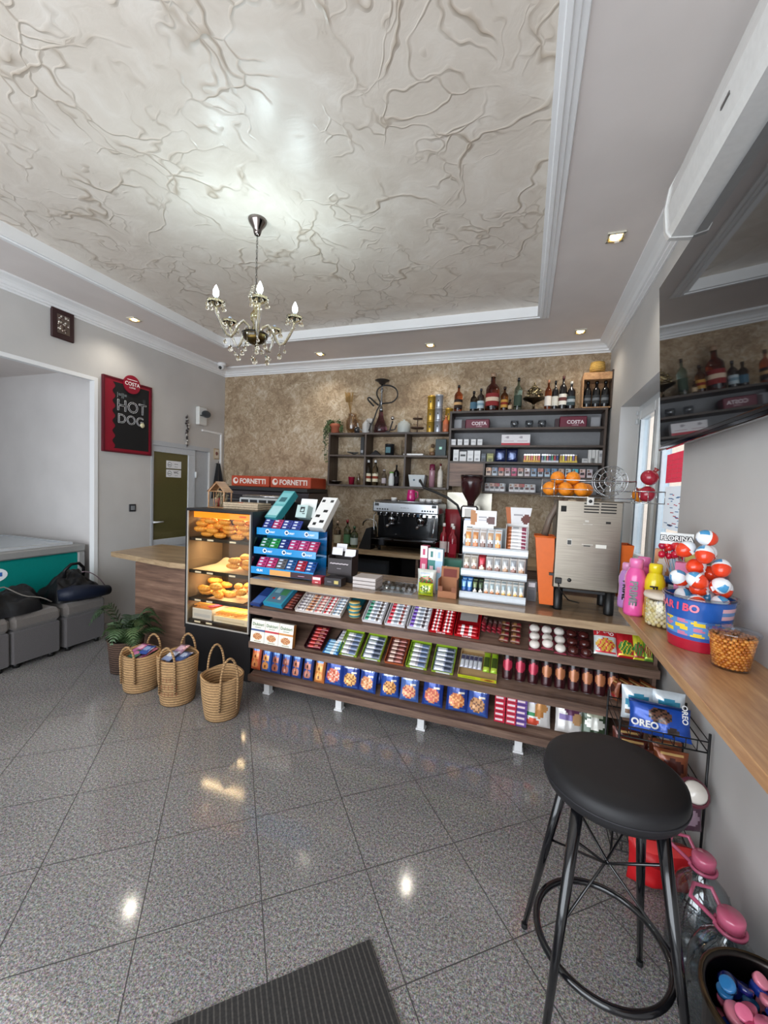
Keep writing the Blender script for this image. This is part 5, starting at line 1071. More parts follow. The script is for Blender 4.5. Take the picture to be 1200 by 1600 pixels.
b = B('matte', '#a8714f'); b.box(-.06, 0, 0, .06, .002, .045); b.box(-.06, .0, 0, -.058, .10, .12); b.box(.058, 0, 0, .06, .10, .12); b.box(-.06, .10, 0, .06, .102, .19); b.box(-.06, 0, 0, .06, .10, .003); b.use('matte', '#8c5840').box(-.055, .0, .04, -.03, .002, .075); b.box(.03, .0, .04, .055, .002, .075); b.build('carton', t)
B('matte', '#7c3c34').box(-.045, .0985, .12, .045, .0995, .175).build('printed_panel', t)
place('smalldev', lambda: carton(.06, .07, .13, paint('#6c6a6c', ('r', .2, .7, .8, .95, '#e8e8ec'), ('r', .2, .1, .8, .6, '#55555a'))), 'price_terminal', 'grey payment device between bar rack and orange juicer bin', 'terminal', (.075, 2.84, Z0))
# ---------------------------------------------------------------- juicer
t = thing('juicer', (.365, 2.66, Z0), 'stainless steel orange juicer seen from behind, on black legs', 'juicer')
b = B('brushed_steel'); b.box(-.178, 0, .135, .178, .30, .672, .008); b.build('body', t)
for x in (-.14, .14):
    for y in (.035, .26): b = B('satin', '#0d0d0e'); b.lathe([(0,0), (.026,0), (.028,.01), (.026,.135), (0,.135)], 14, (x, y, 0)); b.build('leg', t)
B('satin', '#141416').box(-.17, .03, .115, .17, .28, .136).build('underside', t)
b = B('matte', '#1b1a19')
for g in (0, 1):
    for r in range(4): b.box(-.03+.09*g, -.0012, .60+.017*r, .05+.09*g, .002, .607+.017*r)
b.box(-.155, -.0015, .60, -.125, .002, .635); b.box(.09, -.0015, .54, .115, .002, .552); b.build('vent_slots', t)
b = B('print', '#c9c4ba'); b.box(-.03, -.0015, .53, .02, .0, .533); b.box(-.02, -.0015, .545, .0, 0, .555); b.box(-.11, -.0015, .40, -.085, 0, .44); b.box(-.03, -.0015, .41, .03, 0, .413); b.use('print', '#3a3a38').box(-.108, -.002, .405, -.088, -.001, .43); b.box(-.02, -.002, .40, .015, -.001, .406); b.use('print', '#e8e4da').box(.045, -.0015, .395, .10, 0, .415); b.build('rating_plate', t)
b = B('satin', '#121214'); b.box(-.165, -.018, .165, -.128, .0, .20, .003); b.tube([(-.146, -.015, .17), (-.14, -.03, .14), (-.12, -.01, .11), (-.08, .04, .06), (.0, .2, .012)], .004, 6); b.build('power_cable', t)
B('satin', '#141414').ball((-.085, -.001, .19), .012, 12, 8, (1, .5, 1)).build('dial', t)
b = B('satin', '#d8d4cc'); b.box(-.018, -.004, .645, .02, .0, .69, .003); b.use('satin', '#161616').ball((.001, -.006, .668), .010, 10, 8, (1,.5,1)); b.build('lock_plate', t)
# wire fruit trays on top
b = B('chrome', '#cfd2d4')
def frame(b, x0, x1, y0, y1, z, r): b.tube([(x0,y0,z), (x1,y0,z), (x1,y1,z), (x0,y1,z)], r, 6, True)
frame(b, -.27, .23, .0, .3, .69, .003); frame(b, -.27, .23, .0, .3, .79, .0035); frame(b, -.27, .23, .0, .3, .735, .002)
for x in (-.27, -.2, .1, .23): b.tube([(x, 0, .69), (x, 0, .79)], .003, 6); b.tube([(x, 0, .69), (x, .3, .69)], .002, 6)
for i in range(11): b.tube([(-.27+.05*i, 0, .69), (-.27+.05*i, .3, .69)], .0016, 5)
b.build('wire_tray', t)
b = B('chrome', '#cfd2d4'); frame(b, .2, .36, -.05, .22, .67, .003); frame(b, .2, .36, -.05, .22, .735, .003)
for i in range(5): b.tube([(.2+.04*i, -.05, .735), (.2+.04*i, -.05, .67), (.2+.04*i, .22, .67)], .0018, 5)
b.build('wire_tray', t)
b = B('chrome', '#b9bcbe'); cx_, cz_ = .105, .79
for k in range(12):
    a = 2*PI*k/12; b.tube([(cx_+.012*math.cos(a), .05, cz_+.012*math.sin(a)), (cx_+.05*math.cos(a), .03, cz_+.05*math.sin(a)), (cx_+.085*math.cos(a), .0+.02, cz_+.085*math.sin(a)), (cx_+.088*math.cos(a), .10, cz_+.088*math.sin(a))], .002, 5)
for r_, y_ in ((.03, .045), (.06, .03), (.088, .02), (.088, .10)): b.tube([(cx_+r_*math.cos(2*PI*k/24), y_, cz_+r_*math.sin(2*PI*k/24)) for k in range(24)], .0022, 5, True)
b.build('wire_guard', t)
b = B('satin', '#e0681c'); b.add([(-.245,.02,.02),(-.165,.02,.02),(-.165,.15,.02),(-.245,.15,.02),(-.29,-.0,.44),(-.18,-.0,.44),(-.18,.16,.44),(-.29,.16,.44)], [(0,3,2,1),(0,1,5,4),(1,2,6,5),(2,3,7,6),(3,0,4,7)])
b.tube([(-.292,-.002,.44), (-.178,-.002,.44), (-.178,.162,.44), (-.292,.162,.44)], .005, 6, True); b.build('peel_bin', t, label='bright orange bin')
b = B('satin', '#e0681c'); b.add([(.19,.06,.1),(.23,.06,.1),(.23,.19,.1),(.19,.19,.1),(.185,.03,.42),(.25,.03,.42),(.25,.2,.42),(.185,.2,.42)], [(0,3,2,1),(0,1,5,4),(1,2,6,5),(2,3,7,6),(3,0,4,7)]); b.build('peel_bin', t, label='orange bin on the window side')
b = B('satin', '#6c5c50'); b.tube([(-.235, .08, .445), (-.21, .08, .55), (-.17, .08, .64), (-.13, .08, .665)], [.022, .018, .018, .018], 8); b.build('peel_chute', t)
B('satin', '#201c1a').box(-.20, -.012, .21, -.172, .02, .225).build('latch', t)
def orange(c): 
    return lambda: B('pastry', c).ball((0,0,0), .042, 16, 12)
rr = random.Random(41)
for i, (x, y, z) in enumerate(((-.222, .052, .736), (-.134, .052, .736), (-.046, .052, .736), (.0, .21, .735), (-.20, .15, .736), (-.10, .15, .736), (-.178, .1, .803), (-.09, .1, .803))):
    place('orange', orange('#f08c18'), 'orange', f'whole orange in the wire tray on the juicer, {ORD[i]} from the bin side', 'orange', (.365+x, 2.66+y+.0, Z0+z+.001), 'oranges in the juicer tray')
place('orange', None, 'orange', 'single orange beside the two pomegranates', 'orange', (.365+.285, 2.66+.145, Z0+.716), 'oranges in the juicer tray')
def pome(): 
    b = B('gloss', '#a02434'); b.ball((0,0,0), .046, 18, 12, (1, 1, .92)); b.use('gloss', '#8c3430').lathe([(.012,.036), (.01,.05), (.016,.06), (.012,.052), (0,.046)], 8, cap=False); return b
place('pome', pome, 'pomegranate', 'upper red pomegranate in the juicer tray, nearer the window', 'pomegranate', Matrix.Translation((.365+.295, 2.66+.01, Z0+.815)) @ Matrix.Rotation(.6, 4, 'Y'))
place('pome', pome, 'pomegranate', 'lower red pomegranate resting on the wire tray beside the orange', 'pomegranate', Matrix.Translation((.365+.285, 2.66+.0, Z0+.722)) @ Matrix.Rotation(-1.2, 4, 'Y'))
# ================================================================ machines on the back counter
ZB = .866
t = thing('espresso_machine', (-1.25, 4.36, ZB), 'black and steel two-group espresso machine on the back counter', 'espresso machine')
for x in (-.31, .31):
    for y in (.06, .36): B('satin', '#1a1a1c').cyl((x, y, 0), (x, y, .06), .018).build('foot', t)
b = B('chrome', '#5a5a5e'); b.box(-.37, -.05, .06, .37, .42, .14, .006); b.build('base_tray', t)
b = B('gloss', '#18181a'); b.box(-.36, .12, .14, .36, .42, .46, .01); b.build('body', t)
b = B('metal', '#a3a6aa'); b.box(-.38, -.02, .44, .38, .42, .555, .012); b.build('top_housing', t)
b = B('satin', '#2b2d30'); b.text('-- ---- --', .03, (0, -.0212, .50), col='#3a3c40', bold=.03)
for x in (-.26, .26):
    for i in range(5): b.at(x-.06+.03*i, -.02, .475, rx=PI/2); b.lathe([(0,0), (.009,0), (.009,.004), (0,.004)], 10)
b.at(); [b.box(x-.025, -.024, .51, x+.025, -.02, .54) for x in (-.33, .33)]; b.build('control_panel', t)
b = B('chrome', '#d0d2d6'); b.box(-.34, .02, .43, .34, .4, .445); [b.box(-.33+.066*i, .0, .40, -.29+.066*i, .02, .44, .004) for i in range(11)]; b.build('cup_rail', t)
for x in (-.17, .17):
    b = B('chrome', '#9a9da2'); b.lathe([(0,.40), (.045,.40), (.05,.36), (.04,.33), (.03,.30), (0,.30)], 20, (x, .06, 0)); b.build('group_head', t)
    b = B('chrome', '#b4b6ba'); b.lathe([(0,.30), (.036,.30), (.036,.325), (0,.325)], 18, (x, .06, 0)); b.tube([(x, .03, .312), (x, -.04, .305), (x, -.11, .295)], [.008, .013, .014], 10); b.build('portafilter', t)
for x in (-.34, .34): b = B('chrome', '#c4c6ca'); b.tube([(x, -.01, .43), (x*1.03, -.05, .40), (x*1.0, -.06, .25), (x*.97, -.07, .19)], .006, 8); b.build('steam_wand', t)
b = B('chrome', '#8a8c90'); b.box(-.34, -.04, .14, .34, .12, .148); [b.box(-.33, -.03+.02*i, .148, .33, -.022+.02*i, .152) for i in range(7)]; b.build('drip_grate', t)
b = B('chrome', '#b6b8bc'); b.tube([(-.36, -.01, .57), (.36, -.01, .57), (.36, .4, .57), (-.36, .4, .57)], .006, 6, True); [b.tube([(x, y, .55), (x, y, .57)], .005, 6) for x in (-.35, .35) for y in (0, .39)]; b.build('top_rail', t)
place('cup', lambda: B('gloss', '#e9e9e9').lathe([(0,0), (.024,0), (.034,.03), (.036,.05), (.032,.05), (.03,.03), (0,.008)], 16, cap=False), 'white_cup', 'upturned white cup on the espresso machine, first from the tap', 'cup', TR(-1.43, 4.50, ZB+.557), 'white cups on the espresso machine')
for i in range(9): place('cup', None, 'white_cup', f'white cup on the espresso machine top, {ORD[i]} from the pink pitcher', 'cup', TR(-1.08+.075*(i % 3), 4.45+.085*(i//3), ZB+.557), 'white cups on the espresso machine')
t = thing('milk_pitcher', (-1.205, 4.42, ZB+.577), 'hot pink milk pitcher standing on the espresso machine', 'pitcher')
b = B('gloss', '#c81c74'); b.lathe([(0,0), (.045,0), (.05,.03), (.043,.08), (.038,.11), (.042,.125), (.036,.124), (.034,.10), (0,.02)], 20, cap=False); b.build('jug', t); B('gloss', '#c81c74').tube([(.04,0,.11), (.075,0,.10), (.078,0,.05), (.047,0,.03)], .006, 8).build('handle', t)
t = thing('water_tap', (-1.74, 4.55, ZB), 'curved steel water tap beside the espresso machine', 'tap')
b = B('chrome', '#a8a49c'); b.tube([(0.09,0,0), (.09,0,.26), (.08,0,.31), (.03,0,.335), (-.04,0,.33), (-.08,0,.29), (-.085,0,.25)], .010, 10); b.build('spout', t); B('chrome', '#8a8680').lathe([(0,0), (.025,0), (.022,.03), (0,.03)], 14, (.09,0,0)).build('base', t)
t = thing('knock_box', (-1.70, 4.42, ZB), 'black angled bin standing between tap and espresso machine', 'bin'); b = B('satin', '#19191b'); b.add([(-.09,-.08,0),(.06,-.08,0),(.06,.08,0),(-.09,.08,0),(0,-.08,.24),(.06,-.08,.26),(.06,.08,.26),(0,.08,.24)], [(0,3,2,1),(0,1,5,4),(1,2,6,5),(2,3,7,6),(3,0,4,7),(4,5,6,7)]); b.build('bin_body', t)
# liquor bottles near the tap
def bottle(h, r, glass, cap, label, neck=.32, lc2=None, shoulder=.62, mat='glass', stripe=None, capm='gloss'):
    """parts: body, cap, label"""
    def mk(name, loc, lab, cat='bottle', grp=None, parent=None):
        t = thing(name, loc, lab, cat, grp)
        b = B(mat, glass); b.lathe([(0,.002), (r*.9,0), (r,h*.03), (r,h*shoulder), (r*.85,h*(shoulder+.07)), (r*neck,h*(shoulder+.16)), (r*neck*.95,h*.93), (0,h*.93)], 16); b.build('glass_body', t)
        b = B(capm, cap); b.lathe([(0,h*.90), (r*neck*1.18,h*.90), (r*neck*1.15,h), (0,h)], 12); b.build('cap', t)
        if label:
            b = B('paper', label); b.lathe([(r*1.012,h*.14), (r*1.012,h*.46)], 16, cap=False)
            if lc2: b.use('paper', lc2).lathe([(r*1.025,h*.26), (r*1.025,h*.36)], 16, cap=False)
            b.build('label', t)
        return t
    return mk
bottle(.30, .042, '#d8cfc0', '#c8a890', '#c9c2a8', .3)('spirit_bottle', (-2.08, 4.38, ZB), 'clear bottle with pourer and pale label on the back counter')
bottle(.32, .042, '#b8d8c0', '#a02030', '#5c8c64', .3)('spirit_bottle', (-1.97, 4.42, ZB), 'green-tinted clear bottle with red cap near the tap')
bottle(.25, .044, '#a8d0b4', '#3c6c4c', '#c8d8d4', .3)('spirit_bottle', (-1.87, 4.40, ZB), 'short green glass bottle with round white label beside the tap')
# syrup bottles red
for i, (x, y) in enumerate(((-.80, 4.34), (-.735, 4.46), (-.71, 4.33), (-.685, 4.255))):
    bottle(.36-.02*(i % 2), .04, '#8c1424', '#efe8e4', '#a01c30' if i % 2 else '#e4d4d0', .34, shoulder=.6, mat='gloss')('syrup_bottle', (x, y, ZB), ('deep red syrup bottle with white pump cap closest to the espresso machine', 'deep red syrup bottle behind the pair by the espresso machine', 'deep red syrup bottle with pale label in the front of the group', 'deep red syrup bottle nearest the coffee grinder')[i])
t = thing('red_umbrella', (-.745, 4.66, ZB), 'glossy dark red folded tarp shape standing behind syrup bottles', 'red bag'); b = pouch(.22, .50, .10, paint('#8a1020'), 'satin'); b.build('body_cloth', t)
t = thing('steel_splashback', (-.60, YB-.012, 1.15), 'bright polished steel sheet behind the coffee grinder', 'panel'); B('metal', '#a39e92').box(-.28, -.002, 0, .24, .004, .41).build('sheet', t)
t = thing('power_cord', (0, 0, 0), 'thick black hose looping from the shelf behind the espresso machine', 'hose'); B('satin', '#131315').tube([(-1.16, 4.6, 1.69), (-1.10, 4.58, 1.60), (-.95, 4.56, 1.55), (-.82, 4.54, 1.50), (-.70, 4.52, 1.42), (-.65, 4.585, 1.28), (-.65, 4.585, .88)], .014, 8).build('hose', t)
# coffee grinder
t = thing('coffee_grinder', (-.545, 4.36, ZB), 'chrome coffee grinder with dark bean hopper', 'coffee grinder')
b = B('chrome', '#b9bbbf'); b.box(-.085, -.08, 0, .085, .2, .05, .008); b.box(-.07, .0, .05, .07, .19, .42, .02); b.box(-.09, -.02, .42, .09, .2, .56, .02); b.build('body', t)
b = B('gloss', '#3a1c1e'); b.lathe([(.035,.56), (.04,.60), (.10,.70), (.115,.80), (.118,.86), (0,.86)], 24, (0, .09, 0)); b.build('bean_hopper', t)
B('gloss', '#231416').lathe([(0,.861), (.122,.861), (.12,.885), (0,.89)], 24, (0, .09, 0)).build('hopper_lid', t)
b = B('gloss', '#5c1c24'); b.at(0, -.015, .25, rx=PI/2); b.lathe([(0,0), (.035,0), (.035,.02), (0,.02)], 18); b.at(); b.build('doser_badge', t)
B('chrome', '#8a8c90').tube([(-.03,-.06,.12), (-.03,-.1,.12), (.03,-.1,.12), (.03,-.06,.12)], .006, 6).build('portafilter_fork', t)
B('print', '#e9e4de').box(-.05, -.022, .44, .05, -.0205, .53).build('badge', t)
place('cardcup', lambda: carton(.15, .02, .18, paint('#dcdcdc', ('e', .5, .5, .3, .3, '#b8b0a8'))), 'white_tray', 'white paper tray leaning against stucco behind the juicer bar rack', 'tray', Matrix.Translation((-.12, 4.55, ZB+.42)) @ Matrix.Rotation(.2, 4, 'X'))
bpy.data.objects.remove(bpy.data.objects['white_tray'])
# oven with orange crates on top, roller grill
t = thing('bake_oven', (-3.06, 4.30, ZB), 'large stainless bake-off oven behind the display case', 'oven')
b = B('metal', '#6f6a70'); b.box(-.62, 0, 0, .62, .52, .62, .01); b.build('housing', t); B('gloss', '#231f25').box(-.58, -.012, .06, .40, 0, .56, .005).build('glass_door', t); b = B('chrome', '#a5a5a8'); b.tube([(-.55,-.045,.5), (.38,-.045,.5)], .010, 8); b.tube([(-.5,-.045,.5), (-.5,0,.5)], .006, 6); b.tube([(.33,-.045,.5), (.33,0,.5)], .006, 6); b.build('door_handle', t)
b = B('satin', '#2c2c2e'); b.box(-.62, -.03, .62, .62, .5, .665, .004); b.build('top_plate', t)
for i, x in enumerate((-3.31, -2.72)):
    t = thing('bakery_crate', (x, 4.34, ZB+.667), ('orange-red bakery carton with white FORNETTI lettering, nearer the door wall', 'orange-red bakery carton with white FORNETTI lettering, nearer the wall shelf')[i], 'box')
    B('satin', '#b8482c').box(-.285, 0, 0, .285, .4, .135, .008).build('carton', t)
    b = B('print', '#b8482c'); b.text('FORNETTI', .085, (.045, -.002, .065), col='#e9dcd4', bold=.035); b.use('print', '#efe2da').at(-.215, -.0005, .07, rx=PI/2); b.lathe([(0,0), (.04,0), (.04,.002), (0,.002)], 20, smooth=False); b.use('print', '#b8482c').at(-.205, -.003, .078, rx=PI/2); b.lathe([(0,0), (.02,0), (.02,.001), (0,.001)], 16, smooth=False); b.at(); b.build('lettering', t)
t = thing('roller_grill', (-2.62, 3.55, 0), 'white vented hot-dog roller grill behind the display case', 'roller grill')
b = B('gloss', '#c9ccce'); b.box(-.22, 0, 1.33, .28, .32, 1.42, .012); b.build('housing', t); b = B('matte', '#2b2d30'); [b.box(-.19+.11*i, -.001, 1.35, -.10+.11*i, .002, 1.40) for i in range(4)]; b.build('vent_slots', t)
B('satin', '#8a8c8e').box(-.25, .03, .811, .3, .3, 1.33).build('stand', t)
for i in range(6): B('chrome', '#c8c8ca').tube([(-.2, .04+.045*i, 1.435), (.26, .04+.045*i, 1.435)], .012, 8).build('roller', t)
t = thing('prep_table', (-2.55, 3.44, 0), 'wooden prep cupboard hidden behind the pastry case', 'cupboard'); B('wood_walnut').box(-.4, 0, 0, .4, .5, .81).build('carcass', t)
# items on top of the display case
t = thing('house_lantern', (-2.47, 2.80, KT+.001), 'small wooden house-shaped lantern with dried twigs on the display case', 'lantern')
for y in (0, .09):
    b = B('wood_ledge'); b.tube([(-.08, y, .0), (-.08, y, .14), (0, y, .215), (.08, y, .14), (.08, y, 0)], .008, 4, True); b.tube([(-.08, y, .14), (.08, y, .14)], .005, 4); b.tube([(-.027,y,.14),(-.027,y,0)], .003, 4); b.build('house_frame', t)
b = B('wood_ledge'); b.add([(-.095,-.01,.135),(0,-.01,.225),(0,.10,.225),(-.095,.10,.135)], [(0,1,2,3)]); b.add([(.095,-.01,.135),(0,-.01,.225),(0,.10,.225),(.095,.10,.135)], [(0,3,2,1)]); b.box(-.085, -.008, 0, .085, .098, .006); b.build('roof', t)
rr = random.Random(17); b = B('matte', '#b9a98c')
for i in range(34):
    a = rr.uniform(0, 6.28); b.use('matte', rr.choice(['#d8cbb0', '#8c7c5c', '#6c5a3c', '#c8b890'])); p = Vector((rr.uniform(-.05,.05), rr.uniform(.02,.075), .012)); q = p+Vector((rr.uniform(-.03,.03), rr.uniform(-.01,.01), rr.uniform(.05,.14))); b.tube([p, (p+q)/2+Vector((.006,0,0)), q], .0016, 4); b.ball(q, .007, 6, 4)
b.build('dried_twigs', t)
t = thing('wicker_tray', (-2.20, 2.85, KT+.001), 'low beige wicker tray lying on the display case', 'tray')
b = B('seagrass_weave', '#cdb79a'); b.box(-.17, -.08, 0, .17, .1, .006); b.box(-.17, -.08, .006, .17, -.072, .055); b.box(-.17, .092, .006, .17, .1, .055); b.box(-.17, -.072, .006, -.162, .092, .055); b.box(.162, -.072, .006, .17, .092, .055); b.build('weave', t)
t = thing('red_candle', (-2.585, 2.95, KT+.001), 'small red candle jar beside the wooden house lantern', 'candle'); B('gloss', '#b0182c').lathe([(0,0), (.022,0), (.024,.08), (0,.08)], 14).build('jar', t)
t = thing('red_candle', (-2.33, 2.94, KT+.001), 'orange-red tealight glass behind the wicker tray', 'candle'); B('gloss', '#d84a2c').lathe([(0,0), (.02,0), (.025,.05), (0,.05)], 14).build('jar', t)
# ================================================================ on and in the six-compartment shelf
def P7(px, y=4.74): return at_y(px, 700, y).x
TZ, MZ, BZ = 2.246, 1.976, 1.608
t = thing('hanging_plant', (P7(522), 4.76, TZ), 'terracotta potted trailing plant at the end of the wall shelf', 'plant')
B('matte', '#b5664a').lathe([(0,0), (.05,0), (.065,.09), (.075,.09), (.075,.125), (.065,.125), (.06,.10), (0,.1)], 20).build('pot', t)
rr = random.Random(51)
for i in range(16):
    a = rr.uniform(1.8, 5.0) if i < 10 else rr.uniform(0, 6.28); L = rr.uniform(.1, .50) if 2.4 < a < 4.2 else rr.uniform(.03, .08); b = B('leafy', rr.choice(['#4a5c34', '#5c7040', '#3c4c2c']))
    pts = [Vector((math.cos(a)*(.03+.10*min(1, s/4)), min(.10, max(-.11, math.sin(a)*(.03+.08*min(1, s/4)))), .11+.05*math.sin(min(s, 4)/4*PI)-L*max(0, s-3)/7)) for s in range(11)]
    b.tube(pts, .002, 4)
    for p in pts[1:]:
        for _ in range(3):
            q = p+Vector((rr.uniform(-.02,.02), rr.uniform(-.015,.015), rr.uniform(-.02,.02))); d0 = Vector((rr.uniform(-1,1), rr.uniform(-1,1), rr.uniform(-1,.3))).normalized()*.022; e0 = d0.cross(Vector((0,1,.3))).normalized()*.009
            b.add([q, q+d0*.5+e0, q+d0, q+d0*.5-e0], [(0,1,2,3)])
    b.build('trailing_stem', t)
t = thing('glass_vase', (P7(548), 4.76, TZ), 'clear ribbed glass vase holding a bundle of dried wheat', 'vase')
B('clear', '#e8dccb').lathe([(0,.004), (.05,0), (.075,.06), (.08,.16), (.055,.21), (.05,.25), (.054,.25), (.045,.21), (.07,.15), (.065,.06), (0,.012)], 20, cap=False).build('glass_body', t)
b = B('matte', '#a88450'); rr = random.Random(8)
for i in range(22):
    x, y = rr.uniform(-.05, .05), rr.uniform(-.03, .03); b.tube([(0, 0, .02), (-.03+x*.2, y*.3, .30), (-.05+x, y, .50)], .0015, 4); b.tube([(-.05+x*.8, y*.8, .40), (-.05+x*1.15, y, .52)], [.006, .003], 5)
b.build('dried_wheat', t)
def pot(x, z, r, h, col, name, label, lid=True, mat='satin', y=4.76):
    t = thing(name, (x, y, z), label, 'pot'); B(mat, col).lathe([(0,0), (r*.9,0), (r,.01), (r,h*.7), (r*.85,h*.75), (0,h*.75)], 20).build('body', t)
    if lid: B(mat, shade(s2l(col), 1.15)).lathe([(0,h*.75), (r*.8,h*.75), (r*.55,h*.88), (.012,h*.92), (.014,h), (0,h)], 16).build('lid', t)
    return t
t = pot(P7(570), TZ, .048, .17, '#b8b6b4', 'coffee_pot', 'silver metal teapot next to the hookah'); B('satin', '#c9c7c4').tube([(-.05,0,.04), (-.1,-.01,.07), (-.11,-.02,.13)], .009, 6).build('spout', t)
place('creamer', lambda: B('gloss', '#2a2a2c').lathe([(0,0), (.03,0), (.036,.04), (.028,.07), (0,.07)], 14), 'small_jug', 'tiny dark jug before the silver teapot', 'jug', (P7(557, 4.68), 4.675, TZ+.001))
t = thing('hookah', (P7(592), 4.77, TZ), 'hookah with dark purple glass base and curled black hose', 'hookah')
B('glass', '#8c5a6c').lathe([(0,.004), (.07,0), (.085,.03), (.075,.10), (.035,.20), (.022,.27), (.026,.28), (.018,.28), (0,.27)], 20).build('glass_base', t)
b = B('chrome', '#9a9ca0'); b.lathe([(0,.27), (.022,.27), (.026,.30), (.014,.33), (.012,.36), (.022,.38), (.012,.41), (.01,.50), (.018,.53), (.012,.56), (.012,.60), (0,.60)], 14); b.build('stem', t)
b = B('satin', '#2b2624'); b.lathe([(0,.60), (.03,.60), (.05,.63), (.085,.645), (.09,.65), (.04,.65), (0,.64)], 20); b.build('coal_tray', t)
b = B('satin', '#131214'); pts = [(.02,-.03,.36), (.06,-.05,.36), (.16,-.06,.37), (.22,-.06,.43), (.21,-.06,.51), (.14,-.06,.56), (.04,-.06,.57), (-.03,-.06,.53), (-.04,-.06,.46), (.01,-.07,.36), (-.03,-.07,.27), (-.06,-.07,.18), (-.10,-.07,.10), (-.13,-.06,.03)]
def smooth_path(p, n=5):
    p = [Vector(q) for q in p]; o = []
    for i in range(len(p)-1):
        a, b_, c, d = p[max(i-1,0)], p[i], p[i+1], p[min(i+2,len(p)-1)]
        for k in range(n):
            s = k/n; o.append(.5*((2*b_)+(c-a)*s+(2*a-5*b_+4*c-d)*s*s+(3*b_-a-3*c+d)*s**3))
    return o+[p[-1]]
b.tube(smooth_path(pts), .009, 8); b.tube(smooth_path([(-.02,-.05,.34), (-.06,-.05,.37), (-.13,-.05,.43), (-.16,-.05,.43), (-.15,-.05,.40), (-.08,-.05,.33)]), .010, 8); b.build('hose', t)
place('hookbox', lambda: carton(.07, .05, .20, paint('#c4c0bc', ('r', .5, .6, .8, .7, '#222222'))), 'narrow_box', 'narrow white box behind the hookah glass', 'box', TR(P7(577, 4.85), 4.85, TZ+.001))
t = thing('candle_holder', (P7(609), 4.75, TZ), 'small dark branching candle holder with silver ball', 'candle holder')
b = B('satin', '#2d2426'); b.tube(smooth_path([(-.07,0,.02), (-.02,0,.03), (.0,0,.08), (.02,0,.15)]), .010, 8); b.tube(smooth_path([(-.0,0,.04), (.05,0,.05), (.07,0,.10)]), .008, 8); b.box(-.08, -.02, 0, .06, .02, .012); b.build('branches', t); B('chrome', '#c8c0bc').ball((.02, 0, .185), .026, 12, 8).build('silver_ball', t)
t = pot(P7(629), TZ, .076, .165, '#b4b8b4', 'enamel_pot', 'white enamel lidded pot between candle holder and tiered stand')
t = thing('tiered_stand', (P7(650), 4.76, TZ), 'small two-tier brown wooden serving stand', 'stand')
b = B('satin', '#4a3428'); b.lathe([(0,.055), (.075,.055), (.08,.07), (0,.07)], 20); b.build('tier', t); b = B('satin', '#4a3428'); b.lathe([(0,.165), (.055,.165), (.06,.178), (0,.178)], 20); b.build('tier', t); b = B('satin', '#5c4638'); b.lathe([(0,0), (.03,0), (.008,.02), (.006,.19), (.004,.22), (.0,.22)], 12); b.tube([(.012*math.cos(a*PI/6), 0, .232+.012*math.sin(a*PI/6)) for a in range(12)], .002, 5, True); b.build('pole', t)
# canisters
for i, (px, c, n, l, y) in enumerate(((671, '#c9a040', 3, 'gold tin canister', 4.77), (683, '#aeb2ba', 3, 'silver tin canister', 4.73), (699, '#c39a3e', 2, 'gold tin canister beside the tobacco shelf', 4.80))):
    for j in range(n): 
        place('can'+c, lambda: B('tin', c).lathe([(0,0), (.044,0), (.045,.004), (.045,.125), (.047,.126), (.047,.14), (.043,.144), (0,.144)], 20).use('print', '#2a2622').box(-.006, -.0465, .06, .006, -.044, .08), 'tin_canister', f'{l}, {("lowest", "middle", "topmost")[j if n == 3 else j*2]} of its stack', 'canister', (P7(px, y), y, TZ+.001+.1455*j), 'stacked tin canisters')
bottle(.19, .035, '#c86c44', '#c88c60', '#b86a4a', .4, mat='gloss')('small_bottle', (P7(695, 4.70), 4.70, TZ+.001), 'small orange-brown bottle in front of the tall canisters')
# compartments
place('blackbox', lambda: carton(.045, .05, .23, paint('#141416', ('r', .2, .15, .8, .3, '#9a9aa0'))), 'slim_box', 'tall slim black box in the upper compartment below the teapot', 'box', (P7(565), 4.78, MZ+.001))
place('plane', lambda: B('satin', '#3c3836').tube([(-.09,0,.04), (.0,0,.02), (.06,0,.03)], [.004,.016,.006], 8).box(-.03, -.06, .018, .0, .06, .024).box(.04, -.02, .03, .06, .02, .035), 'model_plane', 'small dark model airplane on the upper shelf board', 'ornament', (P7(552), 4.76, MZ+.004))
place('darktin', lambda: B('satin', '#232426').lathe([(0,0), (.055,0), (.055,.125), (.057,.126), (.057,.14), (0,.14)], 20).use('paper', '#5a7c84').box(-.03, -.058, .03, .03, -.054, .10), 'tea_tin', 'dark round tin with pale label in the middle compartment', 'tin', (P7(608), 4.76, MZ+.001))
place('tent', lambda: B('matte', '#231f20').add([(-.07,-.04,0), (.07,-.04,0), (0,-.04,.06), (-.07,.04,0), (.07,.04,0), (0,.04,.06)], [(0,1,2), (3,5,4), (0,2,5,3), (1,4,5,2), (0,3,4,1)]), 'dark_ornament', 'dark arched ornament beside the dark round tin', 'ornament', (P7(588), 4.74, MZ+.001))
place('leaflet', lambda: B('matte', '#8c7c64').tube([(0,0,0), (-.01,0,.12), (.01,0,.2)], [.02,.012,.003], 8), 'twig_bundle', 'thin tan twig bundle standing in the middle compartment corner', 'ornament', (P7(624), 4.82, MZ+.001))
place('whitebox', lambda: B('gloss', '#d6d4d2').box(-.12, -.05, 0, .12, .05, .022, .003), 'white_remote', 'flat white box lying in the upper compartment by the figurine', 'box', (P7(648), 4.73, MZ+.001))
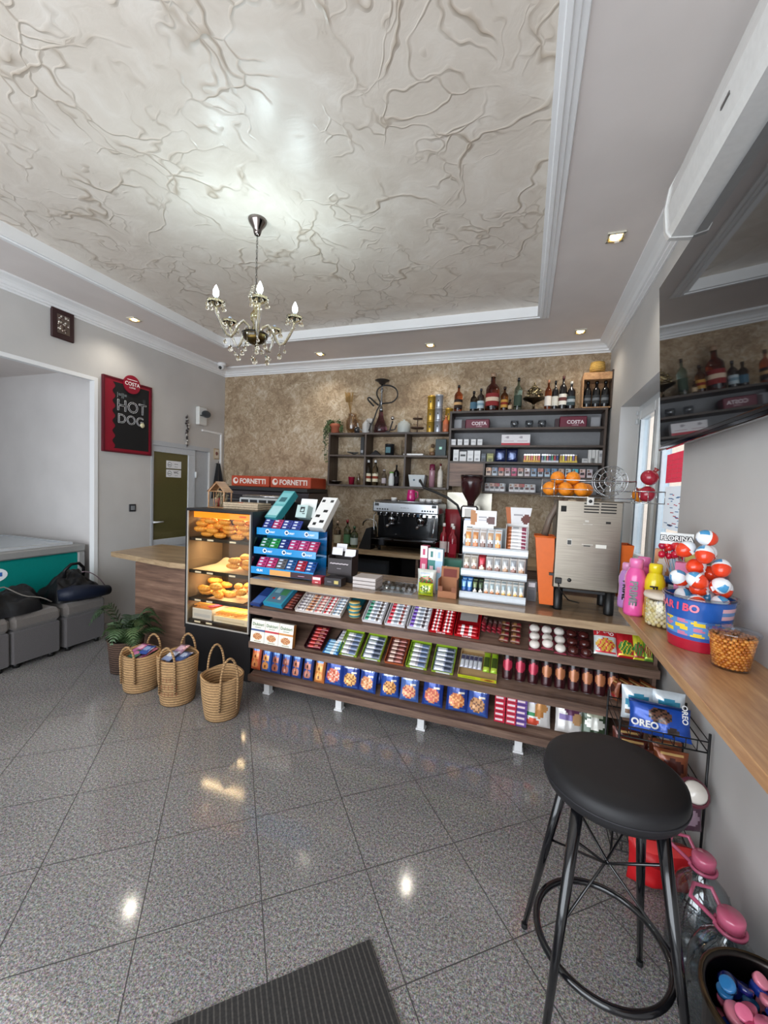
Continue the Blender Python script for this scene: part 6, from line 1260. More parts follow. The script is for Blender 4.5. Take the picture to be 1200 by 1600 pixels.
t = thing('figurine', (P7(675), 4.76, MZ), 'small brown and cream figurine beside the dark green book', 'figurine'); b = B('satin', '#7c5c40'); b.ball((0,0,.03), .035, 10, 8, (1,.8,.9)); b.use('satin', '#b89c74').ball((-.005,0,.075), .03, 10, 8, (1,.8,1)); b.use('satin', '#5c4430').ball((.005,0,.12), .024, 10, 8); b.use('satin', '#c8b08c').tube([(-.03,0,.05), (-.045,-.01,.10), (-.02,-.01,.14)], .008, 6); b.build('body', t)
place('greenbook', lambda: B('satin', '#20393c').box(-.062, -.02, 0, .062, .02, .20, .002).use('metal', '#6c8c7c').box(-.015, -.0205, .08, .015, -.0195, .11), 'green_box', 'dark green book-like box standing in the upper end compartment', 'box', (P7(689, 4.78), 4.78, MZ+.001))
t = thing('metal_bowl', (P7(526, 4.74), 4.74, BZ), 'low silver bowl in the lower compartment', 'bowl'); B('chrome', '#a8a4a0').lathe([(0,0), (.04,0), (.09,.035), (.095,.038), (.085,.035), (.04,.008), (0,.006)], 24, cap=False).build('dish', t)
place('redcup', lambda: B('gloss', '#8c1c34').lathe([(0,0), (.032,0), (.042,.09), (.044,.095), (.038,.09), (0,.01)], 16, cap=False), 'red_cup', 'dark red cup in the lower compartment beside the silver bowl', 'cup', (P7(551), 4.74, BZ+.001))
place('clearjar', lambda: B('clear', '#d8cfc6').lathe([(0,0), (.025,0), (.027,.09), (.015,.12), (.015,.14), (0,.14)], 14), 'small_bottle', 'small clear bottle next to the dark red cup', 'bottle', (P7(562), 4.74, BZ+.001))
for i, px in enumerate((577, 588)): bottle(.31, .037, '#e8d8b8', '#e2e2e2', '#e6dcc0', .36, lc2='#8c3c28')('liqueur_bottle', (P7(px, 4.73), 4.73, BZ+.001), ('clear bottle with cream label in the lower middle compartment, against the upright', 'clear bottle with cream label in the lower middle compartment, second from the upright')[i], grp='paired cream-label bottles')
bottle(.20, .03, '#dcd4d0', '#b0a8a8', '#c0b4b8', .5)('small_bottle', (P7(601), 4.76, BZ+.001), 'pale grey-pink bottle in the middle of the lower compartment')
bottle(.17, .035, '#e0e0e0', '#6c9c44', '#d8dcd8', .7, mat='gloss')('small_bottle', (P7(614), 4.73, BZ+.001), 'white bottle with a green cap in front of the black bottle')
bottle(.26, .035, '#181416', '#181416', '#2c2426', .3, mat='gloss')('dark_bottle', (P7(621, 4.80), 4.80, BZ+.001), 'black bottle behind the green-capped white bottle')
place('redbook', lambda: B('satin', '#a85c5c').box(-.03, -.02, 0, .03, .02, .11), 'pink_card', 'faded red card above the pale bottles', 'card', (P7(600, 4.84), 4.84, BZ+.19)); bpy.data.objects.remove(bpy.data.objects['pink_card'])
place('whitebasket', lambda: B('satin', '#c4cacc').add([(-.08,-.06,0),(.08,-.06,0),(.08,.06,0),(-.08,.06,0),(-.10,-.07,.14),(.10,-.07,.14),(.10,.07,.14),(-.10,.07,.14)], [(0,3,2,1),(0,1,5,4),(1,2,6,5),(2,3,7,6),(3,0,4,7),(4,5,6,7)]).use('satin', '#5c7484').ball((-.03,-.066,.08), .012, 6, 5).ball((.04,-.067,.06), .012, 6, 5), 'storage_box', 'pale blue-white patterned storage box in the lower end compartment', 'box', (P7(655, 4.75), 4.75, BZ+.001))
place('pinktherm', lambda: B('gloss', '#b08490').lathe([(0,0), (.034,0), (.035,.18), (.033,.2)], 16, cap=False).use('gloss', '#7c2c48').lathe([(.033,.2), (.034,.205), (.032,.27), (0,.275)], 16), 'thermos', 'pink bottle with dark magenta cap in the lower end compartment', 'bottle', (P7(677, 4.75), 4.75, BZ+.001))
bottle(.28, .032, '#e0d8cc', '#6c2428', '#e8e0d4', .34, mat='gloss')('liqueur_bottle', (P7(690, 4.75), 4.75, BZ+.001), 'cream coloured bottle with dark red cap next to the pink bottle')
# ================================================================ tobacco shelf
def PX(px, y=4.74, py=650): return at_y(px, py, y).x
T1 = Zs[0]+.001
liq = [(717, .31, .047, '#b0582c', '#1d1614', '#2a1c18', .30, 'rum-brown whisky bottle with dark slanted label, first on top of the unit', '#c8a070'), (741, .235, .038, '#3a3024', '#1a1818', '#4a6c80', .34, 'short dark bottle with blue label beside the tall rum-brown bottle', None), (752, .26, .040, '#2c241e', '#1d2430', '#b8c8d0', .3, 'dark bottle with pale blue label beside the giant whisky bottle', '#7c98a8'),
       (789, .27, .040, '#a8642c', '#2c1814', '#c89848', .34, 'amber whisky bottle beside the giant bottle', '#8c2c1c'), (810, .36, .042, '#a8c4b8', '#141416', '#3c4c40', .3, 'clear green-tinted vodka bottle next to the bronze ornament', None), (857, .32, .034, '#c06434', '#b87c5c', '#efe4d8', .34, 'rose-orange bottle with white label beside the bronze ornament', None),
       (868, .31, .033, '#181616', '#141212', '#d8d4c8', .32, 'black wine bottle with small pale label', None), (880, .355, .040, '#161212', '#4a1418', '#eee8dc', .3, 'black wine bottle with large white label', '#6c3c38'), (893, .295, .042, '#141418', '#c8c4bc', '#3c4c50', .3, 'dark bottle with silver cap beside the wooden wine box', '#a8b0b4')]
for px, h, r, g, cp, lb, nk, l, l2 in liq: bottle(h, r, g, cp, lb, nk, l2, mat='gloss' if s2l(g)[0] < .04 else 'glass')('liquor_bottle', (PX(px, 4.74, 610), 4.74, T1), l)
t = bottle(.43, .075, '#9c4428', '#a8886c', '#8c2c2c', .36, '#e0c8b0', shoulder=.58)('giant_whisky_bottle', (PX(770, 4.76, 610), 4.76, T1), 'giant red-brown whisky bottle towering over the others')
for px, h, g in ((714, .235, '#9c4a2c'), (796, .12, '#b89880')): 
    if px == 796: bottle(h, .02, g, '#2a2020', '#c8b090', .4)('miniature_bottle', (PX(px+2, 4.70, 610), 4.70, T1), 'miniature pale bottle between amber whisky and vodka bottles')
t = thing('bronze_ornament', (PX(835, 4.76, 610), 4.76, T1), 'ornate bronze openwork bowl on a pedestal between bottles', 'ornament')
b = B('metal', '#5c5040'); b.lathe([(0,0), (.05,0), (.045,.012), (.012,.025), (.010,.07), (.03,.09), (.11,.125), (.115,.14), (.10,.135), (.03,.11), (0,.11)], 20, cap=False); b.build('pedestal_bowl', t)
b = B('metal', '#8c7c5c'); rr = random.Random(61)
for i in range(60):
    a, p = rr.uniform(0, 6.28), rr.uniform(0, 1.5); b.use('metal', rr.choice(['#8c7c5c', '#4a4034', '#b8a880'])).ball((.078*math.sin(p)*math.cos(a), .078*math.sin(p)*math.sin(a), .14+.12*math.cos(p)), rr.uniform(.011, .02), 7, 5)
b.lathe([(0,.26), (.014,.26), (.006,.28), (.01,.30), (0,.31)], 8); b.build('openwork_lid', t)
t = thing('wine_box', (PX(932, 4.77, 600), 4.77, T1), 'wooden crate holding three black wine bottles, on top at the wall', 'crate')
b = B('wood_ledge'); b.box(-.135, -.10, 0, .135, .10, .012); b.box(-.135, .09, 0, .135, .10, .36); b.box(-.135, -.10, .29, .135, .10, .36); b.build('crate', t); B('wood_shelf_up').box(.125, -.105, 0, .14, .10, .38).build('dark_side', t); B('wood_ledge').box(-.14, -.10, .012, -.128, .10, .33).build('side_board', t)
for i in range(3): bottle(.27, .036, '#151517', '#0e0e10', '#2e3134', .42, '#6c7074', mat='gloss')('wine_bottle', (PX(932, 4.77, 600)-.083+.082*i, 4.73, T1+.013), f'black wine bottle inside the wooden crate, {ORD[i]} from the bottles side', 'bottle', 'wine bottles in the wooden crate')
t = thing('gold_basket', (PX(934, 4.77, 570), 4.77, T1+.381), 'small round golden woven basket on top of the wine crate', 'basket'); B('seagrass_weave', '#c8a050').lathe([(0,0), (.07,0), (.075,.04), (.068,.10), (.06,.10), (.066,.04), (0,.01)], 22, cap=False).build('weave', t)
# row 1: dark red coffee boxes, cups
for i, (px, w, l) in enumerate(((746, .26, 'dark red COSTA coffee carton at the near end of its shelf'), (896, .26, 'dark red COSTA coffee carton at the window end of its shelf'))):
    t = thing('coffee_carton', (PX(px, 4.70, 655), 4.70, Zs[1]+.001), l, 'carton'); B('satin', '#6c1830').box(-w/2, 0, 0, w/2, .12, .105+.012*i, .006).build('carton', t); b = B('print', '#6c1830'); b.text('COSTA', .05, (.02, -.001, .055), col='#f0e0e4', bold=.03); b.text('COFFEE', .018, (.02, -.001, .024), col='#d8b8c0', bold=.01); b.build('lettering', t)
    B('satin', '#31141c').box(-w/2-.045, .01, 0, -w/2-.005, .11, .095).build('dark_end', t)
for i, px in enumerate((804, 827, 847)): place('glasscup', lambda: B('clear', '#e2e4e6').lathe([(0,.002), (.035,0), (.045,.05), (.04,.08), (.036,.08), (.04,.05), (0,.008)], 16, cap=False), 'glass_cup', f'clear glass cup between the dark red cartons, {ORD[i]} of three', 'cup', (PX(px, 4.72, 660), 4.72, Zs[1]+.001), 'glass cups between the coffee cartons')
for i, px in enumerate((716, 930)): place('greycard', lambda: carton(.09, .02, .12, paint('#9c9ca0', ('r', .1, .1, .9, .9, '#a8a8ac'))), 'grey_card', ('grey card standing beside the near coffee carton', 'grey card standing at the window end of coffee carton shelf')[i], 'card', (PX(px, 4.80, 660), 4.80, Zs[1]+.001))
# row 2: small white cups, white-red box
for i, px in enumerate((707, 717, 727, 738, 748)): place('wcup', lambda: carton(.052, .04, .068, paint('#e4e4e4', ('r', .1, .55, .9, .6, '#b8b8bc')), '#c4c4c8', nu=8, nv=8), 'white_sugar_box', f'tiny white carton in the upper row, {ORD[i]} from the shelf upright', 'carton', (PX(px, 4.70, 690)+.015, 4.70, Zs[2]+.001), 'tiny white cartons in a row')
for i, px in enumerate((794, 815)): place('wrbox', lambda: carton(.155, .06, .115, paint('#e6e2e4', ('r', 0, 0, 1, .24, '#b81c34'), ('e', .4, .75, .12, .12, '#a8a0a8'), ('r', .2, .35, .8, .42, '#c8b0b8')), '#d0ccd0'), 'white_red_box', ('white box with red base stripe, nearer the tiny white cartons', 'white box with red base stripe, nearer the window')[i], 'box', (PX(px, 4.70, 685)+.01, 4.70, Zs[2]+.001), 'paired white and red boxes')
# row 3
def cig(c1, c2, c3='#1c1c1e', w=.055, h=.088): return lambda: carton(w, .022, h, paint(c1, ('r', 0, .62, 1, 1, c2), ('r', .1, .35, .9, .60, c3), ('r', .15, .70, .5, .92, '#8c6c50')), shade_hex(c1, .8), nu=8, nv=10)
R3 = Zs[3]+.001
x = PX(702, 4.70, 720)
items = [('#e6e6e6', '#d8d8d8', '#9c9ca0', .06, .13, 'white box'), ('#dcdcdc', '#2c2c2e', '#dcdcdc', .075, .11, 'white and black box'), ('#ececec', '#e0e0e0', '#a8a8ac', .065, .12, 'white angled box'), ('#ececec', '#e0e0e0', '#a8a8ac', .065, .12, 'white angled box'), ('#4c525c', '#6c7480', '#2c2c30', .05, .09, 'grey packet'), ('#8c8c50', '#b8b470', '#4c4c30', .07, .09, 'olive packet'),]
x = X0+.055
for i, (c1, c2, c3, w, h, l) in enumerate(items):
    place('r3_%d' % i, lambda: carton(w, .05, h, paint(c1, ('r', .1, .5, .9, .7, c2), ('r', .3, .15, .7, .3, c3)), nu=8, nv=10), 'packet', f'{l} on the fourth shelf down, {ORD[i]} from the shelf upright', 'packet', (x+w/2, 4.70, R3)); x += w+.012
for i in range(2): place('navypouch', lambda: pouch(.115, .145, .05, paint('#182452', ('e', .5, .45, .36, .26, '#6c7ca8'), ('r', 0, .8, 1, 1, '#101838'))), 'tobacco_pouch', f'navy foil tobacco pouch with pale emblem, {ORD[i]} from the olive packet', 'pouch', (x+.06+.125*i, 4.70, R3), 'navy tobacco pouches')
x += .30
for g, (tr_, pal) in enumerate((('#e0a838', ('#d8442c', '#e8c038', '#c88038')), ('#dcdce0', ('#2c3c7c', '#3c8c5c', '#b83030')), ('#e0c048', ('#c89038', '#e8d848', '#6c4c9c')))):
    place('ltray'+tr_, lambda: B('print', tr_).box(-.085, -.04, 0, .085, .03, .02).box(-.085, .028, .02, .085, .03, .05), 'lighter_tray', f'small {("orange-yellow", "white", "yellow")[g]} tray of lighters on the fourth shelf', 'tray', (x+.09+.18*g, 4.71, R3))
    for i in range(7):
        for dp in range(2):
            c = pal[(i+dp) % 3]; place('ltr'+c, lambda: B('gloss', c).box(-.009, -.005, 0, .009, .005, .052, .002).use('chrome', '#c8c8c8').box(-.009, -.005, .052, .009, .005, .064), 'lighter', f'small lighter standing in the {("orange-yellow", "white", "yellow")[g]} tray, {ORD[i]} along, '+('rear row' if dp else 'front row'), 'lighter', (x+.09+.18*g-.072+.024*i, 4.685+.025*dp, R3+.0205+.004*dp), 'lighters in trays')
x += .58
for i, (w, h, l) in enumerate(((.06, .045, 'low grey packet'), (.045, .05, 'low pale packet'), (.055, .13, 'upright white carton'))):
    place('r3b%d' % i, lambda: carton(w, .05, h, paint('#c8c8c8', ('r', .2, .5, .8, .7, '#9c9ca0')), nu=8, nv=8), 'packet', f'{l} on the fourth shelf after the yellow lighter tray', 'packet', (x+w/2, 4.70, R3)); x += w+.02
for i in range(3): place('slimwhite', lambda: carton(.03, .05, .135, paint('#d8d8d6', ('r', .1, .6, .9, .64, '#a8a8a8')), nu=4, nv=8), 'packet', f'slim white carton at the window end of the fourth shelf, {ORD[i]} along', 'packet', (.61+.034*i, 4.70, R3), 'slim white cartons at the window end')
# cigarette rows
cigc = [('#e0c8b8', '#e8b898'), ('#c8d4e0', '#8c9cb8'), ('#d8b4a8', '#c8544c'), ('#e0d0d4', '#b88c98'), ('#c84c74', '#d86c90'), ('#dcd4d0', '#c89c90'), ('#d0c4c8', '#e0d8dc'), ('#a8bcd0', '#7c94b0'), ('#bcc4d0', '#c87c74'), ('#b8ccd8', '#5c7c9c'), ('#a8c8dc', '#6c94b8'), ('#d8d8dc', '#c8a894'), ('#d4dce0', '#bcc8cc'), ('#34a0b0', '#5cc0cc'), ('#dcb4b4', '#e4c8c4'), ('#e0d8dc', '#d0c8d0')]
for row_, (z, n, nm) in enumerate(((1.763, 16, 'upper'), (1.591, 9, 'lowest'))):
    for i in range(n):
        c1, c2 = cigc[i] if row_ == 0 else ('#dcdadc', ('#b8b4b4', '#c8a098', '#a84c4c', '#b8bcc0')[i % 4]); xx = -.40+.068*i*(1.0) if row_ == 0 else (-.405+.054*i+(.045 if i > 3 else 0))
        kk = f'cig{row_}{c1}{c2}'
        for dp in range(2): place(kk, cig(c1, c2, '#3a3436' if i % 3 else '#5c3c38', .050), 'cigarette_pack', f'cigarette pack on the {nm} tobacco shelf, {ORD[i]} from the cupboard door'+(', rear' if dp else ''), 'cigarettes', (xx+(.01 if dp else 0), 4.70+.035*dp, z), f'cigarette packs on the {nm} tobacco shelf')
# ================================================================ pastries in the display case
def pastry(kind):
    def f():
        b = B('pastry', '#d98e3c'); n, m = 16, 12; L = .062 if kind != 'ball' else .034
        def sf(u, v):
            a = 2*PI*u; x = (v-.5)*2; r = (1-abs(x)**2.6)**.5*.026*(1+.16*abs(math.sin(x*(9 if kind == 'twist' else 5)+(u*2 if kind == 'twist' else 0)*PI))); y = r*math.cos(a); z = r*math.sin(a)*.85
            return (x*L, y+.012*((x*x-.5) if kind == 'cres' else 0), z+.022)
        def cf(u, v):
            q = abs(math.sin((v-.5)*18+u*3)); c = s2l('#f8bd58'); d = s2l('#c4752c'); k = .55*q+.25*(math.sin(2*PI*u) < 0); return tuple(c[i]*(1-k)+d[i]*k for i in range(3))
        b.sheet(sf, n, m, cf); return b
    return f
rr = random.Random(91)
def heap_row(n, x0, x1, y0, y1, zs, h, desc, grp, kinds=('twist', 'cres'), s_=1.0):
    pl = Pile(.062*s_, .031*s_, .023*s_, zs+.023*s_)
    for i in range(n):
        k = kinds[i % len(kinds)]
        def pick():
            f = rr.random(); return (x0+(x1-x0)*f, y0+(y1-y0)*rr.random())
        q = pl.drop(pick, 14, zs+h+.03)
        if q: place('pastry_'+k, pastry(k), 'pastry', desc, 'pastry', Matrix.Translation((KX0+q[0], KY0+q[1], q[2]-.021*s_)) @ Matrix.Rotation(rr.uniform(-.22, .22), 4, 'Z') @ Matrix.Scale(s_*.97, 4), grp)
heap_row(96, .085, .57, .062, .32, SZ[0], .115, 'golden puff pastry in the heap on the top shelf of the display case', 'pastries on the top case shelf')
heap_row(22, .40, .565, .08, .31, SZ[1]+.03, .07, 'golden pastry piled on parchment, second shelf of the display case', 'pastries on the second case shelf')
heap_row(16, .085, .24, .08, .30, SZ[2]+.004, .07, 'pastry in the smaller heap, third case shelf by the wood panel', 'pastries at the near end of third case shelf', ('cres', 'ball'), 1.15)
heap_row(5, .27, .33, .07, .16, SZ[2]+.004, .0, 'filled pastry roll in the middle of the third case shelf', 'pastry rolls in the middle of third case shelf', ('ball', 'cres'), 1.2)
heap_row(20, .42, .56, .08, .30, SZ[2]+.03, .05, 'pastry in the heap towards the counter, third case shelf', 'pastries at the counter end of third case shelf', ('cres', 'ball'), 1.15)
def parch(w, d, sd):
    b = B('paper', '#ead6b4'); b.sheet(lambda u, v: ((u-.5)*w*(1-.12*v), (v-.5)*d, .002+.012*abs(math.sin(u*7+sd))*v+.05*max(0, v-.8)*abs(math.sin(u*9+sd))*4+.02*(1-abs(2*u-1))*v), 20, 8); return b
place('parch1', lambda: parch(.56, .33, 1), 'parchment', 'wide crumpled parchment sheet on the second shelf of the display case', 'baking paper', (KX0+.32, KY0+.20, SZ[1]+.001))
place('parch2', lambda: parch(.36, .32, 3), 'parchment', 'beige parchment sheet on the third shelf of the display case', 'baking paper', (KX0+.36, KY0+.21, SZ[2]+.001))
place('cbox1', lambda: carton(.20, .30, .09, paint('#cfd3de', ('r', .1, .2, .9, .5, '#b8bfd2'), ('r', 0, .85, 1, 1, '#dce0ea')), '#e0dcd8', '#f0b878'), 'pastry_carton', 'white carton of frozen pastry on the case floor by the wood panel', 'carton', (KX0+.135, KY0+.20, SZ[3]))
place('cbox2', lambda: carton(.33, .30, .05, paint('#e2ddd2', ('r', .1, .2, .9, .5, '#c9c2b4')), '#e0dcd8', '#f3cf98'), 'pastry_carton', 'low open carton holding long pastry sticks on the case floor', 'carton', (KX0+.42, KY0+.20, SZ[3]))
for i in range(9): place('stick', lambda: B('pastry', '#eda64c').tube([(-.01,-.13,.012), (.0,-.04,.018), (.01,.05,.016), (0,.14,.012)], [.008,.013,.013,.008], 8), 'pastry_stick', 'long thin golden pastry stick lying on the low carton in the case', 'pastry', TR(KX0+.29+.031*i, KY0+.20, SZ[3]+.052, rz=-.25+rr.uniform(-.1, .1)), 'pastry sticks on the case floor')
for i in range(5): place('stick', None, 'pastry_stick', 'long thin golden pastry stick on top of the white carton', 'pastry', TR(KX0+.075+.030*i, KY0+.20, SZ[3]+.092, rz=-.3), 'pastry sticks on the white carton')
place('pinkstrip', lambda: B('paper', '#d8305c').box(-.025, -.14, 0, .025, .14, .002), 'pink_strip', 'pink paper strip across the pastry cartons in the case', 'paper strip', TR(KX0+.232, KY0+.20, SZ[3]+.106, rz=-.3))
t = thing('price_card', (KX0+.42, KY0+.10, SZ[0]+.115), 'small dark name card on a stand over the top-shelf pastries', 'sign'); b = B('satin', '#241d1c'); b.box(-.07, 0, 0, .07, .004, .08); b.build('card', t); B('print', '#241d1c').text('Fornetti', .03, (0, -.001, .04), col='#a89888', bold=.01).build('lettering', t); B('metal', '#8a8a8a').tube([(0,.003,.0), (0,.003,-.115)], .002, 5).build('stand', t)
# ================================================================ basket fillings
rr = random.Random(13)
def sachet(c1, c2): return lambda: pouch(.075, .11, .022, paint(c1, ('e', .5, .5, .35, .25, c2), ('r', .1, .8, .9, .9, shade_hex(c1, .6))), nu=8, nv=10)
def inring(cx, cy, R_):
    def f():
        a, r = rr.uniform(0, 6.28), R_*rr.random()**.5; return cx+r*math.cos(a), cy+r*math.sin(a)
    return f
pl = Pile(.037, .052, .0155, .175)
for i in range(22):
    q = pl.drop(inring(-2.655, 2.25, .052), 25, .275)
    if not q: continue
    c = [('#c06c9c', '#e8b8d0'), ('#2f4f9c', '#8ca8d8'), ('#d880a8', '#5c8c6c'), ('#3c6c5c', '#c06c9c')][i % 4]
    place('sach'+c[0], sachet(*c), 'sachet', 'pink, blue or green sachet in the basket next to the palm', 'sachet', TR(q[0], q[1]-.05, q[2], rx=-1.35, rz=rr.uniform(-.15, .15)), 'sachets in the first basket')
pl = Pile(.037, .052, .0155, .235)
for i in range(24):
    q = pl.drop(inring(-2.27, 2.22, .05), 25, .335)
    if not q: continue
    c = [('#5c74a8', '#c8d4ec'), ('#3c5488', '#a8b8d8'), ('#8c9cc4', '#e8ecf4'), ('#9c7898', '#d8b8d0')][i % 4]
    place('sach'+c[0], sachet(*c), 'sachet', 'silvery blue packet heaped in the basket with printed words', 'sachet', TR(q[0], q[1]-.05, q[2], rx=-1.35, rz=rr.uniform(-.15, .15)), 'packets in the middle basket')
# ================================================================ on the ledge
LZ = 1.021
def drinkbottle(c, cap, tx, txc):
    b = B('gloss', c); b.lathe([(0,0), (.033,0), (.036,.01), (.036,.045), (.033,.06), (.033,.11), (.036,.125), (.036,.15), (.028,.175), (.021,.185), (.021,.19), (0,.19)], 20)
    b.use('gloss', cap).lathe([(.024,.185), (.024,.215), (.020,.222), (0,.222)], 18); b.text(tx, .036, (-.008, -.0375, .09), (0,0,-1), (1,0,0), txc, .04); return b
for i, (x, y, c, cp, l, s_) in enumerate(((.505, 2.15, '#e0569c', '#e878b0', 'pink drink bottle with upright black PRIME lettering at the ledge corner', 1.18), (.555, 2.235, '#d8508c', '#e878b0', 'pink drink bottle behind the corner bottle, beside the lollipop jar', 1.18), (.499, 2.278, '#b07cb8', '#d890b8', 'purple drink bottle at the far ledge corner by the juicer', 1.0), (.575, 2.12, '#e0c81c', '#e8d020', 'yellow drink bottle with dark letters beside the popcorn tub', 1.12))):
    place('drink%d' % i, lambda: drinkbottle(c, cp, 'PRIME', '#18141a'), 'drink_bottle', l, 'bottle', TR(x, y, LZ, rz=-.15, s=s_))
t = thing('candy_tub', (.578, 2.01, LZ), 'clear tub of cream popcorn candies with pale lid', 'tub')
B('clear', '#f4f2ec').lathe([(.055,.0), (.064,.02), (.066,.11), (.062,.12)], 22, cap=False).build('plastic_wall', t)
rr = random.Random(5); b = B('satin', '#e6d9a4')
for k in range(9):
    for i in range(16): a = 2*PI*i/16+k*.2; b.use('satin', rr.choice(['#eadfae', '#f2ead0', '#d8c482'])).ball((.050*math.cos(a), .050*math.sin(a), .012+.011*k), .0095, 6, 5)
tag(b.build('candies', t), kind='stuff'); B('satin', '#d9cbb8').lathe([(0,.12), (.068,.12), (.070,.128), (.067,.14), (0,.14)], 24).build('lid', t)
t = thing('gummy_tub', (.63, 1.79, LZ), 'large blue and red plastic tub full of chocolate eggs on ledge', 'tub')
b = B('gloss', '#1f4f9c'); R0, R1, HH = .088, .108, .185
def tubcol(u, v):
    if v < .22: return s2l('#b01c34')
    if v < .27: return s2l('#3c5ca8')
    if .27 < v < .62:
        q = math.sin(u*38)*math.sin(v*26+u*9); return s2l('#e8c838') if q > .35 else (s2l('#c87c9c') if q < -.5 else s2l('#5c90c8'))
    if .68 < v < .9 and .80 < u < .93: return s2l('#d8a8b0') if math.sin(v*130) > 0 else s2l('#5c84b8')
    return s2l('#2456a4')
b.sheet(lambda u, v: ((R0+(R1-R0)*v)*math.cos(2*PI*u), (R0+(R1-R0)*v)*math.sin(2*PI*u), v*HH), 72, 28, tubcol); b.use('gloss', '#9c1c30').lathe([(0,.002), (R0,.0)], 36, cap=False)
a = math.radians(-150); [b.text(ch_, .036, (R1*.995*math.cos(a+.24*(k_-2.5)), R1*.995*math.sin(a+.24*(k_-2.5)), .155), (-math.sin(a+.24*(k_-2.5)), math.cos(a+.24*(k_-2.5)), 0), (0,0,1), '#e0506c', .04) for k_, ch_ in enumerate('HARIBO')]; b.build('printed_wall', t)
b = B('clear', '#e8eef2'); b.lathe([(R1-.002,.180), (R1+.007,.183), (R1+.008,.193), (R1,.195), (R1-.004,.185)], 40, cap=False); b.build('rim', t)
def egg():
    def cf(u, v): return s2l('#e2401c') if v > .52 else (s2l('#eceef0') if (v > .40 or v < .12 or math.sin(u*2*PI*2) > -.2) else s2l('#4c98c8'))
    b = B('gloss'); b.ball((0,0,0), .029, 16, 14, (1, 1, 1.22), cf=cf); b.col = s2l('#e8e8ea'); b.add([(0,-.028,.0), (.016,-.031,.004), (.018,-.032,-.006), (0,-.031,-.008)], [(0,1,2,3)]); return b
rr = random.Random(19); pl = Pile(.0345, .0345, .0345, LZ+.17)
for R_, cnt, cx_, zl in ((.070, 9, 0, .21), (.070, 9, 0, .26), (.062, 8, .0, .31), (.045, 5, .01, .36), (.022, 2, .015, .41)):
    for i in range(cnt):
        q = pl.drop(inring(.63-cx_, 1.79, R_), 150, LZ+zl)
        if not q: continue
        place('egg', egg, 'chocolate_egg', 'orange-red and white wrapped chocolate egg heaped over the blue tub', 'chocolate egg', Matrix.Translation(q) @ Matrix.Rotation(rr.uniform(0, 6), 4, 'Z') @ Matrix.Rotation(rr.uniform(-1.4, 1.4), 4, 'Y'), 'chocolate eggs heaped on the blue tub')
t = thing('egg_stand', (.63, 1.79, LZ+.175), 'white printed egg display card inside the heap of eggs', 'display card'); B('print', '#e4e0e2').lathe([(.012,0), (.012,.02), (.008,.12), (0,.13)], 16).build('cone', t)
t = thing('peanut_tub', (.662, 1.60, LZ), 'clear tapered tub filled with orange peanuts nearest on ledge', 'tub')
B('clear', '#f6f2ec').lathe([(.0,.0), (.050,.0), (.064,.115)], 30, cap=False).build('plastic_wall', t); b = B('clear', '#dfe6ee'); b.lathe([(.064,.112), (.071,.114), (.072,.122), (.066,.124), (.0,.122)], 30, cap=False); b.build('lid', t)
b = B('gloss', '#d98a34'); rr = random.Random(23)
for k in range(12):
    r = .044+.0130*k/12
    for i in range(24): a = 2*PI*i/24+k*.4; b.use('gloss', rr.choice(['#d98a34', '#e8a048', '#b86820'])).ball((r*math.cos(a), r*math.sin(a), .010+.0085*k), .0062, 6, 4, (1.2, 1.2, .9))
for i in range(50): a, q = rr.uniform(0, 6.28), .052*rr.random()**.5; b.ball((q*math.cos(a), q*math.sin(a), .108), .0065, 6, 4)
tag(b.build('peanuts', t), kind='stuff')
t = thing('lollipop_jar', (.69, 2.215, LZ), 'clear jar of red lollipops on blue base beside the juicer', 'jar')
B('clear', '#f2f4f6').lathe([(0,0), (.05,0), (.055,.1), (.05,.18)], 20, cap=False).build('plastic_wall', t); B('gloss', '#2f62b0').lathe([(.0,.15), (.05,.15), (.055,.18), (0,.185)], 20).build('blue_base', t)
b = B('gloss', '#c01838'); rr = random.Random(29)
for i in range(24): a, q = rr.uniform(0, 6.28), .05*rr.random()**.5; z = .27+.07*rr.random(); b.use('gloss', rr.choice(['#c81838', '#d82828', '#a8183c'])).ball((q*math.cos(a)*1.2-.02, q*math.sin(a), z), .017, 8, 6); b.use('matte', '#e8e4e8').tube([(q*math.cos(a)*1.2-.02, q*math.sin(a), z), (q*math.cos(a)*.6, q*math.sin(a)*.6, .18)], .002, 4)
b.build('lollipops', t)
for i, (x, y, w, h, c1, c2, c3, l) in enumerate(((.645, 2.292, .06, .30, '#c8844c', '#e8e0d0', '#b84a6c', 'tall orange toy box with round picture behind the bottles'), (.675, 2.07, .08, .27, '#d86c98', '#e8dce4', '#a82c34', 'pink toy box with white picture beside the yellow bottle'), (.725, 2.13, .075, .31, '#b8a448', '#e0d8b0', '#6c7c3c', 'mustard toy box beneath the FLORINA sign'), (.745, 1.98, .05, .26, '#c02c5c', '#f0e0e8', '#7c1c44', 'narrow magenta box with white letters beside the egg heap'))):
    place('toy%d' % i, lambda: carton(w, .05, h, paint(c1, ('e', .5, .7, .36, .16, c2), ('d', .5, .38, .34, .14, c3, c2), ('r', .1, .08, .9, .16, c3)), nu=14, nv=20), 'toy_box', l, 'box', TR(x, y, LZ, rz=-.35))
t = thing('name_sign', (.665, 2.185, LZ+.335), 'white rectangular card sign reading FLORINA in outlined capitals', 'sign'); t.rotation_euler = (0, 0, -.35); t.scale = (.62, 1, .62)
B('paper', '#eef0ee').box(-.10, -.004, 0, .10, 0, .085).build('card', t)
b = B('paper', '#222222')
for dx_ in (-1, 0, 1):
    for dz_ in (-1, 0, 1): b.text('FLORINA', .048, (dx_*.0035, -.0048, .043+dz_*.0035), col='#2a2a2c', bold=.05)
b.text('FLORINA', .048, (0, -.0056, .043), col='#f4f4f2', bold=.03); b.build('lettering', t)
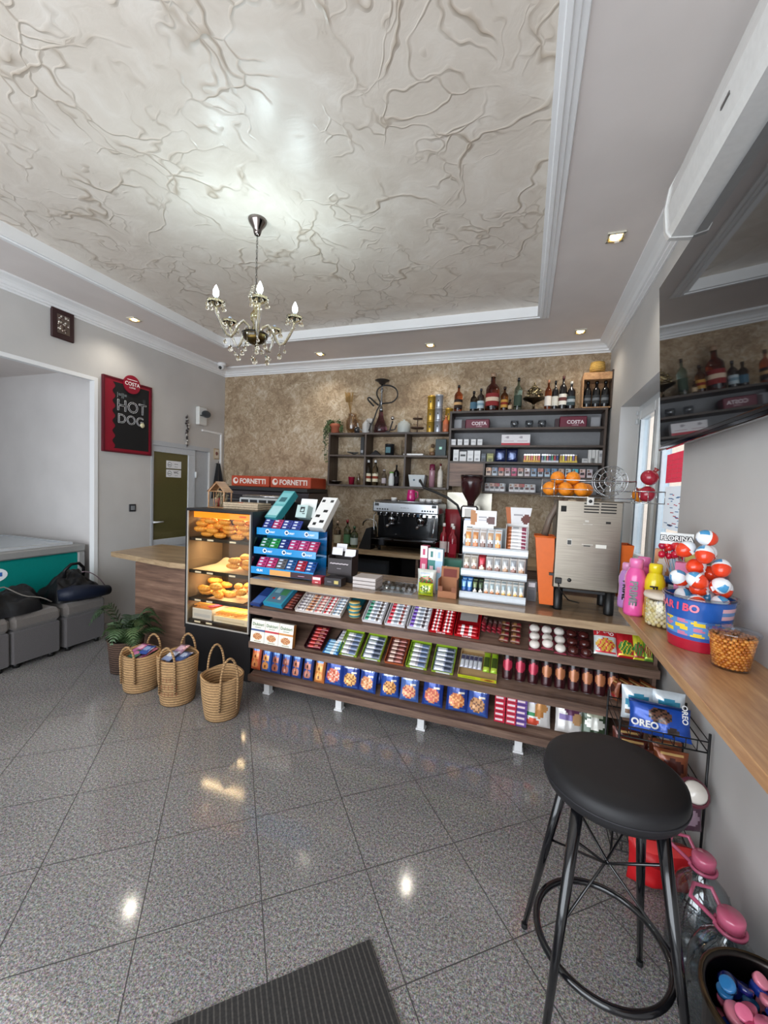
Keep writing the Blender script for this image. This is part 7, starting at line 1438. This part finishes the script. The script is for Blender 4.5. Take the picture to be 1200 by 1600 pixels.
t = thing('napkin_holder', (.70, 1.17, LZ), 'dark brown box with a white tissue top at the ledge edge of frame', 'box'); B('satin', '#3c1c14').box(-.07, -.12, 0, .06, .13, .10, .004).build('body', t); b = B('paper', '#dcdad6'); b.ball((0, .02, .11), .06, 14, 8, (1, 1.3, .5)); b.build('tissue', t)
t = thing('wall_grille', (XR-.001, 1.35, .70), 'black vented box fixed to the wall below the ledge', 'grille'); b = B('satin', '#101012'); b.box(-.035, -.16, 0, 0, .16, .20, .004); b.build('housing', t); b = B('satin', '#2a2a2c'); [b.box(-.037, -.14, .02+.022*i, -.035, .14, .03+.022*i) for i in range(8)]; b.build('vent_slats', t)
# ================================================================ floor by the wall
def jug(x, y, label):
    t = thing('water_jug', (x, y, 0), label, 'water jug', rz=2.2); t.scale = (1.12, 1.12, 1.12)
    b = B('clear', '#eef2f4'); r = .082
    prof = [(.0,.004), (r*.9,0), (r,.012), (r,.05), (r*.95,.058), (r,.068), (r,.11), (r*.95,.118), (r,.128), (r,.175), (r*.94,.20), (r*.75,.235), (r*.45,.262), (.026,.275), (.026,.30)]
    b.lathe(prof, 28, cap=False); b.lathe([(q*.985, z) for q, z in prof], 28, cap=False)
    for k in range(8): a = 2*PI*k/8; b.tube([(r*.97*math.cos(a+s*.06), r*.97*math.sin(a+s*.06), .13+s*.011) for s in range(8)], .003, 5)
    b.build('bottle_wall', t)
    B('gloss', '#c05c78').lathe([(0,.30), (.030,.298), (.030,.325), (.026,.33), (0,.33)], 22).build('cap', t)
    b = B('gloss', '#b85674'); b.lathe([(.028,.288), (.036,.288), (.036,.296), (.028,.296), (.028,.288)], 22, cap=False)
    b.tube([(.0+.033*math.cos(q), .033*math.sin(q), .292) for q in (1.0, .6)]+[(.075, .04, .315), (.095, .0, .32), (.075, -.04, .315)]+[(.033*math.cos(q), .033*math.sin(q), .292) for q in (-.6, -1.0)], .006, 6); b.build('carry_handle', t)
jug(.635, 1.60, 'clear empty water jug with pink cap next to the red bag'); jug(.63, 1.395, 'clear empty water jug with pink cap beside the bin of caps')
t = thing('cap_bin', (.625, 1.16, 0), 'round dark metal bin filled with coloured plastic bottle caps', 'bin')
B('metal', '#3c3836').lathe([(0,.0), (.12,0), (.125,.02), (.135,.34), (.14,.348), (.142,.355), (.136,.358), (.130,.345), (.118,.03), (0,.02)], 36, cap=False).build('body', t); B('metal', '#6c5c48').lathe([(.139,.335), (.146,.34), (.147,.354), (.141,.360), (.136,.354)], 36, cap=False).build('rim', t)
B('matte', '#14161c').lathe([(0,.22), (.128,.22)], 28, cap=False).build('shadow_liner', t)
bpy.data.objects.remove([o for o in bpy.data.objects if o.name.startswith('shadow_liner')][0])
rr = random.Random(37); capc = [('#d86c8c', 'pink'), ('#1c3c9c', 'blue'), ('#b83c64', 'magenta'), ('#2c6ca0', 'teal blue'), ('#101c5c', 'navy'), ('#e8889c', 'light pink')]
pl = Pile(.021, .021, .012, .27)
for i in range(62):
    c, nm = capc[rr.choice((0, 1, 1, 2, 3, 4, 5))]; big = rr.random() < .35; q = pl.drop(inring(.625, 1.16, .095), 10)
    place('cap%s%d' % (nm, big), lambda: B('gloss', c).lathe([(0,.012 if not big else .014), (.015,.013 if not big else .016), (.017,.012), (.017,0), (.014,0), (.014,.009), (0,.009)] if not big else [(0,.018), (.023,.018), (.026,.014), (.026,0), (.022,0), (.022,.012), (0,.012)], 16), 'bottle_cap', f'{nm} plastic bottle cap in the metal bin'+(', large size' if big else ', small size'), 'bottle cap', TR(q[0], q[1], q[2]-.006, rx=rr.uniform(-.5, .5), ry=rr.uniform(-.5, .5)), f'{nm} {"large" if big else "small"} caps in the metal bin')
